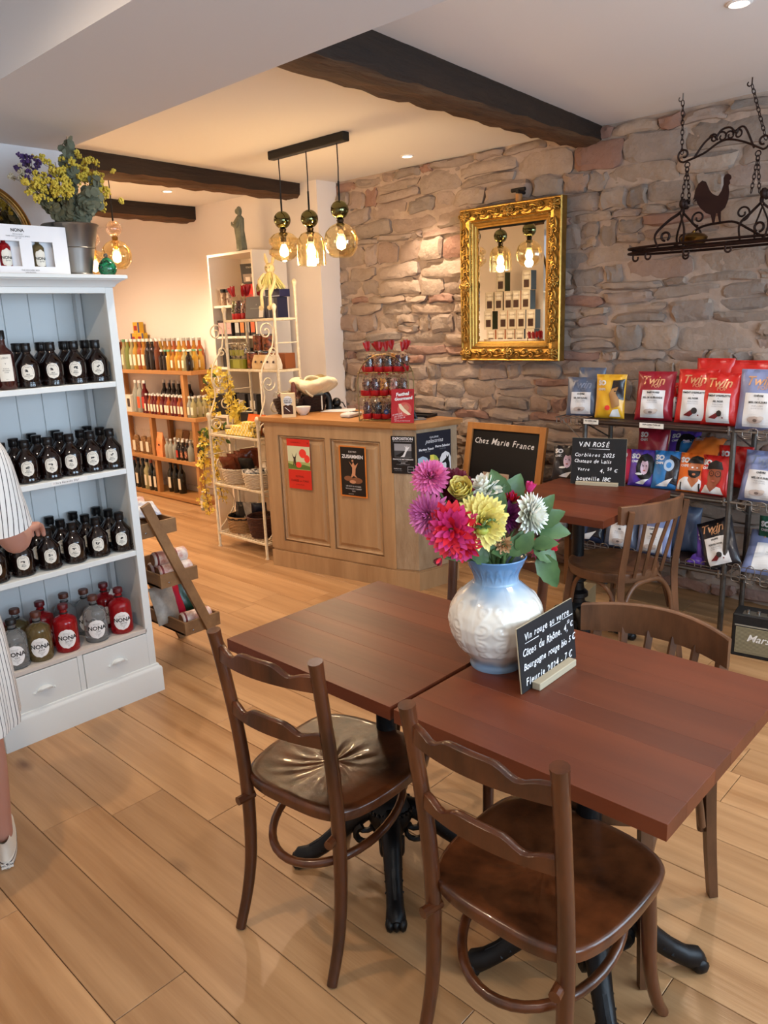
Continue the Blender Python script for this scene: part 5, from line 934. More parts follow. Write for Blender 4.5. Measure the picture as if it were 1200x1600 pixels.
def gusset(loc, rz, w_, d, h, m, lab, name='kraft_bag', group='kraft bags on the rack'):
    t = thing(name, lab, 'bag', loc, rz, group); P = [[(sx * w_ / 2 * kx, sy * d / 2 * ky, z) for sx, sy in ((-1, -1), (0, -1.12), (1, -1), (1, 1), (0, 1.12), (-1, 1), (-1, -1))] for z, kx, ky in ((0, .96, 1), (h * .3, 1, 1.05), (h * .7, .94, .6), (h * .93, .9, .08), (h, .92, .06))]
    MB().grid(np.array(P)[:, ::-1]).flat([P[0][i] for i in range(6)]).build('pouch', m, t, 30); s = MB(); f = on(frame((0, -d * .45, h * .5), (1, 0, 0), (0, d * .42, h)), .004); s.flat([f(x, y) for x, y in ellipse(w_ * .14, w_ * .12, 12)]); s.build('stamp', m_brn, t, 0); return t
for k in range(4): gusset((3.42, 4.425 - .066 * k, 1.303), R(-80), .072, .05, .098, m_kr if k < 2 else mat('pale_paper_bag', '#ded3bf', .6), '%s paper bag on the second rack shelf, %s from left' % ('cream' if k < 2 else 'pale', ORD[k]))
carton('copper_box', 'copper-brown box lying behind the cream bags', (3.52, 4.29, 1.303), FX, (.20, .09, .105), '8a4d28')
# --- lower rack
for k, p in enumerate(((347, 671), (361, 676), (366, 664))):
    t = thing('jam_jar', 'squat dark jam jar with a pale lid on the rack, %s' % ('left', 'front', 'back')[k], 'jar', PZ(*p, .858), 0, 'jam jars'); MB().lathe([(.038, 0), (.041, .004), (.041, .034), (.036, .042)], 22).build('jar_body', mat('dark_jam', '#2a1208', .1, coat=.5), t, 50); MB().lathe([(.039, .040), (.039, .054), (.036, .056)], 22).build('lid', mat('beige_lid', '#b7a183', .4), t, 50)
m_gh = mat('yellow_gingham', '#e2c33a', .5); nt = m_gh.node_tree; ck = nt.nodes.new('ShaderNodeTexChecker'); ck.inputs['Scale'].default_value = 62; ck.inputs[1].default_value = lin('#e6c636'); ck.inputs[2].default_value = lin('#f0e3ac'); tc_ = nt.nodes.new('ShaderNodeTexCoord'); nt.links.new(tc_.outputs['Object'], ck.inputs[0]); nt.links.new(ck.outputs[0], nt.nodes['Principled BSDF'].inputs[0])
for k, (y, z) in enumerate(((4.52, 0), (4.415, 0), (4.31, 0), (4.455, .033), (4.35, .033), (4.33, .066))): t = thing('gingham_box', 'yellow gingham box in the stack on the rack, %s' % ('bottom left', 'bottom middle', 'bottom right', 'second layer left', 'second layer right', 'on top')[k], 'box', (3.225, y, .858 + z), 0, 'yellow gingham boxes'); MB().box((0, 0, .016), (.06, .10, .032), ch=.0015).build('carton', m_gh, t, 0)
carton('black_carton', 'black carton behind the yellow gingham boxes', (3.36, 4.52, .858), R(-80), (.075, .06, .14), '151214')
for k in range(2): gusset((3.34, 4.425 - .095 * k, .858), R(-75), .085, .05, .135, mat('orange_paper', '#d9501c', .5, col2='#e57a2e', nscale=30), 'bright orange packet on the iron rack, %s' % ('left', 'right')[k], 'orange_packet', 'orange packets')
tin((3.27, 4.235, .858), 'small silver tin at the right end of the iron rack shelf', .10, .032); t = thing('floral_tin', 'dark floral tin in front at the right end of the rack', 'tin', (3.205, 4.225, .858)); MB().lathe([(.030, 0), (.030, .085), (.026, .09)], 20).build('tin_body', mat('floral_print', '#2a2118', .4, col2='#d9b950', nscale=60, namt=.2), t, 50)
m_rope = mat('cream_rope', '#cdbda4', .85, col2='#b5a286', nscale=60, bump=.4); m_tan = mat('tan_rope', '#8d6a43', .85, col2='#a98459', nscale=60, bump=.4); m_foil = mat('brown_foil_pack', '#5a2413', .25, col2='#7d3a20', nscale=14, coat=.3, bump=.3, bscale=20)
basket('rope_basket', 'cream rope basket of brown packets on the middle rack shelf, left', (3.30, 4.585, .494), .105, .125, .105, m_rope, 0, 1.0, 11); basket('rope_basket', 'cream rope basket with white floral packs on the middle rack shelf, right', (3.28, 4.305, .494), .105, .125, .105, m_rope, 0, 1.0, 11)
def pack(loc, rz, tilt, w_, h, d, m, lab, group, lab_m=None, name='foil_packet'):
    t = thing(name, lab, 'packet', loc, 0, group, (tilt, 0, rz)); P = []
    for i in range(9):
        u = -1 + i / 4.; row = []
        for j in range(13):
            v = -1 + j / 6.; b = max(0, (1 - abs(u) ** 2.5) * (1 - abs(v) ** 3)) ** .6; row.append((u * w_ / 2, -d / 2 * b + .003 * math.sin(u * 7 + v * 5), (v + 1) * h / 2))
        P.append(row)
    P = np.array(P); B = P.copy(); B[:, :, 1] *= -1; MB().grid(P).grid(B[:, ::-1]).build('pouch', m, t, 60)
    if lab_m: MB().flat([(x * w_ * .3, -d * .52, h * (.3 + z * .18)) for x, z in ((-1, -1), (1, -1), (1, 1), (-1, 1))]).build('label', lab_m, t, 0)
    return t
for k in range(4): pack((3.27 + .028 * k, 4.63 - .035 * k, .53 + .012 * k), R(-70 + 12 * k), R(22 - 8 * k), .13, .17, .05, m_foil, 'brown foil packet in the left rope basket, %s' % ('front, with a white label', 'second', 'third', 'at the back')[k], 'brown foil packets', m_label if k == 0 else None)
pack((3.32, 4.49, .55), R(-70), R(20), .12, .14, .05, m_pb, 'black packet between the two rope baskets', None)
for k in range(3): pack((3.24 + .045 * k, 4.34 - .03 * k, .535), R(-80 + 15 * k), R(35), .11, .11, .05, mat('white_floral_wrap', '#d9d3c8', .5, col2='#2c2622', nscale=34, namt=.12), 'white floral packet in the right rope basket, %s' % ('front', 'middle', 'back')[k], 'white floral packets')
basket('rope_basket', 'tan rope basket with black lining on the bottom rack shelf', (3.32, 4.60, .119), .11, .12, .115, m_tan, 0, 1.0, 11, lining=m_pb)
for k in range(3): pack((3.30 + .04 * k, 4.61 - .06 * k, .17), R(-70 + 15 * k), R(-12 + 8 * k), .11, .16, .04, (m_pb, mat('silver_pack', '#b9b2a6', .3, col2='#8d8779', nscale=30), mat('dark_blue_pack', '#181a2b', .3))[k], '%s packet in the tan basket' % ('black', 'silver', 'dark blue')[k], None)
m_ter = mat('brown_wicker_pot', '#3a1c10', .8, col2='#512a18', nscale=50, bump=.5)
for k, (x, y) in enumerate(((3.29, 4.345), (3.40, 4.25))): basket('wicker_pot', 'dark brown wicker pot on the bottom rack shelf, %s' % ('front', 'back')[k], (x, y, .119), .075, .105, .15, m_ter, 0, 1, 12, cat='pot')
# --- yellow flower garland hanging down the left of the rack
ga = thing('flower_garland', 'artificial yellow blossom garland hanging down the left of the rack', 'garland', (3.30, 4.78, 1.30)); m_yf = mat('yellow_blossom', '#e2c02f', .6, col2='#f0d96a', nscale=40); m_gl2 = mat('garland_leaf', '#3f5a24', .55, col2='#5f7a36', nscale=20)
strands = [[(0, 0, 0), (-.04, .03, -.12), (-.03, .02, -.35)], [(.05, -.06, -.02), (.04, -.10, -.2), (.05, -.12, -.38)], [(-.05, .07, -.42), (-.10, .10, -.6), (-.11, .10, -.85), (-.10, .09, -1.06)], [(-.02, .0, -.40), (-.05, .03, -.7), (-.03, .0, -.98)], [(.06, -.16, -.25), (.05, -.18, -.35), (.05, -.2, -.44)], [(.0, -.05, -.72), (.03, -.15, -.76), (.08, -.2, -.85)]]
sm = MB(); fm = MB(); lm_ = MB(); lv = 0
for s_ in strands:
    sm.tube(s_, .003, n=5)
    for i in range(120):
        u = q.random() * (len(s_) - 1); a = int(u); p = Vector(s_[a]).lerp(Vector(s_[a + 1]), u - a) + Vector((q.gauss(0, .026), q.gauss(0, .026), q.gauss(0, .02)))
        n = Vector((q.gauss(0, 1) - .6, q.gauss(0, 1) - .4, q.gauss(0, 1))).normalized(); a1 = n.orthogonal().normalized(); b1 = n.cross(a1); r_ = q.uniform(.014, .021)
        for k in range(4): c, s2 = math.cos(k * 1.57 + i), math.sin(k * 1.57 + i); e1 = a1 * c + b1 * s2; e2 = n.cross(e1); fm.flat([tuple(p), tuple(p + e1 * r_ * .6 + e2 * r_ * .42 + n * r_ * .3), tuple(p + e1 * r_ * 1.1 + n * r_ * .5), tuple(p + e1 * r_ * .6 - e2 * r_ * .42 + n * r_ * .3)])
sm.build('vine', mat('garland_vine', '#5a4a22', .7), ga, 60); tag(fm.build('blossoms', m_yf, ga, 0), kind='stuff')
for c0, nn in (((-.01, .03, -.07), 5), ((-.05, .09, -.47), 10), ((.06, -.12, -.42), 7), ((-.09, .12, -.56), 8), ((.08, .02, -.5), 5)):
    for i in range(nn):
        p = Vector(c0) + Vector((q.gauss(0, .035), q.gauss(0, .035), q.gauss(0, .04))); n = Vector((-.7 + q.gauss(0, .5), -.5 + q.gauss(0, .5), q.gauss(0, .4))).normalized(); a1 = n.orthogonal().normalized(); a1.rotate(Matrix.Rotation(q.uniform(0, 6.28), 3, n)); b1 = n.cross(a1); L_ = q.uniform(.045, .065); mb = MB()
        mb.add([tuple(p - a1 * L_ * .5), tuple(p + b1 * L_ * .28 + n * .006), tuple(p + n * .0), tuple(p - b1 * L_ * .28 + n * .006), tuple(p + a1 * L_ * .25 + b1 * L_ * .18 + n * .006), tuple(p + a1 * L_ * .25 - b1 * L_ * .18 + n * .006), tuple(p + a1 * L_ * .55)], [(0, 2, 1), (0, 3, 2), (1, 2, 4), (2, 3, 5), (2, 6, 4), (2, 5, 6)]); mb.build('leaf', m_gl2, ga, 0)
# ================================================================ BOTTLE BOOKCASE AT THE BACK
m_pine = wood('honey_pine', '#93602f', '#b98750', 1, .5, 7., .1, .08); m_pinez = wood('honey_pine_upright', '#93602f', '#b98750', 2, .5, 7., .1, .08)
BX0, BX1, BY0, BY1 = 3.84, 4.085, 5.93, 7.55; BZ = (.045, .405, .815, 1.232)
bk = thing('bottle_shelf', 'honey-coloured wooden shelf unit crowded with bottles in the back room', 'shelf', (0, 0, 0))
for z in BZ: MB().box(((BX0 + BX1) / 2, (BY0 + BY1) / 2, z - .018), (BX1 - BX0, BY1 - BY0, .036), ch=.002).build('shelf_board', m_pine, bk, 0)
MB().box(((BX0 + BX1) / 2 + .01, (BY0 + BY1) / 2, .006), (BX1 - BX0 - .02, BY1 - BY0, .012)).build('base_strip', m_pine, bk, 0)
for y, a, b in ((6.10, 2, 3), (5.99, 1, 2), (6.72, 1, 2), (5.985, 0, 1), (6.70, 0, 1), (7.5, 0, 1), (7.5, 1, 2), (7.5, 2, 3)):
    for x in (BX0 + .03, BX1 - .025): MB().box((x, y, (BZ[a] + BZ[b] - .036) / 2), (.045, .045, BZ[b] - BZ[a] - .036)).build('upright', m_pinez, bk, 0)
def gm(n, c, tr=.0, c2=None): return mat('bottle_' + n, c, .07, trans=tr, ior=1.33, coat=.5)
GL = {'dark': gm('dark', '#150a08'), 'brown': gm('brown', '#5a2a10'), 'amber': gm('amber', '#b87a2c', .35), 'gold': gm('gold', '#d0a03c', .4), 'pale': gm('pale', '#c9c08a', .5), 'green': gm('green', '#8f9a52', .4), 'rust': gm('rust', '#9a4a1e', .2), 'red': gm('red', '#5c1418', .1), 'clear': gm('clear', '#cfd3c6', .6), 'wine': gm('wine', '#0f120c')}
CP = {'w': mat('white_bottle_cap', '#dcd8d0', .4), 'g': mat('green_bottle_cap', '#5d8f63', .4), 'k': m_cap, 'o': mat('orange_capsule', '#a24e22', .4), 't': mat('silver_cap', '#a9a6a0', .3, .7)}
LB = {'c': mat('cream_bottle_label', '#ddd2ba', .7), 'r': mat('red_bottle_label', '#b43a2c', .7), 'o': mat('orange_bottle_label', '#cf5a30', .7), 'b': mat('black_bottle_label', '#1b1a19', .7), 'p': mat('patterned_label', '#c98b6a', .7, col2='#3a1c14', nscale=60, namt=.2)}
FB = {}
def shop_bottle(loc, shape, g, c, l, lab, group):
    key = (shape, g, c, l)
    if key not in FB:
        r, h = {'tall': (.036, .285), 'mid': (.030, .185), 'slim': (.027, .19), 'wine': (.038, .30), 'flip': (.038, .31)}[shape]; sh = .60 if shape != 'wine' else .62
        mb = MB().lathe([(r * .95, 0), (r, .004), (r, h * sh), (r * .85, h * (sh + .06)), (r * .42, h * (sh + .17)), (r * .36, h * .93)], 14, 0); mb.lathe([(r * .42, h * .91), (r * .46, h * .915), (r * .46, h * .985), (r * .40, h)], 10, 1)
        if l: f = cyl(r, 0, .0012, math.pi); P = np.array([[f((i / 4. - .5) * r * 1.25, h * (.14 + .36 * j)) for j in (0, 1)] for i in range(5)]); mb.grid(P, 2)
        o = mb.build('shop_bottle', [GL[g], CP[c]] + ([LB[l]] if l else []), None, 40); FB[key] = o; o.location = loc
    else: o = FB[key].copy(); COL.objects.link(o); o.location = loc
    o.rotation_euler = (0, 0, q.uniform(-.15, .15)); return tag(o, lab, 'bottle', group)
def rowb(z, ys, x, specs, lab, grp):
    for i, y in enumerate(ys):
        s = specs[i % len(specs)]; shop_bottle((x + q.uniform(-.006, .006), y, z), *s, lab.replace('bottle', s[1] + ' bottle', 1) + ', %s from left' % (ORD + ['fifteenth', 'sixteenth', 'seventeenth'])[i], grp)
ar = np.arange
rowb(BZ[3], ar(7.36, 6.46, -.076), 3.885, [('tall', 'dark', 'w', 'b'), ('tall', 'dark', 'w', None), ('tall', 'brown', 'w', None), ('tall', 'pale', 'g', 'c'), ('tall', 'green', 'w', None), ('tall', 'pale', 'w', 'c'), ('tall', 'gold', 'w', 'c'), ('tall', 'rust', 'w', 'c'), ('tall', 'amber', 'w', 'c')], 'tall bottle, left front row, top board', 'tall bottles on the top board')
rowb(BZ[3], ar(7.40, 6.2, -.080), 3.968, [('tall', 'amber', 't', None), ('tall', 'rust', 't', None), ('tall', 'gold', 'w', None), ('tall', 'amber', 't', None)], 'tall bottle in the second row, top board', 'tall amber bottles behind')
rowb(BZ[3], ar(7.30, 6.02, -.082), 4.045, [('tall', 'amber', 't', None), ('tall', 'rust', 't', None)], 'tall bottle in the rear row, top board', 'tall amber bottles at the wall')
rowb(BZ[3], ar(6.435, 5.96, -.064), 3.872, [('mid', 'dark', 'w', None), ('mid', 'dark', 'g', None), ('mid', 'gold', 'g', None), ('mid', 'amber', 'g', 'c'), ('mid', 'gold', 'w', None), ('mid', 'amber', 'g', 'c'), ('mid', 'pale', 'w', 'c')], 'small bottle, right front row, top board', 'small bottles on the top board')
for x in (3.936, 4.0): rowb(BZ[3], ar(6.13, 5.955, -.064), x, [('mid', 'gold', 'g', 'c'), ('mid', 'pale', 'w', 'c')], 'small bottle at the right end of the top board, row ' + str(x)[:4].replace('3.93', 'two').replace('4.0', 'three'), 'small bottles at the right end')
rowb(BZ[2], (7.02, 6.94, 6.85), 3.90, [('flip', 'clear', 'w', None), ('flip', 'clear', 'w', 'o'), ('flip', 'red', 'w', 'r')], 'tall swing-top bottle beside the white box on the second board', 'tall swing-top bottles')
rowb(BZ[2], ar(6.79, 6.15, -.058), 3.872, [('slim', 'red', 'w', 'c'), ('slim', 'rust', 'w', 'c'), ('slim', 'red', 'w', 'c')], 'slim bottle, front row, second board', 'slim red bottles')
rowb(BZ[2], ar(6.76, 6.15, -.060), 3.935, [('slim', 'rust', 'w', None), ('slim', 'brown', 'w', None)], 'slim bottle behind the red ones, second board', 'slim brown bottles'); rowb(BZ[2], ar(6.70, 6.2, -.09), 4.02, [('flip', 'dark', 'w', None)], 'swing-top bottle at the back of the second board', 'dark bottles at the back')
for x in (3.868, 3.93, 3.99, 4.05): rowb(BZ[2], ar(6.05, 5.94, -.058), x, [('slim', 'clear', 'w', 'c'), ('slim', 'pale', 'w', 'c')], 'slim bottle at the right end of the second board, row ' + {3.868: 'one', 3.93: 'two', 3.99: 'three', 4.05: 'four'}[x], 'slim clear bottles')
rowb(BZ[1], ar(6.50, 6.04, -.066), 3.875, [('mid', 'clear', 't', None), ('mid', 'clear', 'w', None), ('mid', 'clear', 't', None), ('mid', 'dark', 'w', 'r'), ('mid', 'dark', 'w', 'p'), ('mid', 'dark', 't', 'p')], 'small bottle, front row, third board', 'small bottles on the third board')
rowb(BZ[1], ar(6.47, 6.05, -.066), 3.945, [('mid', 'rust', 'w', None), ('mid', 'clear', 't', None), ('mid', 'dark', 'w', None)], 'small bottle, second row, third board', 'small bottles behind on the third board')
rowb(BZ[0], ar(7.2, 6.76, -.085), 3.89, [('wine', 'wine', 'o', 'c'), ('wine', 'wine', 'k', 'c'), ('wine', 'wine', 'k', None), ('wine', 'pale', 'k', 'c')], 'wine bottle on the bottom board, left of the post', 'wine bottles at the left'); rowb(BZ[0], ar(6.62, 6.40, -.085), 3.96, [('wine', 'wine', 'k', 'c'), ('wine', 'wine', 'k', None)], 'wine bottle on the bottom board, right of the post', 'wine bottles at the right')
shop_bottle((3.78, 5.83, 0), 'mid', 'clear', 'w', 'c', 'small clear bottle standing on the floor by the bottle shelf', None); shop_bottle((3.88, 5.955, BZ[1]), 'mid', 'dark', 'w', 'c', 'small bottle at the right end of the third board', None)
carton('white_box', 'white box with a dark emblem on the second board of the bottle shelf', (3.89, 7.13, BZ[2]), R(-90), (.15, .08, .165), 'd8cfbf', (('3a2a1f', .2, .55, .35, .5),))
for k, (y, z) in enumerate(((7.26, 0), (7.14, 0), (7.20, .105))): carton('yellow_tin', 'yellow and blue printed tin stacked behind the tall bottles, %s' % ('lower left', 'lower right', 'upper')[k], (4.045, y - .10, BZ[3] + .235 + z), R(-90), (.115, .05, .104), 'd7a92c', (('3f4577', (-.4, .4, .38)[k], .5, .25, .95), ('a5281f', -.1, .45, .5, .45)), 'stacked yellow tins')
MB_ = thing('tin_riser', 'dark riser box under the yellow tins', 'box', (4.045, 7.09, BZ[3])); MB().box((0, 0, .1175), (.05, .26, .235)).build('box_body', mat('dark_riser', '#3a2a22', .7), MB_, 0)
bg_ = thing('cloth_bag', 'beige hanging bag beside the bookcase edge', 'bag', (3.86, 7.46, BZ[3])); MB().prism([(-.03, -.05), (.03, -.05), (.03, .05), (-.03, .05)], 0, .33).build('bag_body', mat('beige_cloth', '#b39a80', .8), bg_, 0); MB().box((-.002, 0, .08), (.066, .104, .03)).build('dark_band', m_ink, bg_, 0)
m_grain = mat('brown_grain', '#5a3a22', .7, col2='#9a7040', nscale=90, namt=.3)
for k, y in enumerate((7.10, 6.96, 6.85)): t = thing('grain_bag', 'clear bag of brown grain with a white label on the third board, %s' % ('left', 'middle', 'right')[k], 'bag', (3.895, y, BZ[1]), R(-90), 'grain bags'); MB().lathe([(.045, 0), (.05, .03), (.047, .12), (.03, .17)], 14, M=Matrix.Diagonal((1, .7, 1, 1))).build('grain', m_grain, t, 60); MB().lathe([(.03, .168), (.012, .20), (.03, .25)], 12, cap=False, M=Matrix.Diagonal((1, .7, 1, 1))).build('bag_top', m_cell, t, 60); MB().box((0, -.037, .075), (.05, .002, .10)).build('label', LB['c'], t, 0)
gusset((3.875, 6.615, BZ[1]), R(-80), .085, .055, .235, mat('orange_snack_bag', '#d9692a', .4, col2='#e3a06a', nscale=14), 'orange snack bag beside the post on the third board', 'snack_bag', None)
for k, y in enumerate((6.52, 6.40, 6.28)): gusset((4.03, y, BZ[1]), R(-88), .11, .06, .25, m_kr if k != 1 else mat('tan_paper_bag', '#8a5e3a', .7), 'brown paper bag at the back of the third board, %s' % ('left', 'middle', 'right')[k], 'paper_bag', 'paper bags at the back')
# ================================================================ GILT MIRROR ON THE STONE WALL
MX, MY0, MY1, MZ0, MZ1 = 4.215, 2.478, 3.226, 1.322, 2.274; MYC, MZC, MHW, MHH = (MY0 + MY1) / 2, (MZ0 + MZ1) / 2, (MY1 - MY0) / 2, (MZ1 - MZ0) / 2
gmr = thing('wall_mirror', 'rectangular mirror in an ornate carved gold frame on the stone wall', 'mirror', (MX, MYC, MZC), R(-90)); m_gilt = mat('bright_gilt', '#c8a055', .34, .85, col2='#94702f', nscale=30, namt=.7, bump=.15, bscale=80)
mb = MB(); rows = []
for o, d in ((0, .065), (0, .012), (.006, .004), (.012, .006), (.016, .014), (.030, .012), (.052, .004), (.074, .010), (.080, .020), (.084, .018), (.092, .018), (.096, .024), (.108, .030), (.112, .036), (.122, .040)): rows.append([(-MHW + o, d - .02, -MHH + o), (MHW - o, d - .02, -MHH + o), (MHW - o, d - .02, MHH - o), (-MHW + o, d - .02, MHH - o), (-MHW + o, d - .02, -MHH + o)])
mb.grid(np.array(rows)[:, ::-1]); mb.build('frame_moulding', m_gilt, gmr, 25)
ob = MB()
def vol(cx, cz, r, a0, d, tn=1.15):
    P = [(cx + r * (1 - .8 * u) * math.cos(a0 + d * tn * 6.283 * u), -.020 - .006 * math.sin(u * 3), cz + r * (1 - .8 * u) * math.sin(a0 + d * tn * 6.283 * u)) for u in np.linspace(0, 1, 18)]; ob.tube(P, list(np.linspace(.0055, .004, 18)), n=6)
def orn_run(x0, z0, x1, z1, n):
    dx, dz = x1 - x0, z1 - z0; L_ = math.hypot(dx, dz); ux, uz = dx / L_, dz / L_; nx, nz = -uz, ux
    for i in range(n):
        s_ = (i + .5) / n * L_; cx, cz = x0 + ux * s_, z0 + uz * s_; sg = 1 if i % 2 else -1; a = math.atan2(uz, ux); vol(cx + nx * .010 * sg, cz + nz * .010 * sg, .021, a + (0 if sg > 0 else math.pi), sg)
        ob.tube([(cx - ux * .03 - nx * .014 * sg, -.016, cz - uz * .03 - nz * .014 * sg), (cx - nx * .018 * sg, -.022, cz - nz * .018 * sg), (cx + ux * .03 - nx * .006 * sg, -.018, cz + uz * .03 - nz * .006 * sg)], [.004, .007, .003], n=6)
        for k in range(3): ob.ball((cx + ux * (.012 * k - .012) + nx * .024 * sg, -.016, cz + uz * (.012 * k - .012) + nz * .024 * sg), .0055, n=6, k=4)
IW, IH = MHW - .047, MHH - .047
orn_run(-IW + .07, IH, IW - .07, IH, 10); orn_run(-IW + .07, -IH, IW - .07, -IH, 10); orn_run(-IW, -IH + .07, -IW, IH - .07, 14); orn_run(IW, -IH + .07, IW, IH - .07, 14)
for cx, cz in ((0, IH), (0, -IH), (-IW, 0), (IW, 0), (-IW, IH), (IW, IH), (-IW, -IH), (IW, -IH)):
    for k in range(9): a = 2 * math.pi * k / 9; ob.tube([(cx, -.026, cz), (cx + .022 * math.cos(a), -.030, cz + .022 * math.sin(a)), (cx + .042 * math.cos(a), -.018, cz + .036 * math.sin(a))], [.006, .0085, .003], n=6)
    ob.ball((cx, -.03, cz), .012, n=10, k=6); vol(cx - .03, cz, .018, 0, 1); vol(cx + .03, cz, .018, math.pi, -1)
tag(ob.build('carved_ornament', m_gilt, gmr, 60), kind='stuff'); bd = MB(); n_ = 60
for i in range(n_):
    for e in (-1, 1): bd.ball((-MHW + .088 + (2 * MHW - .176) * i / (n_ - 1), -.005, e * (MHH - .088)), .0042, n=5, k=4); bd.ball((e * (MHW - .088), -.005, -MHH + .088 + (2 * MHH - .176) * i / (n_ - 1)), .0042, n=5, k=4)
tag(bd.build('bead_moulding', m_gilt, gmr, 60), kind='stuff'); gw, gh = MHW - .120, MHH - .120; rows = [[(-gw + o, y, -gh + o), (gw - o, y, -gh + o), (gw - o, y, gh - o), (-gw + o, y, gh - o), (-gw + o, y, -gh + o)] for o, y in ((0, .0215), (.016, .019))]
gl_ = MB(); gl_.grid(np.array(rows)[:, ::-1]); gl_.flat([(-gw + .016, .019, -gh + .016), (gw - .016, .019, -gh + .016), (gw - .016, .019, gh - .016), (-gw + .016, .019, gh - .016)]); gl_.build('bevelled_glass', m_mirror, gmr, 0)
hk = thing('iron_hook', 'old black iron peg in the stones above the gold mirror', 'hook', (4.27, 2.79, 2.33)); MB().tube([(.03, 0, 0), (-.05, 0, .002), (-.065, 0, .0)], .011, n=8).tube([(-.045, -.045, .012), (-.045, .05, .012)], .012, n=8).build('peg', mat('rusty_black_iron', '#1a120d', .7), hk, 40); MB().lathe([(.02, 0), (.022, -.05), (.02, -.055)], 12, c=(-.02, .015, -.008)).build('wooden_plug', m_oakf, hk, 40)
# chocolate boxes on a white shelf opposite, seen in the mirror
sh = thing('white_shelf', 'white shelf of chocolate packets opposite, seen only in the gold mirror', 'shelf', (1.46, 4.9, 0))
for z in (.5, .90, 1.275): MB().box((0, 0, z - .01), (.26, 1.5, .02)).build('shelf_board', m_wl, sh, 0)
for y in (-.75, .75): MB().box((0, y, .62), (.26, .02, 1.27)).build('side_panel', m_wl, sh, 0)
def mbox(px, side, lvl, lab):
    y = PX(px, 510, 2 * MX - 1.47)[1]
    t = carton('chocolate_box', lab, (1.47, y, 1.276 + .193 * lvl), R(90), (.105, .10, .19), 'd6cbb4', (('3b1d12', 0, .33, .62, .4), ('efe8da', 0, .75, .5, .3), ('5a4030', 0, .76, 'BARILLET')), 'chocolate packets in the mirror')
    for e in (-1, 1): MB().box((e * .0532, 0, .095), (.0015, .099, .189)).build('side_panel', mat('side_' + side, side, .5), t, 0)
sd = {'g': '#30402a', 'o': '#d07c4a', 'b': '#3d5a78'}
for lvl, row in enumerate(((('o', 768), ('o', 783), ('o', 798), ('b', 813), ('b', 829)), (('g', 764), ('o', 787), ('o', 801), ('b', 815), ('b', 830)), (('g', 766), ('g', 780), ('o', 795), ('o', 807), ('b', 822)), (('g', 783), ('b', 823)))):
    for k, (s_, px) in enumerate(row): mbox(px, sd[s_], lvl, '%s-sided chocolate packet in the mirror reflection, %s row, %s' % ({'g': 'green', 'o': 'orange', 'b': 'blue'}[s_], ('bottom', 'third', 'second', 'top')[lvl], ORD[k]))
# ================================================================ LADDER RACK BESIDE THE BOOKCASE
m_lad = wood('brown_crate_wood', '#6b4a2c', '#96714a', 1, .6, 8., .1, .2); ld = thing('ladder_rack', 'leaning brown wooden rack of three crates beside the white bookcase', 'rack', (0, 0, 0))
LY0, LY1 = 3.075, 3.42
for y in (LY0 - .018, LY1 + .018): MB().box((0, 0, 0), (.045, .020, .92), M=Matrix.Translation((1.852, y, .42)) @ Matrix.Rotation(R(-22.2), 4, 'Y')).build('side_rail', m_lad, ld, 0)
TR = ((1.80, .168), (1.70, .435), (1.612, .690))
for x, z in TR:
    w_ = .20; cx = x + .12
    for y in (LY0, LY1): MB().box((cx, y, z + .033), (w_, .012, .066), ch=.001).build('crate_side', m_lad, ld, 0)
    for e in (-1, 1): MB().box((cx + e * (w_ / 2 - .006), (LY0 + LY1) / 2, z + .033), (.012, LY1 - LY0 - .012, .066), ch=.001).build('crate_side', m_lad, ld, 0)
    MB().box((cx, (LY0 + LY1) / 2, z + .005), (w_, LY1 - LY0, .010)).build('crate_floor', m_lad, ld, 0)
    bt = MB()
    for y in (LY0 - .029,): bt.lathe([(.001, .003), (.005, .001), (.005, 0)], 10, c=(0, 0, 0), M=Matrix.Translation((x + .05, y, z + .03)) @ Matrix.Rotation(R(90), 4, 'X'))
    bt.build('bolt', m_tin, ld, 0)
m_wrap = mat('white_printed_wrap', '#e3d9d0', .35, col2='#c08a80', nscale=22, namt=.25)
def roll(loc, rz, r, L_, lab, m=None):
    t = thing('biscuit_roll', lab, 'packet', loc, rz, 'biscuit rolls on the ladder rack'); M_ = Matrix.Rotation(R(90), 4, 'Y'); MB().lathe([(r * .8, -L_ / 2), (r, -L_ / 2 + .006), (r, L_ / 2 - .006), (r * .8, L_ / 2)], 18, M=M_).build('wrapper', m or m_wrap, t, 50); MB().lathe([(r * 1.01, -L_ / 2 + .01), (r * 1.01, -L_ / 2 + .02)], 18, M=M_, cap=False).lathe([(r * 1.01, .02), (r * 1.01, .03)], 18, M=M_, cap=False).build('printed_bands', C_('band_red', '#7a2a2c'), t, 0)
    MB().lathe([(.001, 0), (r * .78, 0)], 16, M=Matrix.Translation((-L_ / 2 - .001, 0, 0)) @ M_, cap=False).build('roll_end', mat('brown_biscuit', '#8c5a3a', .7), t, 0)
for k, (dy, dz) in enumerate(((.05, .047), (.125, .047), (.085, .105))): roll((1.83, LY0 + dy, TR[1][1] + .01 + dz), R(-8), .036, .165, 'white wrapped biscuit roll on the middle crate, %s' % ('front', 'second', 'on top')[k])
roll((1.925, LY0 + .06, TR[0][1] + .055), R(-10), .036, .15, 'white wrapped biscuit roll in the lowest crate')
pack((1.73, LY0 + .09, TR[2][1] + .075), R(-12), R(-72), .16, .13, .05, mat('white_blue_pack', '#d8d9da', .35, col2='#6a7aa0', nscale=20, namt=.25), 'white and blue packet lying on the top crate', None); pack((1.74, LY0 + .22, TR[2][1] + .075), R(-20), R(-70), .15, .13, .05, m_wrap, 'white and brown packet at the back of the top crate', None)
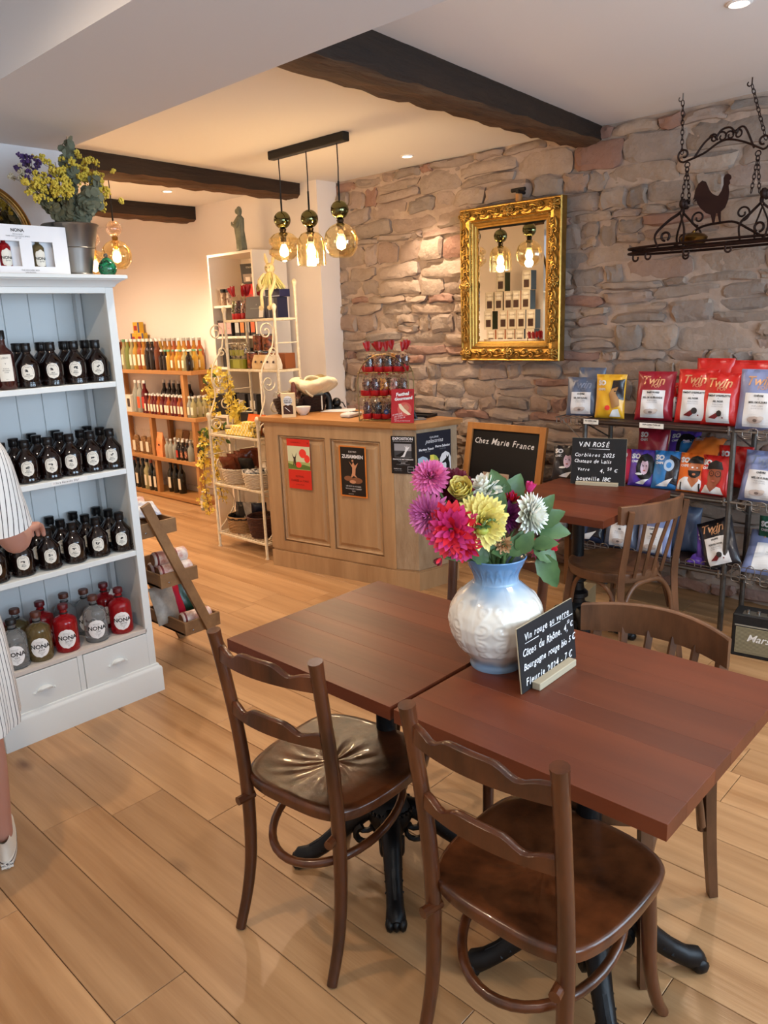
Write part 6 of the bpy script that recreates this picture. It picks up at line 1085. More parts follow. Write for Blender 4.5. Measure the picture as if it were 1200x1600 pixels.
pack((1.835, LY0 + .15, TR[0][1] + .03), R(5), R(-18), .13, .19, .05, mat('grey_brown_pack', '#8e8478', .4, col2='#c9c1b4', nscale=16), 'grey packet standing in the lowest crate', None); pack((1.885, LY0 + .17, TR[0][1] + .03), R(0), R(-24), .12, .175, .05, mat('crimson_pack', '#a3122e', .3), 'crimson packet standing in the lowest crate', None); pack((1.955, LY0 + .20, TR[0][1] + .03), R(-8), R(-20), .13, .185, .05, mat('dark_green_pack', '#17382a', .3), 'dark green packet standing in the lowest crate', None)
jr = thing('small_jar', 'small lidded jar at the front of the lowest crate', 'jar', (1.985, LY0 + .10, TR[0][1] + .012)); MB().lathe([(.03, 0), (.033, .004), (.033, .05)], 20).build('jar_body', mat('grey_paste', '#8d8a80', .3), jr, 50); MB().lathe([(.035, .05), (.035, .064), (.031, .066)], 20).build('lid', mat('brass_lid', '#b59a6a', .3, .5), jr, 50)
# ================================================================ WIRE SHELF UNIT WITH BAGS
m_gal = mat('scuffed_grey_steel', '#6f6a64', .45, .7, col2='#3e3a37', nscale=20, namt=.6); m_dkb = mat('dark_brown_shelf_board', '#2a1c17', .5, col2='#3d2a22', nscale=8, stretch=(1, .1, 1)); m_wire = mat('dull_wire', '#77706a', .4, .8)
SX0, SX1 = 3.80, 4.13; SY0, SY1, SY2 = 2.11, 1.29, .45
ws = thing('wire_shelf_unit', 'industrial steel shelf unit loaded with snack bags along the stone wall', 'shelf', (0, 0, 0)); LV = (1.038, .690, .318)
for y in (SY0 - .03, SY1, SY2):
    for x in (SX0 + .015, SX1 - .015): MB().tube([(x, y, 0), (x, y, 1.03)], .0135, n=8).build('leg', m_gal, ws, 40)
    for z in LV: MB().tube([(SX0 + .015, y, z - .02), (SX1 - .015, y, z - .14)], .004, n=6).build('brace', m_gal, ws, 40)
def loops(mb, x, y0, y1, z, h, n, up=True):
    for k in range(n):
        y = y0 + (y1 - y0) * (k + .5) / n; wd = abs(y1 - y0) / n * .30; P = [(x, y - wd, z - (.0 if up else .0))] + [(x, y - wd * math.cos(a), z + (h * .6 + h * .4 * math.sin(a)) * (1 if up else -1)) for a in np.linspace(0, math.pi, 9)] + [(x, y + wd, z)]; mb.tube(P, .0024, n=5)
for k, z in enumerate(LV):
    MB().box(((SX0 + SX1) / 2, (SY0 + SY1) / 2, z - .012), (SX1 - SX0, SY0 - SY1 - .02, .026), ch=.002).build('shelf_board', m_dkb, ws, 0)
    MB().tube([(SX0 - .006, SY0, z - .012), (SX0 - .006, SY1 + .02, z - .012)], .007, n=6).build('front_rail', m_gal if k else m_dkb, ws, 40)
    b = MB()
    for x in (SX0, SX1): b.tube([(x, SY1 - .01, z - .012), (x, SY2, z - .012)], .005, n=6)
    for i in range(14): y = SY1 - .03 - i * .06; b.tube([(SX0, y, z - .008), (SX1, y, z - .008)], .0022, n=5)
    for i in range(4): b.tube([(SX0 + i * .1, SY1 - .01, z - .006), (SX0 + i * .1, SY2, z - .006)], .0022, n=5)
    b.tube([(SX0 - .004, SY1 - .02, z + .045), (SX0 - .004, SY2, z + .045)], .0028, n=5) if k == 2 else None; b.build('wire_basket', m_wire, ws, 50)
    b = MB(); loops(b, SX0 - .006, SY1 - .03, SY2, z - .012, .03 if k < 2 else .07, 12, k == 2); loops(b, SX0 - .008, SY1 - .03, SY2, z - .010, .022, 12, False); loops(b, SX0 - .008, SY1 - .06, SY2, z - .012, .02, 12, True); b.build('wire_loops', m_wire, ws, 50)
    MB().tube([(SX0 - .008, SY1 + .018, z - .03), (SX0 - .008, SY1 + .018, z + .012)], .006, n=6).tube([(SX0 - .008, SY1 + .03, z - .01), (SX0 - .008, SY1 - .0, z - .01)], .005, n=6).build('hinge_pin', m_tin, ws, 50)
b = MB(); loops(b, SX0 + .01, SY0 - .05, SY1 + .05, LV[2], .035, 9, True); b.tube([(SX0 + .01, SY0 - .03, LV[2] + .012), (SX0 + .01, SY1 + .03, LV[2] + .012)], .003, n=5); b.build('wire_loops', m_wire, ws, 50)
b = MB(); b.tube([(SX0 + .02, SY0 - .02, LV[0]), (SX0 + .02, SY0 + .16, LV[0]), (SX1, SY0 + .16, LV[0]), (SX1, SY0 - .02, LV[0])], .0035, n=6); loops(b, SX0 + .02, SY0 + .16, SY0 - .02, LV[0] - .004, .03, 4, False)
for i in range(5): b.tube([(SX0 + .02, SY0 + .15 - i * .035, LV[0]), (SX1, SY0 + .15 - i * .035, LV[0])], .002, n=5)
b.tube([(SX0 + .02, SY0 + .13, LV[0]), (SX0 + .03, SY0 - .02, LV[0] - .13)], .003, n=5); b.build('side_basket', m_wire, ws, 50)
for k, (y, tx) in enumerate(((2.03, 'SO CHIPS 3,50€'), (1.69, 'POP-CORN TWIN 6€'))):
    tg = thing('price_label', 'paper price label on the edge of the top shelf board, %s' % ('left', 'middle')[k], 'label', (SX0 - .0145, y, LV[0] - .008), R(-90)); MB().box((0, 0, 0), (.088 + .04 * k, .001, .026)).build('paper', m_label, tg, 0); p = MB(); f = on(frame((0, -.0007, 0), (1, 0, 0))); put(p, tx, 0, .004, .010, f, 0, bold=.03); put(p, 'LE SACHET', 0, -.007, .006, f, 0); p.build('lettering', m_ink, tg, 0)
def foil(n, c, c2=None): return mat('foil_' + n, c, .30, col2=c2 or c, nscale=9, coat=.25, bump=.35, bscale=14)
m_sl, m_peri, m_crim, m_redb, m_yelb, m_blk, m_pur, m_blu, m_ora, m_grn, m_pink = foil('slate', '#53607a', '#66738c'), foil('periwinkle', '#7682ad', '#8b97bf'), foil('crimson', '#8c1a2b', '#a22234'), foil('red', '#b51d1e', '#d02a24'), foil('yellow', '#d9a01d', '#e8b738'), foil('black', '#141216', '#2a272d'), foil('purple', '#4d3391', '#6446b0'), foil('blue', '#2b6fb0', '#3f86c6'), foil('orange', '#dc641d', '#ea7d33'), foil('green', '#1f4634', '#2b5c45'), foil('pink', '#a8203f', '#bd3555')
m_lab = mat('white_bag_label', '#dcdcdc', .5); m_copper = mat('copper_foil_print', '#d9a67c', .35, .4); m_grp = mat('grey_foil_print', '#7d879c', .4); m_skin1 = C_('face_tan', '#b06a44'); m_skin2 = C_('face_brown', '#8c4a30'); m_pale = C_('face_pale', '#cdb3c4')
def bag(loc, rz, tilt, W, H, Dp, m, art, lab, group=None, name='snack_bag', roll_=0., m2=None):
    """crimped pillow bag; local x width, z height, art is laid on the bulging front (-y)"""
    t = thing(name, lab, 'bag', loc, 0, group, (tilt, roll_, rz)); sd_ = random.Random(lab); p1, p2, p3 = [sd_.uniform(0, 6) for _ in range(3)]
    def sf(x, z, d=0., side=-1):
        u = max(-1, min(1, x / (W / 2))); v = max(0, min(1, z / H)); vv = 2 * v - 1; bl = max(0, 1 - abs(u) ** 2.6) ** .55 * (max(0, 1 - abs(vv) ** 4) ** .7) * (1.12 - .25 * v); wr = .0035 * math.sin(7 * u + p1 + 4 * v) * math.sin(9 * v + p2) + .0045 * math.sin(5 * (u + vv) + p3) * v
        return (x * (1 - .05 * math.sin(v * math.pi)), side * (Dp / 2 * bl + wr * min(1, bl * 2) + d) + .003 * math.sin(11 * u + p1) * (v > .9), z)
    n, k = 21, 25; us = np.sin(np.linspace(-math.pi / 2, math.pi / 2, n)); vs = np.concatenate([[0, .035], np.linspace(.07, .92, k - 4), [.955, 1.]])
    A = np.array([[sf(u * W / 2, v * H) for v in vs] for u in us]); B = np.array([[sf(u * W / 2, v * H, 0, 1) for v in vs] for u in us]); MB().grid(A).build('front_panel', m, t, 70); MB().grid(B[::-1]).build('back_panel', m2 or m, t, 70)
    cr_ = MB()
    for z in (.945, .965, .985, .015): cr_.grid(np.array([[sf(u * W / 2, z * H + e * .0018, .0012) for e in (-1, 1)] for u in us]))
    cr_.build('crimped_seal', m, t, 0); lay = {}
    for i, a in enumerate(art):
        d = .0024 + .0006 * i; f = lambda x, z, d=d: sf(x, z, d); mb = lay.setdefault(a[0].name, (a[0], MB()))[1]
        if a[1] == 't': put(mb, a[2], a[3] * W, a[4] * H, a[5], f, 0, **(a[6] if len(a) > 6 else {}))
        else: patch(mb, [(px * W, pz * H) for px, pz in a[2]], f, 0, 14, 12)
    for nm, (mm, mb) in lay.items(): mb.build('printed_label' if mm is m_lab else 'bag_print', mm, t, 0)
    return t
rect = lambda x, z, w_, h_: [(x - w_ / 2, z - h_ / 2), (x + w_ / 2, z - h_ / 2), (x + w_ / 2, z + h_ / 2), (x - w_ / 2, z + h_ / 2)]
elp = lambda x, z, a, b, n=16: [(x + a * math.cos(2 * math.pi * i / n), z + b * math.sin(2 * math.pi * i / n)) for i in range(n)]
def twin(l1, l2, fig, pc=None):
    pc = pc or m_copper; A = [(m_lab, 'p', rect(0, .33, .62, .56)), (pc, 't', 'Twin', -.04, .80, .060, dict(sh=.25, bold=.015)), (pc, 't', 'POP', .06, .69, .026), (m_ink, 't', l1, 0, .56, .0125, dict(bold=.03)), (m_ink, 't', '+', 0, .51, .011), (m_ink, 't', l2, 0, .455, .0125, dict(bold=.03)), (gr, 't', 'POP-CORN', 0, .395, .0105), (gr, 't', 'GOURMET POPCORN', 0, .355, .006)]
    if fig == 'chili': A += [(C_('chili', '#6d1a1c'), 'p', [(-.22, .14), (-.05, .12), (.08, .20), (-.02, .24)]), (C_('olive', '#2a2322'), 'p', elp(.06, .23, .075, .06)), (C_('chili', '#6d1a1c'), 'p', elp(.16, .15, .02, .015))]
    elif fig == 'pop': A += [(C_('popcorn', '#b9aaa2'), 'p', elp(-.03, .17, .17, .06)), (C_('popdark', '#6d5f5a'), 'p', elp(-.02, .16, .05, .025)), (C_('popcorn2', '#c9bdb4'), 'p', elp(.1, .2, .07, .035))]
    return A
def chips(kind):
    A = [(m_pw, 't', 'SO', -.26, .80, .036, dict(bold=.06)), (m_pw, 't', 'CHIPS', -.26, .66, .017, dict(bold=.04))]
    if kind == 'beard': A += [(m_lab, 'p', [(-.5 * .9, .04), (.46, .04), (.40, .30), (.25, .38), (-.2, .38), (-.4, .28)]), (m_skin1, 'p', [(-.08, .30), (.10, .12), (.30, .30), (.28, .48), (-.04, .48)]), (m_skin1, 'p', elp(.12, .60, .21, .22)), (m_pk, 'p', [(-.1, .56), (-.06, .42), (.06, .37), (.20, .37), (.31, .44), (.34, .58), (.28, .50), (.12, .50), (-.03, .50)]), (m_skin1, 'p', elp(.12, .46, .06, .03)), (m_pk, 'p', [(-.16, .74), (.40, .74), (.34, .90), (.12, .94), (-.06, .88)]), (m_pk, 'p', rect(-.3, .14, .05, .2)), (m_pk, 'p', rect(.34, .14, .05, .2)), (m_pw, 'p', elp(.04, .63, .035, .02)), (m_pw, 'p', elp(.2, .63, .035, .02))]
    elif kind == 'glasses': A += [(m_lab, 'p', [(-.36, .04), (.40, .04), (.30, .22), (-.22, .24)]), (m_skin2, 'p', [(-.16, .24), (-.02, .08), (.18, .24), (.14, .40), (-.10, .40)]), (m_skin2, 'p', elp(.05, .50, .24, .27)), (m_pk, 'p', [(-.24, .62), (-.2, .78), (.0, .88), (.22, .84), (.32, .66), (.2, .72), (-.05, .74)])]
    if kind == 'glasses':
        for cx in (-.05, .18): A += [(m_pk, 'p', elp(cx, .54, .095, .075)), (m_skin2, 'p', elp(cx, .54, .075, .058)), (m_pk, 'p', elp(cx, .545, .02, .014))]
        A += [(C_('lips', '#b05a4c'), 'p', elp(.06, .36, .06, .018))]
    elif kind == 'woman': A += [(m_pk, 'p', elp(.12, .52, .33, .38)), (m_pale, 'p', elp(.10, .52, .15, .22)), (m_pk, 'p', [(-.04, .70), (.10, .78), (.26, .70), (.1, .66)]), (m_lab, 'p', elp(-.08, .32, .14, .03)), (m_pk, 'p', elp(.04, .55, .03, .012)), (m_pk, 'p', elp(.17, .55, .03, .012)), (C_('lips', '#b05a4c'), 'p', elp(.1, .42, .05, .018)), (m_lab, 'p', [(-.2, .06), (.1, .04), (.3, .20), (.05, .16)])]
    elif kind == 'dog': A += [(m_blk, 'p', [(.05, .5), (.48, .42), (.48, .9), (.1, .88)]), (C_('tan', '#a87a48'), 'p', [(.0, .55), (.1, .68), (.30, .72), (.22, .58), (.34, .45), (.38, .30), (.14, .22), (.06, .42)]), (m_lab, 'p', [(.05, .04), (.4, .04), (.34, .22), (.16, .2)]), (r1, 'p', elp(-.02, .24, .09, .06)), (m_pk, 'p', elp(.2, .62, .03, .015))]
    elif kind == 'blue': A += [(m_blk, 'p', [(.02, .2), (.46, .1), (.46, .8), (.1, .9)]), (C_('paleblue', '#a9bfd6'), 'p', elp(.1, .62, .18, .16)), (m_blu, 'p', elp(.1, .62, .09, .08)), (m_lab, 'p', [(-.3, .05), (.1, .06), (.3, .3), (.0, .2)])]
    return A
FXb = R(-90); B0 = 1.040
def onshelf(px, py, x, z): d = ray(px, py); return (x, d.y * x / d.x, z)
g_t, g_m, g_b = 'snack bags on the top shelf', 'snack bags on the middle shelf', 'snack bags on the bottom shelf'
TW, TH = .200, .255
bag((3.90, 2.150, B0 + .002), R(-80), R(-8), .185, .215, .075, m_sl, twin('CHÈVRE', 'SEL DE FLEURS', 'pop', m_grp), 'slate blue popcorn bag overhanging the left end of the top shelf', g_t); bag((4.01, 2.16, B0 + .002), R(-95), R(-4), .18, .26, .07, m_sl, [], 'slate blue bag behind the first slate bag', g_t)
bag((3.885, 1.975, B0 + .001), R(-82), R(-6), .165, .235, .06, m_yelb, chips('dog'), 'yellow and black chips bag on the top shelf', g_t)
bag((3.90, 1.735, B0 + .001), R(-84), R(-10), TW, TH, .085, m_crim, twin('BAIES ROSES', 'SEL DE GUÉRANDE', 'pop'), 'dark crimson popcorn bag on the top shelf', g_t); bag((4.0, 1.63, B0 + .001), R(-80), R(-6), .17, .19, .07, m_redb, twin('PIMENT', 'AIL NOIR', ''), 'small red bag squeezed behind the crimson and red bags', g_t)
bag((3.885, 1.515, B0 + .001), R(-88), R(-9), TW, .270, .085, m_redb, twin("PIMENT D'ESPELETTE", 'AIL NOIR', 'chili'), 'red popcorn bag in the middle of the top shelf', g_t); bag((3.87, 1.385, B0 + .001), R(-92), R(-7), .185, .255, .08, m_redb, twin("PIMENT D'ESPELETTE", 'AIL NOIR', 'chili'), 'red popcorn bag at the right end of the top shelf board', g_t)
bag((4.03, 1.48, B0 + .001), R(-90), R(-2), .19, .315, .07, m_redb, [], 'red bag standing tall behind the middle red bag', g_t); bag((4.04, 1.30, B0 + .001), R(-90), R(-2), .28, .305, .07, m_redb, [], 'wide red bag behind the right red bag', g_t)
bag((3.85, 1.195, B0 - .008), R(-92), R(-7), .215, .285, .085, m_peri, twin('CHÈVRE', 'MIEL DE FLEURS', 'pop'), 'periwinkle popcorn bag at the right edge, in the wire basket', g_t)
bag((4.02, 1.10, B0 - .008), R(-92), R(-3), .2, .26, .07, m_redb, [], 'red bag behind the periwinkle bag at the right edge', g_t)
Z1 = .692
bag((3.88, 2.24, Z1 - .02), R(-70), R(-22), .15, .20, .055, m_blk, chips('woman'), 'black chips bag leaning at the far left of the middle shelf', g_m); bag((3.87, 2.10, Z1), R(-72), R(-20), .155, .205, .055, m_pur, chips('woman'), 'purple chips bag with a pale face, left on the middle shelf', g_m); bag((3.875, 1.99, Z1), R(-85), R(-10), .13, .185, .05, m_yelb, chips('x'), 'yellow chips bag left of the rosé sign on the middle shelf', g_m)
bag((3.875, 1.845, Z1), R(-85), R(-14), .15, .19, .055, m_pink, chips('x'), 'crimson chips bag right behind the rosé sign', g_m); bag((4.0, 1.78, Z1 + .10), R(-85), R(-12), .17, .19, .055, m_crim, chips('x'), 'crimson bag in the back row above the rosé sign', g_m); bag((3.86, 1.765, Z1), R(-80), R(-16), .145, .195, .055, m_pur, chips('woman'), 'purple and black chips bag with a woman, middle shelf', g_m)
bag((4.0, 1.62, Z1 + .10), R(-80), R(-35), .16, .21, .055, m_pur, chips('woman'), 'purple and black bag lying on top of the back row', g_m); bag((3.86, 1.635, Z1), R(-86), R(-15), .150, .20, .055, m_blu, chips('blue'), 'blue chips bag on the middle shelf', g_m); bag((3.97, 1.53, Z1 + .13), R(-70), R(-55), .17, .2, .05, m_blu, chips('blue'), 'blue bag lying on the back row of the middle shelf', g_m)
bag((3.855, 1.50, Z1), R(-90), R(-14), .150, .20, .055, m_ora, chips('beard'), 'orange chips bag with a bearded man in a black hat', g_m); bag((3.93, 1.49, Z1 + .17), R(-85), R(-68), .16, .2, .05, m_ora, chips('x'), 'orange bag lying flat above the bearded man bag', g_m); bag((3.845, 1.385, Z1), R(-94), R(-13), .150, .20, .055, m_redb, chips('glasses'), 'red chips bag with a man wearing round glasses', g_m); bag((4.0, 1.34, Z1 + .02), R(-88), R(-5), .17, .21, .06, m_redb, chips('x'), 'red bag behind the man with glasses bag', g_m)
bag((3.86, 1.165, Z1 - .01), R(-95), R(-16), .21, .25, .09, m_peri, twin('CHÈVRE', 'MIEL DE FLEURS', 'pop', m_grp), 'periwinkle popcorn bag slumped in the middle wire basket', g_m); bag((4.0, 1.05, Z1 - .01), R(-95), R(-6), .2, .24, .08, m_peri, [], 'periwinkle bag behind the slumped one, middle basket', g_m)
Z2 = .320
bag((3.90, 2.33, Z2), R(-80), R(-25), .19, .22, .06, mat('clear_silver_bag', '#8a8783', .25, col2='#3a3538', nscale=16, namt=.3), [], 'silver bag at the left end of the bottom shelf', g_b)
bag((3.89, 2.09, Z2), R(-85), R(-20), .20, .22, .06, foil('navy', '#1c2740', '#2c3d5c'), chips('blue'), 'dark blue bag below the far table, bottom shelf', g_b); bag((3.88, 1.88, Z2), R(-85), R(-14), .19, .235, .075, m_sl, twin('CHÈVRE', 'SEL', 'pop', m_grp), 'slate bag with white label on the bottom shelf, behind the chair', g_b); bag((3.87, 1.685, Z2), R(-88), R(-12), .19, .25, .08, m_peri, twin('CHÈVRE', 'MIEL', 'pop', m_grp), 'periwinkle bag seen through the chair slats, bottom shelf', g_b); bag((4.02, 1.60, Z2), R(-88), R(-6), .2, .25, .08, m_sl, [], 'slate blue bag in the back row of the bottom shelf', g_b)
bag((3.90, 1.40, Z2), R(-60), R(-12), .12, .19, .05, m_pur, chips('woman'), 'purple bag behind the tilted black bag, bottom shelf', g_b); bag((3.84, 1.43, Z2 + .005), R(-90), R(-78), .12, .15, .04, m_pur, [], 'small purple bag lying flat on the bottom shelf', g_b)
bag((3.815, 1.295, Z2 + .02), R(-90), R(-22), .185, .25, .07, m_blk, twin('TRUFFE', 'POIVRE NOIR', 'chili'), 'black popcorn bag tilted over in the bottom wire basket', g_b, roll_=R(-24))
bag((3.87, 1.10, Z2), R(-85), R(-48), .26, .26, .09, m_peri, twin('', '', ''), 'pale periwinkle bag slumped in the bottom wire basket', g_b); bag((4.0, 1.13, Z2 + .06), R(-88), R(-8), .15, .20, .06, m_grn, chips('x'), 'dark green bag at the back of the bottom basket, left', g_b); bag((3.97, 1.02, Z2 + .06), R(-95), R(-10), .15, .19, .06, m_grn, chips('x'), 'dark green bag at the back of the bottom basket, right', g_b)
# --- radio
rd = thing('radio_speaker', 'black retro amplifier-style speaker on the floor at the right edge', 'speaker', (3.645, 1.01, 0), R(-82)); m_tol = mat('black_tolex', '#0c0b0c', .6, bump=.3, bscale=200)
MB().box((0, 0, .105), (.30, .13, .21), ch=.006).build('cabinet', m_tol, rd, 0); MB().box((0, -.0655, .085), (.262, .004, .128)).build('speaker_grille', mat('gold_grille_cloth', '#8d8263', .7, col2='#a89c79', nscale=4, stretch=(1, 1, 30)), rd, 0); gm_ = MB()
for i in range(20): gm_.box((0, -.0678, .026 + i * .0062), (.258, .0012, .0022))
gm_.build('grille_weave', mat('dark_weave', '#5a5342', .7), rd, 0); MB().box((0, -.0665, .158), (.275, .004, .006)).build('piping', mat('cream_piping', '#8d8778', .5), rd, 0); MB().box((0, -.03, .2105), (.22, .05, .002)).build('control_plate', mat('dull_brass_plate', '#6d685c', .35, .6), rd, 0)
for k in range(5): MB().lathe([(.009, 0), (.008, .014), (.006, .015)], 14, c=(-.09 + k * .045, -.03, .2115)).build('knob', m_tin, rd, 40)
p = MB(); put(p, 'Marshall', 0, .10, .050, on(frame((0, -.0690, 0), (1, 0, 0))), 0, sh=.35, bold=.01); p.build('script_logo', mat('white_logo', '#e4e2dc', .4), rd, 0)
# --- chalkboard easel on a low wooden bench, crate
bn = thing('low_bench', 'low brown wooden bench against the stone wall, behind the far table', 'bench', (4.10, 2.70, 0)); m_bn = wood('brown_bench_wood', '#5a3820', '#80552f', 1, .55, 8., .1, .15)
MB().box((0, 0, .46), (.30, .95, .03), ch=.003).build('seat_board', m_bn, bn, 0); MB().box((-.13, 0, .405), (.02, .90, .08)).build('apron', m_bn, bn, 0)
for e in (-1, 1): MB().box((0, e * .44, .2225), (.28, .03, .445)).build('end_board', m_bn, bn, 0)
cbd = thing('chalkboard', 'wood-framed chalkboard reading Chez Marie France, leaning on the stones', 'chalkboard', (4.02, 2.792, .476), 0, rot=(R(-11), 0, R(-90))); CW, CHh = .600, .46
MB().box((0, .006, CHh / 2), (CW - .03, .012, CHh - .03)).build('slate_panel', m_slate, cbd, 0)
for e in (-1, 1): MB().box((e * (CW / 2 - .022), 0, CHh / 2), (.044, .028, CHh), ch=.002).build('frame_stile', m_oakf, cbd, 0)
for e in (0, 1): MB().box((0, 0, .022 + e * (CHh - .044)), (CW - .088, .028, .044), ch=.002).build('frame_rail', m_oakf, cbd, 0)
ch = MB(); hand(ch, 'Chez Marie France', -.235, CHh - .115, .055, on(frame((0, -.0005, 0), (1, 0, 0))), 0, random.Random(4), slope=-.03, w=.60); ch.build('chalk_writing', m_chalk, cbd, 0)
pc_ = thing('postcard', 'pale pink card with brown lettering propped on the chalkboard', 'card', (3.975, 2.805, .480), 0, rot=(R(-11), 0, R(-90))); MB().box((0, 0, .075), (.20, .003, .15)).build('card', C_('cream_border', '#b9a38c'), pc_, 0); p = MB(); f = on(frame((0, -.0018, 0), (1, 0, 0))); p.flat([f(-.09, .01), f(.09, .01), f(.09, .14), f(-.09, .14)], 0); f2 = on(frame((0, -.0024, 0), (1, 0, 0))); put(p, 'Chocolat', 0, .095, .05, f2, 1, sh=.3, bold=.02); p.build('card_print', [C_('pinkish', '#b98d78'), C_('dark_red', '#3a1215')], pc_, 0)
wb_ = thing('wooden_block', 'small brown wooden holder in front of the chalkboard', 'holder', (3.93, 2.70, .476), R(-90)); MB().prism([(-.07, -.02), (.07, -.02), (.075, .02), (-.065, .02)], 0, .10).build('block', mat('tan_wood_block', '#8a6a4c', .6), wb_, 0)
cbx = thing('cardboard_box', 'small tan box on the floor under the wire shelf', 'box', (3.62, 1.98, 0), R(10)); MB().box((0, 0, .07), (.20, .12, .14), ch=.002).build('box_body', mat('tan_cardboard', '#8c7654', .8), cbx, 0); MB().box((0, 0, .1405), (.20, .025, .001)).build('tape_strip', mat('beige_tape', '#a8946e', .4), cbx, 0)
# ================================================================ HANGING POT RACK WITH ROOSTER
m_rust = mat('rusty_dark_iron', '#1d0f0a', .6, .4, col2='#33190f', nscale=30); HX, HY, HZ = 4.02, 1.50, 1.905
hr = thing('pot_rack', 'dark wrought-iron hanging pot rack with a rooster, by the stone wall', 'rack', (HX, HY, HZ)); A_, B_ = .455, .13
def ov(t_, s_=1., dz=0): c, s2 = math.cos(t_), math.sin(t_); return (B_ * s_ * s2 * (abs(s2) ** -.2 if abs(s2) > .01 else 1), A_ * s_ * c, dz)
for dz in (-.012, .012): MB().tube([ov(a, 1., dz) for a in np.linspace(0, 2 * math.pi, 56, endpoint=False)], .007, n=6, closed=True, flat=1.3).build('rim_band', m_rust, hr, 60)
gb = MB()
for k in range(9): x = -.10 + .025 * k; yl = A_ * math.sqrt(max(.02, 1 - (x / B_) ** 2)) * .97; gb.tube([(x, -yl, 0), (x, yl, 0)], .0045, n=5)
gb.build('rack_bars', m_rust, hr, 60)
for s_ in (-1, 1):
    y0 = s_ * .19
    for e in (-1, 1):
        sweep([(e * .125, y0 + s_ * .06, .0), (e * .13, y0 + s_ * .075, .06), (e * .075, y0 + s_ * .035, .125), (e * .02, y0, .165), (e * .012, y0, .195)], .010, 6, .4).build('curved_strap', m_rust, hr, 60); sweep([(e * .10, y0 - s_ * .055, .0), (e * .105, y0 - s_ * .06, .07), (e * .06, y0 - s_ * .03, .12), (e * .02, y0, .165)], .010, 6, .4).build('curved_strap', m_rust, hr, 60)
        MB().tube([(e * .022 + .016 * math.cos(a), y0 - .012, .205 + .016 * math.sin(a)) for a in np.linspace(0, 5.2, 16)], .009, n=6, flat=1.4).build('strap_curl', m_rust, hr, 60)
        MB().tube([(e * .11, y0 + s_ * (.03 + .02 * math.cos(a)), .05 + .02 * math.sin(a)) for a in np.linspace(-1.5, 4.2, 18)], .006, n=6).build('strap_curl', m_rust, hr, 60)
sweep([(0, .22, .01), (0, .15, .05), (0, .09, .088), (0, 0, .098), (0, -.07, .095), (0, -.14, .055), (0, -.21, .012)], .006, 6).build('perch_bar', m_rust, hr, 60)
for s_ in (-1, 1): MB().tube([(0, s_ * .105 + .036 * (1 - .75 * u) * math.cos(a), .132 + .036 * (1 - .75 * u) * math.sin(a)) for u, a in zip(np.linspace(0, 1, 30), np.linspace(-1.57, -1.57 + s_ * 8.2, 30))], .0048, n=6).build('perch_scroll', m_rust, hr, 60)
RO = [(.000, .078), (.014, .082), (.03, .092), (.044, .108), (.052, .125), (.064, .150), (.082, .158), (.10, .145), (.112, .12), (.118, .085), (.122, .075), (.108, .078), (.116, .066), (.104, .068), (.10, .055), (.082, .030), (.055, .006), (.03, -.006), (.02, -.045), (.012, -.048), (.006, .0), (-.002, -.002), (-.012, -.044), (-.02, -.044), (-.016, .004), (-.035, .02), (-.048, .055), (-.05, .09), (-.045, .12), (-.052, .128), (-.048, .14), (-.056, .150), (-.052, .164), (-.040, .172), (-.026, .168), (-.020, .155), (-.022, .125), (-.014, .098)]
Mr = Matrix(((0, 0, 1, 0), (1, 0, 0, .015), (0, 1, 0, .145), (0, 0, 0, 1))); MB().prism([(x, z) for x, z in RO][::-1], -.0025, .0025, 0, Mr).build('rooster', mat('rust_brown_rooster', '#2e130d', .6, .3), hr, 0)
for x_ in (.016, -.016): MB().tube([(0, .015 + x_ - .014, .1), (0, .015 + x_ + .014, .1)], .0035, n=5).build('rooster_foot', m_rust, hr, 60)
for k, (yy, xx) in enumerate(((.43, -.02), (.33, -.09), (.12, -.125), (-.08, -.128), (-.29, -.10), (.22, .115), (-.2, .12))): MB().tube([(xx, yy, .0), (xx, yy, -.03)] + [(xx, yy - .014 + .014 * math.cos(a), -.035 - .014 * math.sin(a)) for a in np.linspace(0, 3.6, 10)], .0042, n=6, flat=1.2).build('hook', m_rust, hr, 60)
def chain(P, Q, n):
    P, Q = Vector(P), Vector(Q); d = (Q - P).normalized(); a1 = d.orthogonal().normalized(); a2 = d.cross(a1); L_ = (Q - P).length / n
    for i in range(n):
        c = P + (Q - P) * ((i + .5) / n); s_ = a1 if i % 2 else a2; MB().tube([tuple(c + d * (L_ * .68 * math.cos(a)) + s_ * (.0075 * math.sin(a))) for a in np.linspace(0, 2 * math.pi, 12, endpoint=False)], .0021, n=5, closed=True).build('chain_link', m_rust, hr, 60)
YL, YR, BZ_ = .175, -.155, .400
for Yc, s_ in ((YL, 1), (YR, -1)):
    chain((.0, Yc, BZ_ - .025), (-.02, Yc + .012, .215), 8); chain((.0, Yc, BZ_ - .025), (.02, Yc - .012, .215), 8); MB().tube([(0, Yc + .012 * math.cos(a), BZ_ - .015 + .012 * math.sin(a)) for a in np.linspace(0, 6.28, 16)[:-1]], .003, n=5, closed=True).build('ring', m_rust, hr, 60)
    MB().tube([(0, Yc + s_ * .02 + .034 * (1 - .7 * u) * math.cos(a), BZ_ + .034 + .034 * (1 - .7 * u) * math.sin(a)) for u, a in zip(np.linspace(0, 1, 30), np.linspace(-1.57, -1.57 + s_ * 6.6, 30))], .005, n=6).build('bow_scroll', m_rust, hr, 60)
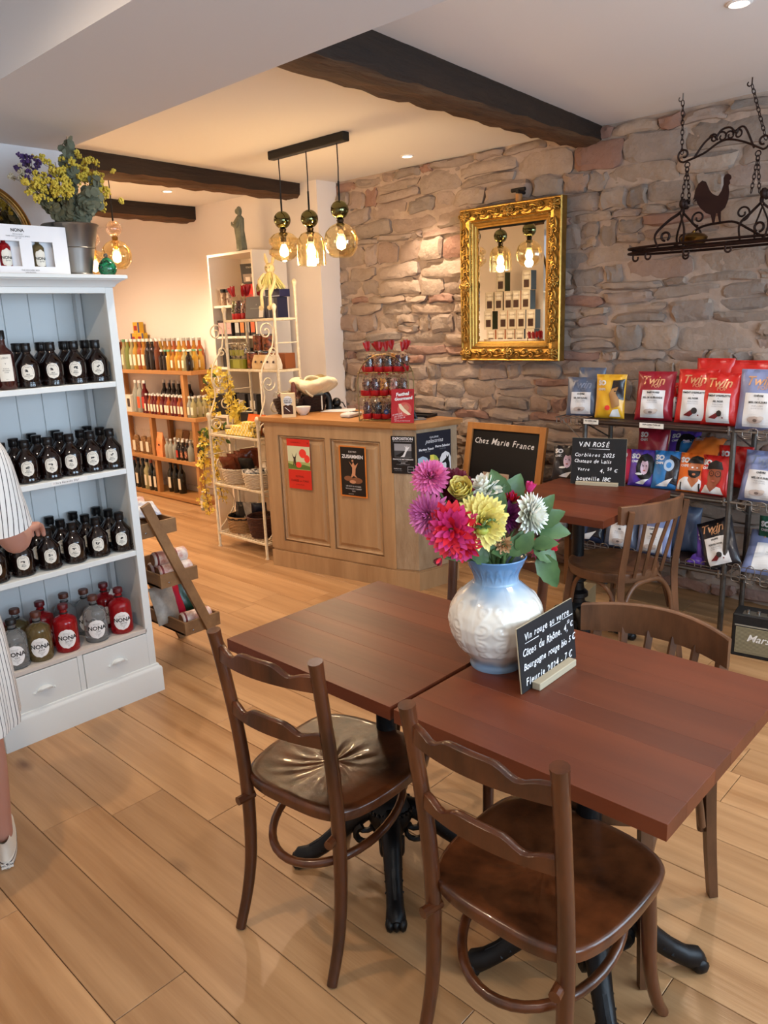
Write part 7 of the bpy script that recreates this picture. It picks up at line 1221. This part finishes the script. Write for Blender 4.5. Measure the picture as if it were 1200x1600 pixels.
sweep([(0, YL + .02, BZ_), (0, .10, BZ_ + .025), (0, .03, BZ_ + .062), (0, -.02, BZ_ + .068), (0, -.09, BZ_ + .045), (0, YR - .02, BZ_)], .0052, 6).build('spreader_bar', m_rust, hr, 60); sweep([(0, YL - .03, BZ_ + .01), (0, .10, BZ_ + .07), (0, .06, BZ_ + .095), (0, .035, BZ_ + .075)], .005, 6).build('spreader_bar', m_rust, hr, 60); sweep([(0, .045, BZ_ + .08), (0, .02, BZ_ + .115), (0, -.02, BZ_ + .12), (0, -.05, BZ_ + .09), (0, -.06, BZ_ + .11), (0, -.09, BZ_ + .105), (0, YR + .02, BZ_ + .012)], .005, 6).build('spreader_bar', m_rust, hr, 60)
for cy, r_ in ((.055, .022), (.015, .026), (-.022, .022), (-.058, .024)): MB().tube([(0, cy + r_ * (1 - .7 * u) * math.cos(a), BZ_ + .085 + r_ * (1 - .7 * u) * math.sin(a)) for u, a in zip(np.linspace(0, 1, 22), np.linspace(0, 7.2, 22))], .0042, n=6).build('bow_scroll', m_rust, hr, 60)
chain((0, YL + .03, BZ_ + .04), (.0, .215, ZC - HZ - .035), 11); chain((0, YR - .03, BZ_ + .04), (0, -.105, ZC - HZ - .03), 12)
for y in (.215, -.105): MB().tube([(0, y, ZC - HZ), (0, y, ZC - HZ - .02)] + [(0, y + .010 - .010 * math.cos(a), ZC - HZ - .025 - .010 * math.sin(a)) for a in np.linspace(0, 4.2, 12)], .003, n=6).build('ceiling_hook', m_tin if y > 0 else m_rust, hr, 60)
pl_ = thing('brass_pan', 'small brass pan resting on the hanging pot rack', 'pan', (HX - .02, HY + .115, HZ + .010)); MB().lathe([(.001, 0), (.05, 0), (.06, .012), (.066, .03), (.064, .032), (.055, .014), (.001, .006)], 28, cap=False).build('pan_body', m_brass, pl_, 50); MB().lathe([(.064, .032), (.05, .045), (.02, .052), (.006, .053), (.008, .062), (.001, .066)], 28, cap=False).build('pan_lid', m_brass, pl_, 50)
# ================================================================ FLOWERS IN THE VASE
VX, VY, VZ = 1.484, 1.040, 1.03
def pet_mat(n, a, b): return mat('petal_' + n, a, .55, col2=b, nscale=30, namt=.7, sss=.0)
m_gs = mat('green_stem', '#5c7440', .5); m_glf = mat('dahlia_leaf', '#35522c', .5, col2='#54713f', nscale=18, coat=.1); m_sep = mat('green_sepal', '#6d8440', .5)
q = random.Random(21)
def petal(mb, c, d, up, L_, W_, curl, m, cup=.25, base=.25):
    d = d.normalized(); s = d.cross(up); s = s.normalized() if s.length > 1e-4 else d.orthogonal().normalized(); n = s.cross(d).normalized(); V = []; K = 5
    for i in range(K):
        t = i / (K - 1.); w_ = W_ * (base + (1 - base) * math.sin(math.pi * min(1, .12 + t * .80)) ** .8) * (1 if i < K - 1 else .28); p = c + d * (L_ * t) + n * (curl * L_ * t * t)
        for j in (-1, 0, 1): V.append(tuple(p + s * (w_ * j * .5) + n * (cup * w_ * abs(j) * .5)))
    F = []
    for i in range(K - 1):
        for j in range(2): F.append((i * 3 + j, i * 3 + j + 1, i * 3 + j + 4, i * 3 + j + 3))
    mb.add(V, F, m)
def dahlia(name, lab, pos, face, rad, mats, n, plen, pw, kind='ball', group='cut dahlias in the vase'):
    """head of spiralling petals on its own stem that goes down into the vase"""
    t = thing(name, lab, 'flower', (VX, VY, VZ - .07)); H = Vector(pos) - Vector((VX, VY, VZ - .07)); A = Vector(face).normalized(); b1 = A.orthogonal().normalized(); b2 = A.cross(b1); mb = MB(); k0 = H - A * rad * .22
    for i in range(n):
        u = (i + .5) / n; th = i * 2.39996; lo, hi = {'ball': (.08, 2.05), 'flat': (.10, 1.55), 'cactus': (.25, 1.75), 'half': (.05, .75)}[kind]; ph = lo + (hi - lo) * u ** .62; ph += q.uniform(-.06, .06)
        d = A * math.cos(ph) + (b1 * math.cos(th) + b2 * math.sin(th)) * math.sin(ph); c = k0 + d * rad * .22; L_ = (rad * (.62 + .38 * u) if kind != 'half' else rad) * plen * q.uniform(.9, 1.08); petal(mb, c, d, A + Vector((0, 0, .01)), L_, rad * pw * (.6 + .4 * u), q.uniform(.10, .3) if kind != 'cactus' else q.uniform(-.15, .25), 0 if len(mats) == 1 or q.random() < .6 else 1, .45 if kind == 'ball' else .25)
    mb.build('flower_head', mats, t, 60); sp = MB()
    for k in range(7): a = k * .9; d = (b1 * math.cos(a) + b2 * math.sin(a)) - A * .25; petal(sp, k0 - A * rad * .12, d, -A, rad * .5, rad * .3, -.3, 0)
    sp.build('sepals', m_sep, t, 60); e = Vector((H.x * .18, H.y * .18, .03)); e.x = max(-.04, min(.04, e.x)); e.y = max(-.04, min(.04, e.y)); sweep([(e.x * .3, e.y * .3, -.08), tuple(e + Vector((0, 0, .03))), tuple(e.lerp(k0, .6) + Vector((0, 0, .01)) ), tuple(k0 - A * rad * .1)], [.0045, .0042, .0038, .0036], 7).build('stem', m_gs, t, 60); return t
mc = Vector((-.70, -.71, .12))
P1_, P2_ = pet_mat('hot_pink', '#d64d90', '#ec8dbb'), pet_mat('pale_pink', '#e27fb2', '#c43a80'); O1, O2 = pet_mat('orchid', '#c04a93', '#e291c4'), pet_mat('orchid2', '#a8327c', '#d77fb8'); R1_, R2_ = pet_mat('scarlet', '#c4122e', '#e02a3a'), pet_mat('magenta_red', '#c4155f', '#db4a8e'); B1_ = pet_mat('burgundy', '#4f0a1b', '#7a1830'); Y1, Y2 = pet_mat('butter', '#f2de55', '#f6eca0'), pet_mat('cream_yellow', '#efe4a0', '#e0c64c'); W1, W2 = pet_mat('ivory', '#efeee4', '#fbfaf4'), pet_mat('greenish_white', '#dfe2c8', '#f3f2e6'); M1, M2 = pet_mat('purple', '#6d1a5c', '#9a3a86'), pet_mat('plum', '#541448', '#7e2a6c')
dahlia('dahlia', 'bright pink pompon dahlia at the top left of the bouquet', (1.363, 1.14, 1.242), mc + Vector((0, .0, .5)), .042, [P1_, P2_], 120, .95, .28)
dahlia('dahlia', 'orchid pink dahlia at the far left of the bouquet', (1.326, 1.125, 1.156), mc + Vector((-.5, .45, .1)), .048, [O1, O2], 130, 1.0, .25)
dahlia('dahlia', 'large red cactus dahlia hanging over the vase rim at left', (1.338, 1.062, 1.128), mc + Vector((-.3, .2, .0)), .056, [R1_, R2_], 70, 1.05, .42, 'cactus'); dahlia('dahlia', 'magenta-red dahlia below the large red one, drooping', (1.358, 1.045, 1.085), mc + Vector((.0, 0.1, -.6)), .040, [R2_, R1_], 44, 1.05, .46, 'cactus')
dahlia('dahlia', 'dark burgundy dahlia behind the yellow bud', (1.440, 1.135, 1.200), mc + Vector((0, .1, .3)), .047, [B1_], 110, 1.0, .38); dahlia('dahlia', 'small burgundy dahlia in the middle, under the first', (1.462, 1.105, 1.150), mc, .034, [B1_, pet_mat('wine', '#6d1230', '#8f2a50')], 60, 1., .4)
dahlia('dahlia', 'half-open yellow dahlia at the top, left of the white one', (1.428, 1.092, 1.192), mc + Vector((-.2, .4, .7)), .044, [Y1, Y2], 40, 1.15, .95, 'half'); dahlia('dahlia', 'white dahlia seen from the side at the top middle', (1.520, 1.100, 1.192), Vector((-.3, .1, .7)), .044, [W1, W2], 60, 1.05, .6); dahlia('dahlia', 'faded white dahlia drooping behind the yellow one', (1.49, 1.10, 1.165), mc + Vector((0, 0, -.6)), .028, [W2], 40, 1., .5)
dahlia('dahlia', 'big pale yellow dahlia facing front in the middle', (1.400, 1.018, 1.142), mc + Vector((.1, -.1, .1)), .056, [Y2, Y1], 130, 1.05, .36); dahlia('dahlia', 'purple dahlia to the right of the yellow one', (1.528, 1.035, 1.123), mc, .036, [M1, M2], 80, 1., .3)
dahlia('dahlia', 'white dahlia facing right, on the right of the bouquet', (1.558, .978, 1.131), Vector((.25, -.9, .02)), .047, [W1, W2], 130, 1.05, .42); dahlia('dahlia', 'dark pink dahlia bud at the upper right', (1.585, 1.012, 1.178), Vector((.1, -.2, 1)), .022, [R2_], 22, 1.2, .7, 'half'); dahlia('dahlia', 'small red-pink dahlia behind the white right one', (1.56, 1.045, 1.155), Vector((-.4, -.2, .6)), .026, [R2_, R1_], 30, 1.1, .5, 'half')
dahlia('dahlia', 'pink-red dahlia drooping at the right over the rim', (1.597, .972, 1.045), Vector((.5, -.4, -.75)), .040, [R2_, R1_], 44, 1.1, .5, 'cactus'); dahlia('dahlia', 'small wilted orange dahlia in the centre by the rim', (1.452, .995, 1.075), mc + Vector((0, 0, -.3)), .022, [pet_mat('wilted', '#a8794a', '#c79a70')], 30, 1., .5)
dahlia('dahlia', 'tiny dark red dahlia bud low at the left', (1.335, 1.09, 1.055), Vector((-.5, .2, -.4)), .018, [B1_, R1_], 22, 1.1, .5, 'half')
bd_ = thing('dahlia', 'green dahlia bud on a bent stem in front of the yellow flower', 'flower', (VX, VY, VZ - .07), 0, 'cut dahlias in the vase'); sweep([(-.01, -.02, 0), (-.015, -.035, .09), (-.035, -.045, .15), (-.075, -.05, .187), (-.100, -.045, .190), (-.110, -.042, .180)], [.0046, .0044, .004, .0036, .0034, .003], 8).build('stem', m_gs, bd_, 60); MB().ball((-.112, -.042, .170), .014, n=12, k=8, sc=(1, 1, .8)).build('bud', mat('yellow_green_bud', '#a8ad45', .5), bd_, 60); sp = MB()
for k in range(9): a = k * .7; petal(sp, Vector((-.111, -.042, .180)), Vector((math.cos(a), math.sin(a), .15)), Vector((0, 0, 1)), .020, .012, -.3, 0)
sp.build('sepals', mat('dark_sepal', '#3a5a2c', .5), bd_, 60)
def bigleaf(mb, c, d, n, L_, W_, curl=.25, k=9):
    d = d.normalized(); s = d.cross(n).normalized(); n = s.cross(d).normalized(); V = []
    for i in range(k):
        t = i / (k - 1.); w_ = W_ * math.sin(math.pi * t ** .75) ** .85 * (1 + .13 * (i % 2)) + .0005; p = c + d * (L_ * t) + n * (curl * L_ * (t * .6 - t * t))
        V += [tuple(p - s * w_ * .5 + n * w_ * .16), tuple(p), tuple(p + s * w_ * .5 + n * w_ * .16)]
    F = []
    for i in range(k - 1): F += [(i * 3, i * 3 + 1, i * 3 + 4, i * 3 + 3), (i * 3 + 1, i * 3 + 2, i * 3 + 5, i * 3 + 4)]
    mb.add(V, F)
def leafy(lab, base, specs):
    t = thing('leaf_stem', lab, 'foliage', (VX, VY, VZ - .07), 0, 'dahlia leaves in the vase'); b = Vector(base) - Vector((VX, VY, VZ - .07)); sweep([(b.x * .2, b.y * .2, -.03), (b.x * .4, b.y * .4, .06), tuple(b)], [.004, .0036, .003], 6).build('stem', m_gs, t, 60)
    for off, d, n, L_, W_ in specs: mb = MB(); bigleaf(mb, b + Vector(off), Vector(d), Vector(n), L_ * .80, W_ * .80); mb.build('leaf', m_glf, t, 60)
tc = (-.6, -.6, .5)
leafy('leafy stem with broad leaves rising at the top of the bouquet', (1.545, 1.065, 1.155), [((0, 0, 0), (-.15, .25, 1), (-.7, -.7, .1), .105, .068), ((.01, -.01, 0), (.35, -.25, .8), (-.6, -.7, .3), .095, .066), ((0, 0, -.03), (-.5, .3, .55), tc, .08, .05), ((.005, -.005, -.02), (.05, -.1, .9), (-.8, -.5, 0), .085, .04)])
leafy('leafy stem at the right behind the white dahlia', (1.575, .985, 1.10), [((0, 0, 0), (.55, -.55, .35), tc, .10, .055), ((0, 0, -.01), (.5, -.6, -.1), tc, .11, .06), ((0, 0, .02), (.4, -.4, .7), tc, .09, .045)])
leafy('dark leaves hanging over the right of the vase rim', (1.545, .975, 1.055), [((0, 0, 0), (.5, -.5, -.45), (-.5, -.6, .5), .095, .06), ((.01, -.01, -.02), (.35, -.40, -.95), (-.6, -.6, .2), .13, .065), ((0, 0, 0), (.3, -.5, .1), (-.5, -.5, .8), .08, .05)])
leafy('dark leaves inside the vase mouth under the yellow dahlia', (1.452, 1.005, 1.045), [((0, 0, 0), (-.2, .1, .9), (-.7, -.6, .2), .075, .05), ((.02, -.015, 0), (.3, -.3, .8), (-.7, -.7, .1), .085, .055), ((-.02, .02, -.01), (-.5, .5, .5), tc, .08, .05), ((.03, -.03, .01), (.25, -.45, .75), (-.7, -.6, .3), .08, .05), ((0, .0, -.005), (-.6, -.1, .45), (-.4, -.4, .8), .06, .04)])
leafy('leaves in the middle of the bouquet below the white top flower', (1.50, 1.06, 1.10), [((0, 0, 0), (-.3, .4, .9), tc, .10, .06), ((0, 0, .02), (.3, -.2, .8), tc, .09, .055), ((.01, 0, .03), (0, .1, 1), (-.7, -.7, 0), .08, .04)])
# ================================================================ PERSON AT THE LEFT EDGE
m_skn = mat('warm_skin', '#b58270', .5, sss=.15); PXo, PYo = .556, 2.252
pe = thing('person', 'person in a striped white dress and white sneakers reaching into the bookcase', 'person', (PXo, PYo, 0), R(-14))
def skin_obj(name, nodes, edges, m, parent, lv=2):
    """one continuous skinned surface over a joint skeleton"""
    me = bpy.data.meshes.new(name); me.from_pydata([n_[0] for n_ in nodes], edges, []); o = bpy.data.objects.new(name, me); COL.objects.link(o); o.modifiers.new('Skin', 'SKIN').use_smooth_shade = True; lay = me.skin_vertices[0].data
    for i, n_ in enumerate(nodes): r_ = n_[1]; lay[i].radius = r_ if isinstance(r_, tuple) else (r_, r_); lay[i].use_root = (i == 0)
    s_ = o.modifiers.new('Sub', 'SUBSURF'); s_.levels = lv; s_.render_levels = lv; dg = bpy.context.evaluated_depsgraph_get(); m2 = bpy.data.meshes.new_from_object(o.evaluated_get(dg)); bpy.data.objects.remove(o); m2.materials.clear(); m2.materials.append(m); m2.shade_smooth()
    m2.name = name; o = bpy.data.objects.new(name, m2); COL.objects.link(o); o.parent = parent; return o
# local frame: +y faces the bookcase; right side is +x
N = [((0, 0, .93), (.145, .105)), ((0, .005, 1.08), (.115, .085)), ((0, 0, 1.26), (.135, .09)), ((0, -.01, 1.38), (.095, .07)), ((0, .0, 1.45), .048), ((0, .015, 1.53), .050),
     ((.085, 0, .86), .088), ((.085, .065, .52), .056), ((.090, .075, .36), .055), ((.093, .105, .12), .034), ((.093, .100, .065), .034),
     ((-.085, .02, .86), .088), ((-.085, .05, .52), .056), ((-.085, .03, .36), .055), ((-.085, .02, .12), .034), ((-.085, .015, .065), .034),
     ((.165, 0, 1.345), .052), ((.215, .015, 1.10), .042), ((.258, .09, 1.005), .039), ((.285, .17, 1.012), .033), ((.295, .215, 1.012), .028),
     ((-.165, 0, 1.345), .052), ((-.205, -.01, 1.10), .042), ((-.19, .10, .93), .036), ((-.16, .20, .89), .028)]
E_ = [(0, 1), (1, 2), (2, 3), (3, 4), (4, 5), (0, 6), (6, 7), (7, 8), (8, 9), (9, 10), (0, 11), (11, 12), (12, 13), (13, 14), (14, 15), (3, 16), (16, 17), (17, 18), (18, 19), (19, 20), (3, 21), (21, 22), (22, 23), (23, 24)]
body = skin_obj('body', N, E_, m_skn, pe)
for side, W_, dirv in ((1, Vector((.295, .215, 1.012)), Vector((.35, .93, -.05)).normalized()), (-1, Vector((-.16, .20, .89)), Vector((.2, .9, -.3)).normalized())):
    sidev = dirv.cross(Vector((0, 0, 1))).normalized() * side; palm_n = Vector((0, 0, -1)); hn = [(tuple(W_), (.026, .020)), (tuple(W_ + dirv * .045), (.036, .017)), (tuple(W_ + dirv * .085), (.037, .015))]; he = [(0, 1), (1, 2)]
    for k, (o_, ln) in enumerate(((-.027, .068), (-.009, .076), (.009, .072), (.026, .056))):
        b_ = W_ + dirv * .088 + sidev * -o_; i0 = len(hn); hn += [(tuple(b_), .0092), (tuple(b_ + dirv * ln * .45 + palm_n * .010), .0088), (tuple(b_ + dirv * ln * .70 + palm_n * .030), .0082), (tuple(b_ + dirv * ln * .72 + palm_n * .050), .0068)]; he += [(2, i0), (i0, i0 + 1), (i0 + 1, i0 + 2), (i0 + 2, i0 + 3)]
    i0 = len(hn); b_ = W_ + dirv * .03 - sidev * .030; hn += [(tuple(b_), .013), (tuple(b_ - sidev * .022 + dirv * .028 + palm_n * .012), .0105), (tuple(b_ - sidev * .020 + dirv * .055 + palm_n * .026), .009)]; he += [(1, i0), (i0, i0 + 1), (i0 + 1, i0 + 2)]
    skin_obj('hand', hn, he, m_skn, body if False else pe)
# head with face and hair (outside the picture but part of the figure)
hd = MB(); Ph = []
for i in range(25):
    a = 2 * math.pi * i / 24; row = []
    for j in range(15): ph = math.pi * j / 14; x, y, z = math.sin(ph) * math.cos(a), math.sin(ph) * math.sin(a), -math.cos(ph); k1 = .80 + .2 * min(1, (z + 1) / .9); row.append((.074 * x * k1, .092 * y * (k1 if y > 0 else 1) + .012 * max(0, y) * max(0, -z), .115 * z))
    Ph.append(row)
hd.grid(np.array(Ph)); hd.xf(Matrix.Translation((0, .02, 1.625))); hd.ball((0, .113, 1.612), .013, n=8, k=6, sc=(.8, 1, 1.4))
for e in (-1, 1): hd.ball((e * .075, .015, 1.615), .022, n=8, k=6, sc=(.35, .7, 1.2))
hd.build('head', m_skn, pe, 60); fe = MB()
for e in (-1, 1): fe.ball((e * .028, .098, 1.632), .0105, n=8, k=6, sc=(1.2, .6, .8))
fe.build('eyes', mat('eye_white', '#e8e4de', .2), pe, 60); MB().ball((0, .100, 1.570), .018, n=10, k=6, sc=(1.2, .4, .4)).build('mouth', mat('lip_red', '#a3554e', .4), pe, 60)
hr_ = MB(); Ph = [[(p[0] * 1.10, p[1] * 1.10 - .010 if p[1] > 0 else p[1] * 1.14, p[2] * 1.10 + .006) for j, p in enumerate(r_) if j >= 5] for r_ in Ph]; hr_.grid(np.array([[(x, y if z > .045 or y < .02 else min(y, .02), z) for x, y, z in r_] for r_ in Ph])); hr_.xf(Matrix.Translation((0, .02, 1.625))); hr_.build('hair', mat('brown_hair', '#3a2418', .5, col2='#54361f', nscale=30), pe, 60)
# dress with pleated stripes
m_dr = mat('white_striped_cotton', '#e2ded8', .85); nt = m_dr.node_tree; NN = nt.nodes; L = nt.links; uvn = NN.new('ShaderNodeTexCoord'); sx = NN.new('ShaderNodeSeparateXYZ'); L.new(uvn.outputs['Object'], sx.inputs[0]); at = NN.new('ShaderNodeMath'); at.operation = 'ARCTAN2'; L.new(sx.outputs['Y'], at.inputs[0]); L.new(sx.outputs['X'], at.inputs[1])
ms = NN.new('ShaderNodeMath'); ms.operation = 'MULTIPLY'; ms.inputs[1].default_value = 13.0; L.new(at.outputs[0], ms.inputs[0]); fr = NN.new('ShaderNodeMath'); fr.operation = 'FRACT'; L.new(ms.outputs[0], fr.inputs[0]); lt = NN.new('ShaderNodeMath'); lt.operation = 'LESS_THAN'; lt.inputs[1].default_value = .17; L.new(fr.outputs[0], lt.inputs[0]); mx = NN.new('ShaderNodeMix'); mx.data_type = 'RGBA'; mx.inputs[6].default_value = lin('#e4e0da'); mx.inputs[7].default_value = lin('#4a4544'); L.new(lt.outputs[0], mx.inputs[0]); L.new(mx.outputs[2], NN['Principled BSDF'].inputs['Base Color'])
dm = MB(); Pd = []
for i in range(73):
    a = 2 * math.pi * i / 72; row = []
    for rx, ry, z in ((.190, .165, .520), (.192, .168, .535), (.190, .165, .66), (.185, .155, .78), (.170, .140, .92), (.145, .115, 1.05), (.150, .112, 1.18), (.165, .108, 1.30), (.155, .098, 1.365), (.09, .075, 1.405), (.062, .06, 1.425)): f_ = 1 + .035 * math.sin(a * 13) * max(0, (1.0 - z)) * 1.6; row.append((rx * f_ * math.cos(a), ry * f_ * math.sin(a) + .005, z))
    Pd.append(row)
dm.grid(np.array(Pd)); dm.build('dress', m_dr, pe, 60)
m_sl2 = m_dr.copy(); m_sl2.name = 'striped_sleeve'; n2 = m_sl2.node_tree; mp2 = n2.nodes.new('ShaderNodeMapping'); mp2.inputs['Location'].default_value = (-.205, -.01, 0); tc2 = [x for x in n2.nodes if x.type == 'TEX_COORD'][0]; n2.links.new(tc2.outputs['Object'], mp2.inputs[0]); n2.links.new(mp2.outputs[0], [x for x in n2.nodes if x.type == 'SEPXYZ'][0].inputs[0]); [x for x in n2.nodes if x.type == 'MATH' and x.operation == 'MULTIPLY'][0].inputs[1].default_value = 5.
for e, pts in ((1, [(.13, 0, 1.36), (.19, .005, 1.27), (.215, .01, 1.16), (.228, .025, 1.075)]), (-1, [(-.13, 0, 1.36), (-.19, .0, 1.27), (-.21, -.005, 1.16), (-.215, -.005, 1.08)])): sweep(pts, [.075, .074, .070, .074], 16).build('sleeve', m_sl2 if e > 0 else m_dr, pe, 60)
m_can = mat('white_canvas', '#ded8cc', .8); m_rub = mat('white_rubber', '#e6e2da', .5); m_nv = mat('navy_stripe', '#23242e', .6)
for e, (fx, fy, rz) in ((1, (.093, .106, -4)), (-1, (-.085, .02, 4))):
    M_ = Matrix.Translation((fx, fy, 0)) @ Matrix.Rotation(R(rz), 4, 'Z')
    def sole(s_, n=40): return [(math.cos(a) * (.034 + .012 * (1 if math.sin(a) > 0 else 0) * math.sin(a)) * s_, .075 + math.sin(a) * .132 * s_ - .0) for a in np.linspace(0, 2 * math.pi, n, endpoint=False)]
    MB().prism(sole(1.0), .0, .006).prism(sole(1.02), .004, .028, 0).xf(M_).build('rubber_sole', m_rub, pe, 30); MB().prism(sole(1.03), .0205, .0235).prism(sole(1.03), .006, .008).xf(M_).build('sole_stripe', m_nv, pe, 30)
    up = MB(); rows = []
    for s_, z, yo in ((1.0, .027, 0), (1.0, .042, 0), (.92, .062, -.002), (.70, .085, -.02), (.56, .098, -.035)): rows.append([(x * (1 if s_ > .9 else s_ * 1.12), y * s_ + (1 - s_) * .0 + yo, z) for x, y in sole(1)])
    Pu = np.array(rows); Pu = np.concatenate([Pu, Pu[:, :1]], 1); up.grid(Pu[::-1]); up.xf(M_); up.build('canvas_upper', m_can, pe, 60)
    hl = MB(); f = on(M_ @ frame((0, -.0595, .016), (1, 0, 0)), .0005); hl.flat([f(-.017, -.009), f(.017, -.009), f(.017, .009), f(-.017, .009)], 0); put(hl, 'ALL STAR', 0, .002, .008, on(M_ @ frame((0, -.0603, .016), (1, 0, 0)), .0005), 1, bold=.03); hl.build('heel_patch', [m_rub, m_nv], pe, 0)
    lc = MB()
    for k in range(5): lc.tube([tuple(M_ @ Vector((-.022 + .001 * k, .065 + .018 * k, .100 - .008 * k))), tuple(M_ @ Vector((0, .067 + .018 * k, .106 - .008 * k))), tuple(M_ @ Vector((.022 - .001 * k, .065 + .018 * k, .100 - .008 * k)))], .0025, n=5)
    lc.build('laces', m_rub, pe, 60)
